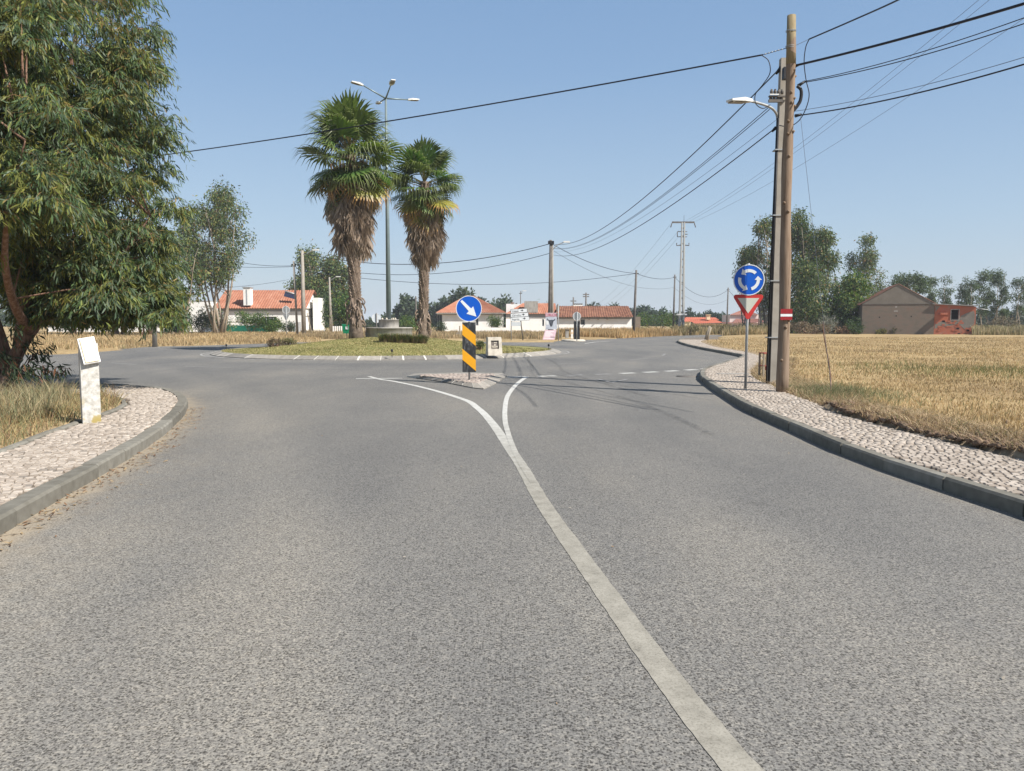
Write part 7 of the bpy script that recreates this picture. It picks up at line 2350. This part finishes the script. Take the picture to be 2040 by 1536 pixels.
# ------------------------------------------------------------------ grasses and clods
def blades(label, name, n, sampler, hmin, hmax, wid, cols, wts, seed, lean=0.35, zfun=terrain_h, cat='grass', tri_only=True):
    r_ = np.random.default_rng(seed)
    x, y = sampler(n, r_)
    z = zfun(x, y)
    ok = z > 0.0
    x, y, z = x[ok], y[ok], z[ok]
    m = len(x)
    h = r_.uniform(hmin, hmax, m) * (0.65 + 0.7 * value_noise(x, y, 1.3, seed))
    a = r_.uniform(0, 2 * np.pi, m)
    s = np.stack([np.cos(a), np.sin(a), np.zeros(m)], 1)
    w = wid * (1 + y / 22.0)
    ld = r_.normal(size=(m, 2)) * lean * h[:, None]
    B = np.stack([x, y, z - 0.01], 1)
    Mid = B + np.c_[ld * 0.35, h * 0.6]
    Tp = B + np.c_[ld, h]
    V = np.stack([B - s * w[:, None] / 2, B + s * w[:, None] / 2, Mid + s * w[:, None] * 0.4, Mid - s * w[:, None] * 0.4, Tp], 1).reshape(-1, 3)
    i = np.arange(m) * 5
    t = palette_pick(m, cols, wts, r_, 0.25)
    t *= (0.78 + 0.45 * value_noise(x, y, 2.2, seed + 5))[:, None]
    o = link(name, np_mesh(name, V, quads=np.stack([i, i + 1, i + 2, i + 3], 1), tris=np.stack([i + 3, i + 2, i + 4], 1), material=M['grass'], tint=np.repeat(t, 5, 0)))
    return tag(o, label, cat, kind='stuff')


STRAW = [(0.39, 0.285, 0.155), (0.47, 0.36, 0.21), (0.32, 0.23, 0.13), (0.25, 0.22, 0.11)]
STRAW_W = [4, 3, 2, 1]


def samp_right(n, r_):
    y = 7.5 + (r_.random(n) ** 1.5) * 62
    x = y * r_.uniform(0.22, 0.76, n) + 0.8
    k = dist_poly(right_in, x, y) > 0.28
    return x[k], y[k]


def samp_strip(poly, w0, w1, ymax=40):
    def f(n, r_):
        P = resample(np.asarray(poly), 0.1); P = P[P[:, 1] < ymax]
        i = r_.integers(0, len(P), n)
        N_ = normals2(P)
        d = r_.uniform(w0, w1, n)[:, None]
        q = P[i] + N_[i] * d + 0.08 * r_.normal(size=(n, 2))
        return q[:, 0], q[:, 1]
    return f


blades('short golden stubble covering the right-hand field', 'field_grass', 95000, samp_right, 0.03, 0.105, 0.009, STRAW, STRAW_W, 1)
blades('matted dry stalks along the field side of the right pavement', 'dry_grass', 24000, samp_strip(right_in, -1.1, -0.06, 30), 0.03, 0.16, 0.007, [(0.45, 0.35, 0.22), (0.33, 0.24, 0.15), (0.2, 0.15, 0.09), (0.17, 0.18, 0.08)], [4, 3, 2, 1], 2, lean=1.3)
blades('longer dry tufts on the dirt ridge by the right pavement', 'dry_grass', 7000, lambda n, r_: (lambda P, i: (P[i, 0] + 0.45 * r_.normal(size=n), P[i, 1] + 0.45 * r_.normal(size=n)))(resample(berm, 0.1), r_.integers(0, len(resample(berm, 0.1)), n)), 0.02, 0.10, 0.006, [(0.42, 0.31, 0.19), (0.26, 0.18, 0.11), (0.5, 0.4, 0.25)], [3, 3, 2], 3, lean=0.8)


def samp_patch(px, py, sx, sy):
    c = gr(px, py, 0.12)

    def f(n, r_):
        x, y = c.x + sx * r_.normal(size=n), c.y + sy * r_.normal(size=n)
        k = (dist_poly(right_in, x, y) > 0.15)
        return x[k], y[k]
    return f


blades('low grey-green weeds in the field edge right of the timber pole', 'weeds', 5200, samp_patch(1635, 782, 0.55, 1.1), 0.05, 0.22, 0.006, [(0.20, 0.21, 0.11), (0.13, 0.16, 0.075), (0.36, 0.29, 0.17)], [3, 2, 2], 31, lean=0.6)
blades('sparse greenish weeds scattered in the near right field', 'weeds', 3000, samp_patch(1960, 740, 2.2, 2.0), 0.05, 0.2, 0.007, [(0.20, 0.19, 0.09), (0.15, 0.16, 0.07)], [2, 2], 32, lean=0.5)


def samp_left(n, r_):
    y = 6.8 + (r_.random(n) ** 1.2) * 13
    x = -2.5 - r_.random(n) * 13
    ok = ~inside(left_pave, x, y) & ~inside(road_poly, x, y) & (dist_poly(left_in, x, y) > 0.12) & (x > -0.76 * y - 1)
    return x[ok], y[ok]


blades('pale dry grass under the eucalyptus beside the left pavement', 'dry_grass', 70000, samp_left, 0.06, 0.30, 0.006, [(0.36, 0.27, 0.14), (0.28, 0.24, 0.12), (0.2, 0.13, 0.08), (0.17, 0.19, 0.10)], [4, 2, 2, 2], 4, lean=0.6)


def samp_left_tall(n, r_):
    y = 9.0 + r_.random(n) * 9
    x = -y * r_.uniform(0.52, 0.75, n)
    ok = ~inside(left_pave, x, y) & (dist_poly(left_in, x, y) > 0.7) & (value_noise(x, y, 0.8, 77) > 0.42)
    return x[ok], y[ok]


blades('tall dry olive weeds round the foot of the eucalyptus', 'weeds', 13000, samp_left_tall, 0.15, 0.46, 0.006, [(0.26, 0.24, 0.14), (0.17, 0.18, 0.10), (0.38, 0.31, 0.19)], [3, 2, 3], 5, lean=0.4)


def samp_farband(x0, x1, d0, d1):
    def f(n, r_):
        y = r_.uniform(d0, d1, n)
        x = y * r_.uniform((x0 - 1020) / F, (x1 - 1020) / F, n)
        ok = ~inside(road_poly, x, y)
        return x[ok], y[ok]
    return f


blades('golden dry grass of the verge across the road at the left', 'field_grass', 36000, samp_farband(40, 640, 40, 92), 0.10, 0.35, 0.012, STRAW, STRAW_W, 6)
blades('tall tan grass behind the roundabout before the houses', 'tall_grass', 24000, samp_farband(600, 1120, 64, 92), 0.15, 0.50, 0.012, [(0.40, 0.30, 0.18), (0.30, 0.23, 0.13), (0.24, 0.21, 0.11)], [3, 2, 1], 7, lean=0.15)
blades('tall golden grass along the far road before the long low house', 'tall_grass', 26000, samp_farband(1110, 1350, 72, 92), 0.25, 0.75, 0.012, [(0.48, 0.33, 0.17), (0.38, 0.27, 0.14), (0.28, 0.22, 0.11)], [3, 2, 1], 8, lean=0.15)
blades('tall pale grass between the power pole and the pink house', 'tall_grass', 22000, samp_farband(1340, 1560, 84, 115), 0.3, 0.95, 0.014, [(0.40, 0.31, 0.18), (0.28, 0.22, 0.12), (0.2, 0.18, 0.09)], [3, 2, 2], 9, lean=0.15)
blades('tall pale reeds at the right edge beyond the field', 'tall_grass', 14000, samp_farband(1935, 2120, 80, 98), 0.35, 1.0, 0.014, [(0.38, 0.31, 0.19), (0.26, 0.24, 0.13)], [2, 2], 10, lean=0.15)


def samp_lawn(n, r_):
    a = r_.uniform(math.pi, 2 * math.pi, n); q = np.sqrt(r_.random(n)) * (RR - 0.5)
    return RC[0] + q * np.cos(a), RC[1] + q * np.sin(a)


blades('short patchy lawn grass on the roundabout', 'lawn_grass', 42000, samp_lawn, 0.02, 0.06, 0.012, [(0.19, 0.20, 0.07), (0.28, 0.26, 0.11), (0.42, 0.35, 0.18)], [2, 3, 3], 12, zfun=lambda x, y: mound_h(x, y), lean=0.6)

# iris clumps in a row before the drum
for k in range(6):
    D = 37.0
    px = 764 + 15.6 * k
    x = X_at(px, D)
    r_ = np.random.default_rng(300 + k)
    n = 260
    a = r_.uniform(0, 2 * np.pi, n); q = r_.random(n) * 0.17
    bx_, by_ = q * np.cos(a) * 1.1, q * np.sin(a)
    h = r_.uniform(0.28, 0.50, n); w = 0.030
    ln = np.c_[np.cos(a), np.sin(a)] * (0.10 + 0.12 * r_.random(n))[:, None]
    B = np.c_[bx_, by_, np.zeros(n)]
    sdx = np.c_[np.cos(a + 1.5), np.sin(a + 1.5), np.zeros(n)] * w / 2
    Mi = B + np.c_[ln * 0.5, h * 0.65]; Tp = B + np.c_[ln * 1.5, h]
    V = np.stack([B - sdx, B + sdx, Mi + sdx, Mi - sdx, Tp], 1).reshape(-1, 3)
    i = np.arange(n) * 5
    tc = palette_pick(n, [(0.09, 0.12, 0.045), (0.15, 0.17, 0.07), (0.3, 0.22, 0.12)], [3, 3, 2], r_)
    C = np.repeat(tc, 5, 0).reshape(n, 5, 3); C[:, :2] = np.array([0.22, 0.15, 0.09]); C = C.reshape(-1, 3)
    me = np_mesh('iris_clump', V, quads=np.stack([i, i + 1, i + 2, i + 3], 1), tris=np.stack([i + 3, i + 2, i + 4], 1), material=M['grass'], tint=C)
    o = link('iris_clump', me); o.location = (x, D + 0.05 * (k % 2), lawn_z(x, D) - 0.02)
    tag(o, ['leftmost of the strap-leaved clumps in the row before the drum', 'second strap-leaved clump from the left before the drum', 'third strap-leaved clump from the left before the drum', 'fourth strap-leaved clump from the left before the drum', 'fifth strap-leaved clump from the left before the drum', 'rightmost of the strap-leaved clumps in the row before the drum'][k], 'plant', 'strap-leaved clumps in a row before the drum')

# clods on the dirt ridge
r_ = np.random.default_rng(9)
P = resample(berm, 0.1)
V, T = [], []
ico = [(0, 0, 1), (0.89, 0, 0.45), (0.28, 0.85, 0.45), (-0.72, 0.53, 0.45), (-0.72, -0.53, 0.45), (0.28, -0.85, 0.45), (0.72, 0.53, -0.45), (-0.28, 0.85, -0.45), (-0.89, 0, -0.45), (-0.28, -0.85, -0.45), (0.72, -0.53, -0.45), (0, 0, -1)]
icf = [(0, 1, 2), (0, 2, 3), (0, 3, 4), (0, 4, 5), (0, 5, 1), (1, 6, 2), (2, 7, 3), (3, 8, 4), (4, 9, 5), (5, 10, 1), (6, 7, 2), (7, 8, 3), (8, 9, 4), (9, 10, 5), (10, 6, 1), (11, 7, 6), (11, 8, 7), (11, 9, 8), (11, 10, 9), (11, 6, 10)]
cx = P[r_.integers(0, len(P), 5200)] + 0.42 * r_.normal(size=(5200, 2)) + np.array([-0.12, -0.12])
cz = terrain_h(cx[:, 0], cx[:, 1])
for k in range(5200):
    if cz[k] < 0: continue
    s = 0.010 + 0.05 * r_.random() ** 2.8
    n = len(V)
    for v in ico:
        j = 1 + 0.35 * r_.normal()
        V.append((cx[k, 0] + v[0] * s * j, cx[k, 1] + v[1] * s * j, cz[k] + v[2] * s * 0.7 * j))
    T += [(a + n, b + n, c + n) for a, b, c in icf]
tag(link('soil_clods', np_mesh('soil_clods', V, tris=T, material=M['soil'])), 'dry brown clods and bark heaped along the right pavement edge', 'soil', kind='stuff')

# litter leaves and grit on the road by the left kerb
r_ = np.random.default_rng(10)
n = 700
P = resample(left_out, 0.05); P = P[(P[:, 1] > 5) & (P[:, 0] > -6)]
N_ = normals2(P)
i = r_.integers(0, len(P), n)
c = P[i] - N_[i] * (np.abs(r_.normal(size=n)) * 0.16 + 0.01)[:, None]
B = np.c_[c, np.full(n, 0.008)]
a = r_.uniform(0, 6.28, n)
dv = np.c_[np.cos(a), np.sin(a), r_.uniform(0, 0.3, n)]; sd = np.c_[-np.sin(a), np.cos(a), r_.uniform(-0.3, 0.3, n)]
Ll = r_.uniform(0.015, 0.085, n)
V, Q, C = leaf_rhomb(B, dv, sd, Ll, Ll * 0.28, palette_pick(n, [(0.24, 0.14, 0.08), (0.4, 0.3, 0.18), (0.14, 0.09, 0.06)], [2, 2, 1], r_))
tag(link('leaf_litter', np_mesh('leaf_litter', V, quads=Q, material=M['grass'], tint=C)), 'dry fallen leaves along the foot of the left kerb', 'leaf litter', kind='stuff')
n = 120
x = r_.uniform(-5, 6, n); y = r_.uniform(2.6, 16, n)
ok = inside(road_poly, x, y); x, y = x[ok], y[ok]; n = len(x)
a = r_.uniform(0, 6.28, n)
dv = np.c_[np.cos(a), np.sin(a), r_.uniform(0, 0.4, n)]; sd = np.c_[-np.sin(a), np.cos(a), r_.uniform(-0.3, 0.3, n)]
Ll = r_.uniform(0.008, 0.035, n)
V, Q, C = leaf_rhomb(np.c_[x, y, np.full(n, 0.006)], dv, sd, Ll, Ll * 0.5, palette_pick(n, [(0.30, 0.2, 0.11), (0.45, 0.4, 0.33)], [1, 1], r_))
tag(link('leaf_litter', np_mesh('leaf_litter', V, quads=Q, material=M['grass'], tint=C)), 'few scattered dry leaf bits lying out on the asphalt', 'leaf litter', kind='stuff')

# ------------------------------------------------------------------ summer haze
hz = MB().box(-3600, 3600, -320, 7100, -1.2, 22.0).build('haze', M['white_paint'])
hm = bpy.data.materials.new('haze air')
hm.use_nodes = True
hm.node_tree.nodes.clear()
pv = hm.node_tree.nodes.new('ShaderNodeVolumePrincipled')
pv.inputs['Color'].default_value = (0.88, 0.93, 1.0, 1)
pv.inputs['Density'].default_value = 0.00042
ho = hm.node_tree.nodes.new('ShaderNodeOutputMaterial')
hm.node_tree.links.new(pv.outputs[0], ho.inputs['Volume'])
hz.data.materials.clear(); hz.data.materials.append(hm)
tag(hz, 'thin pale summer haze lying over the whole plain', 'haze', kind='stuff')
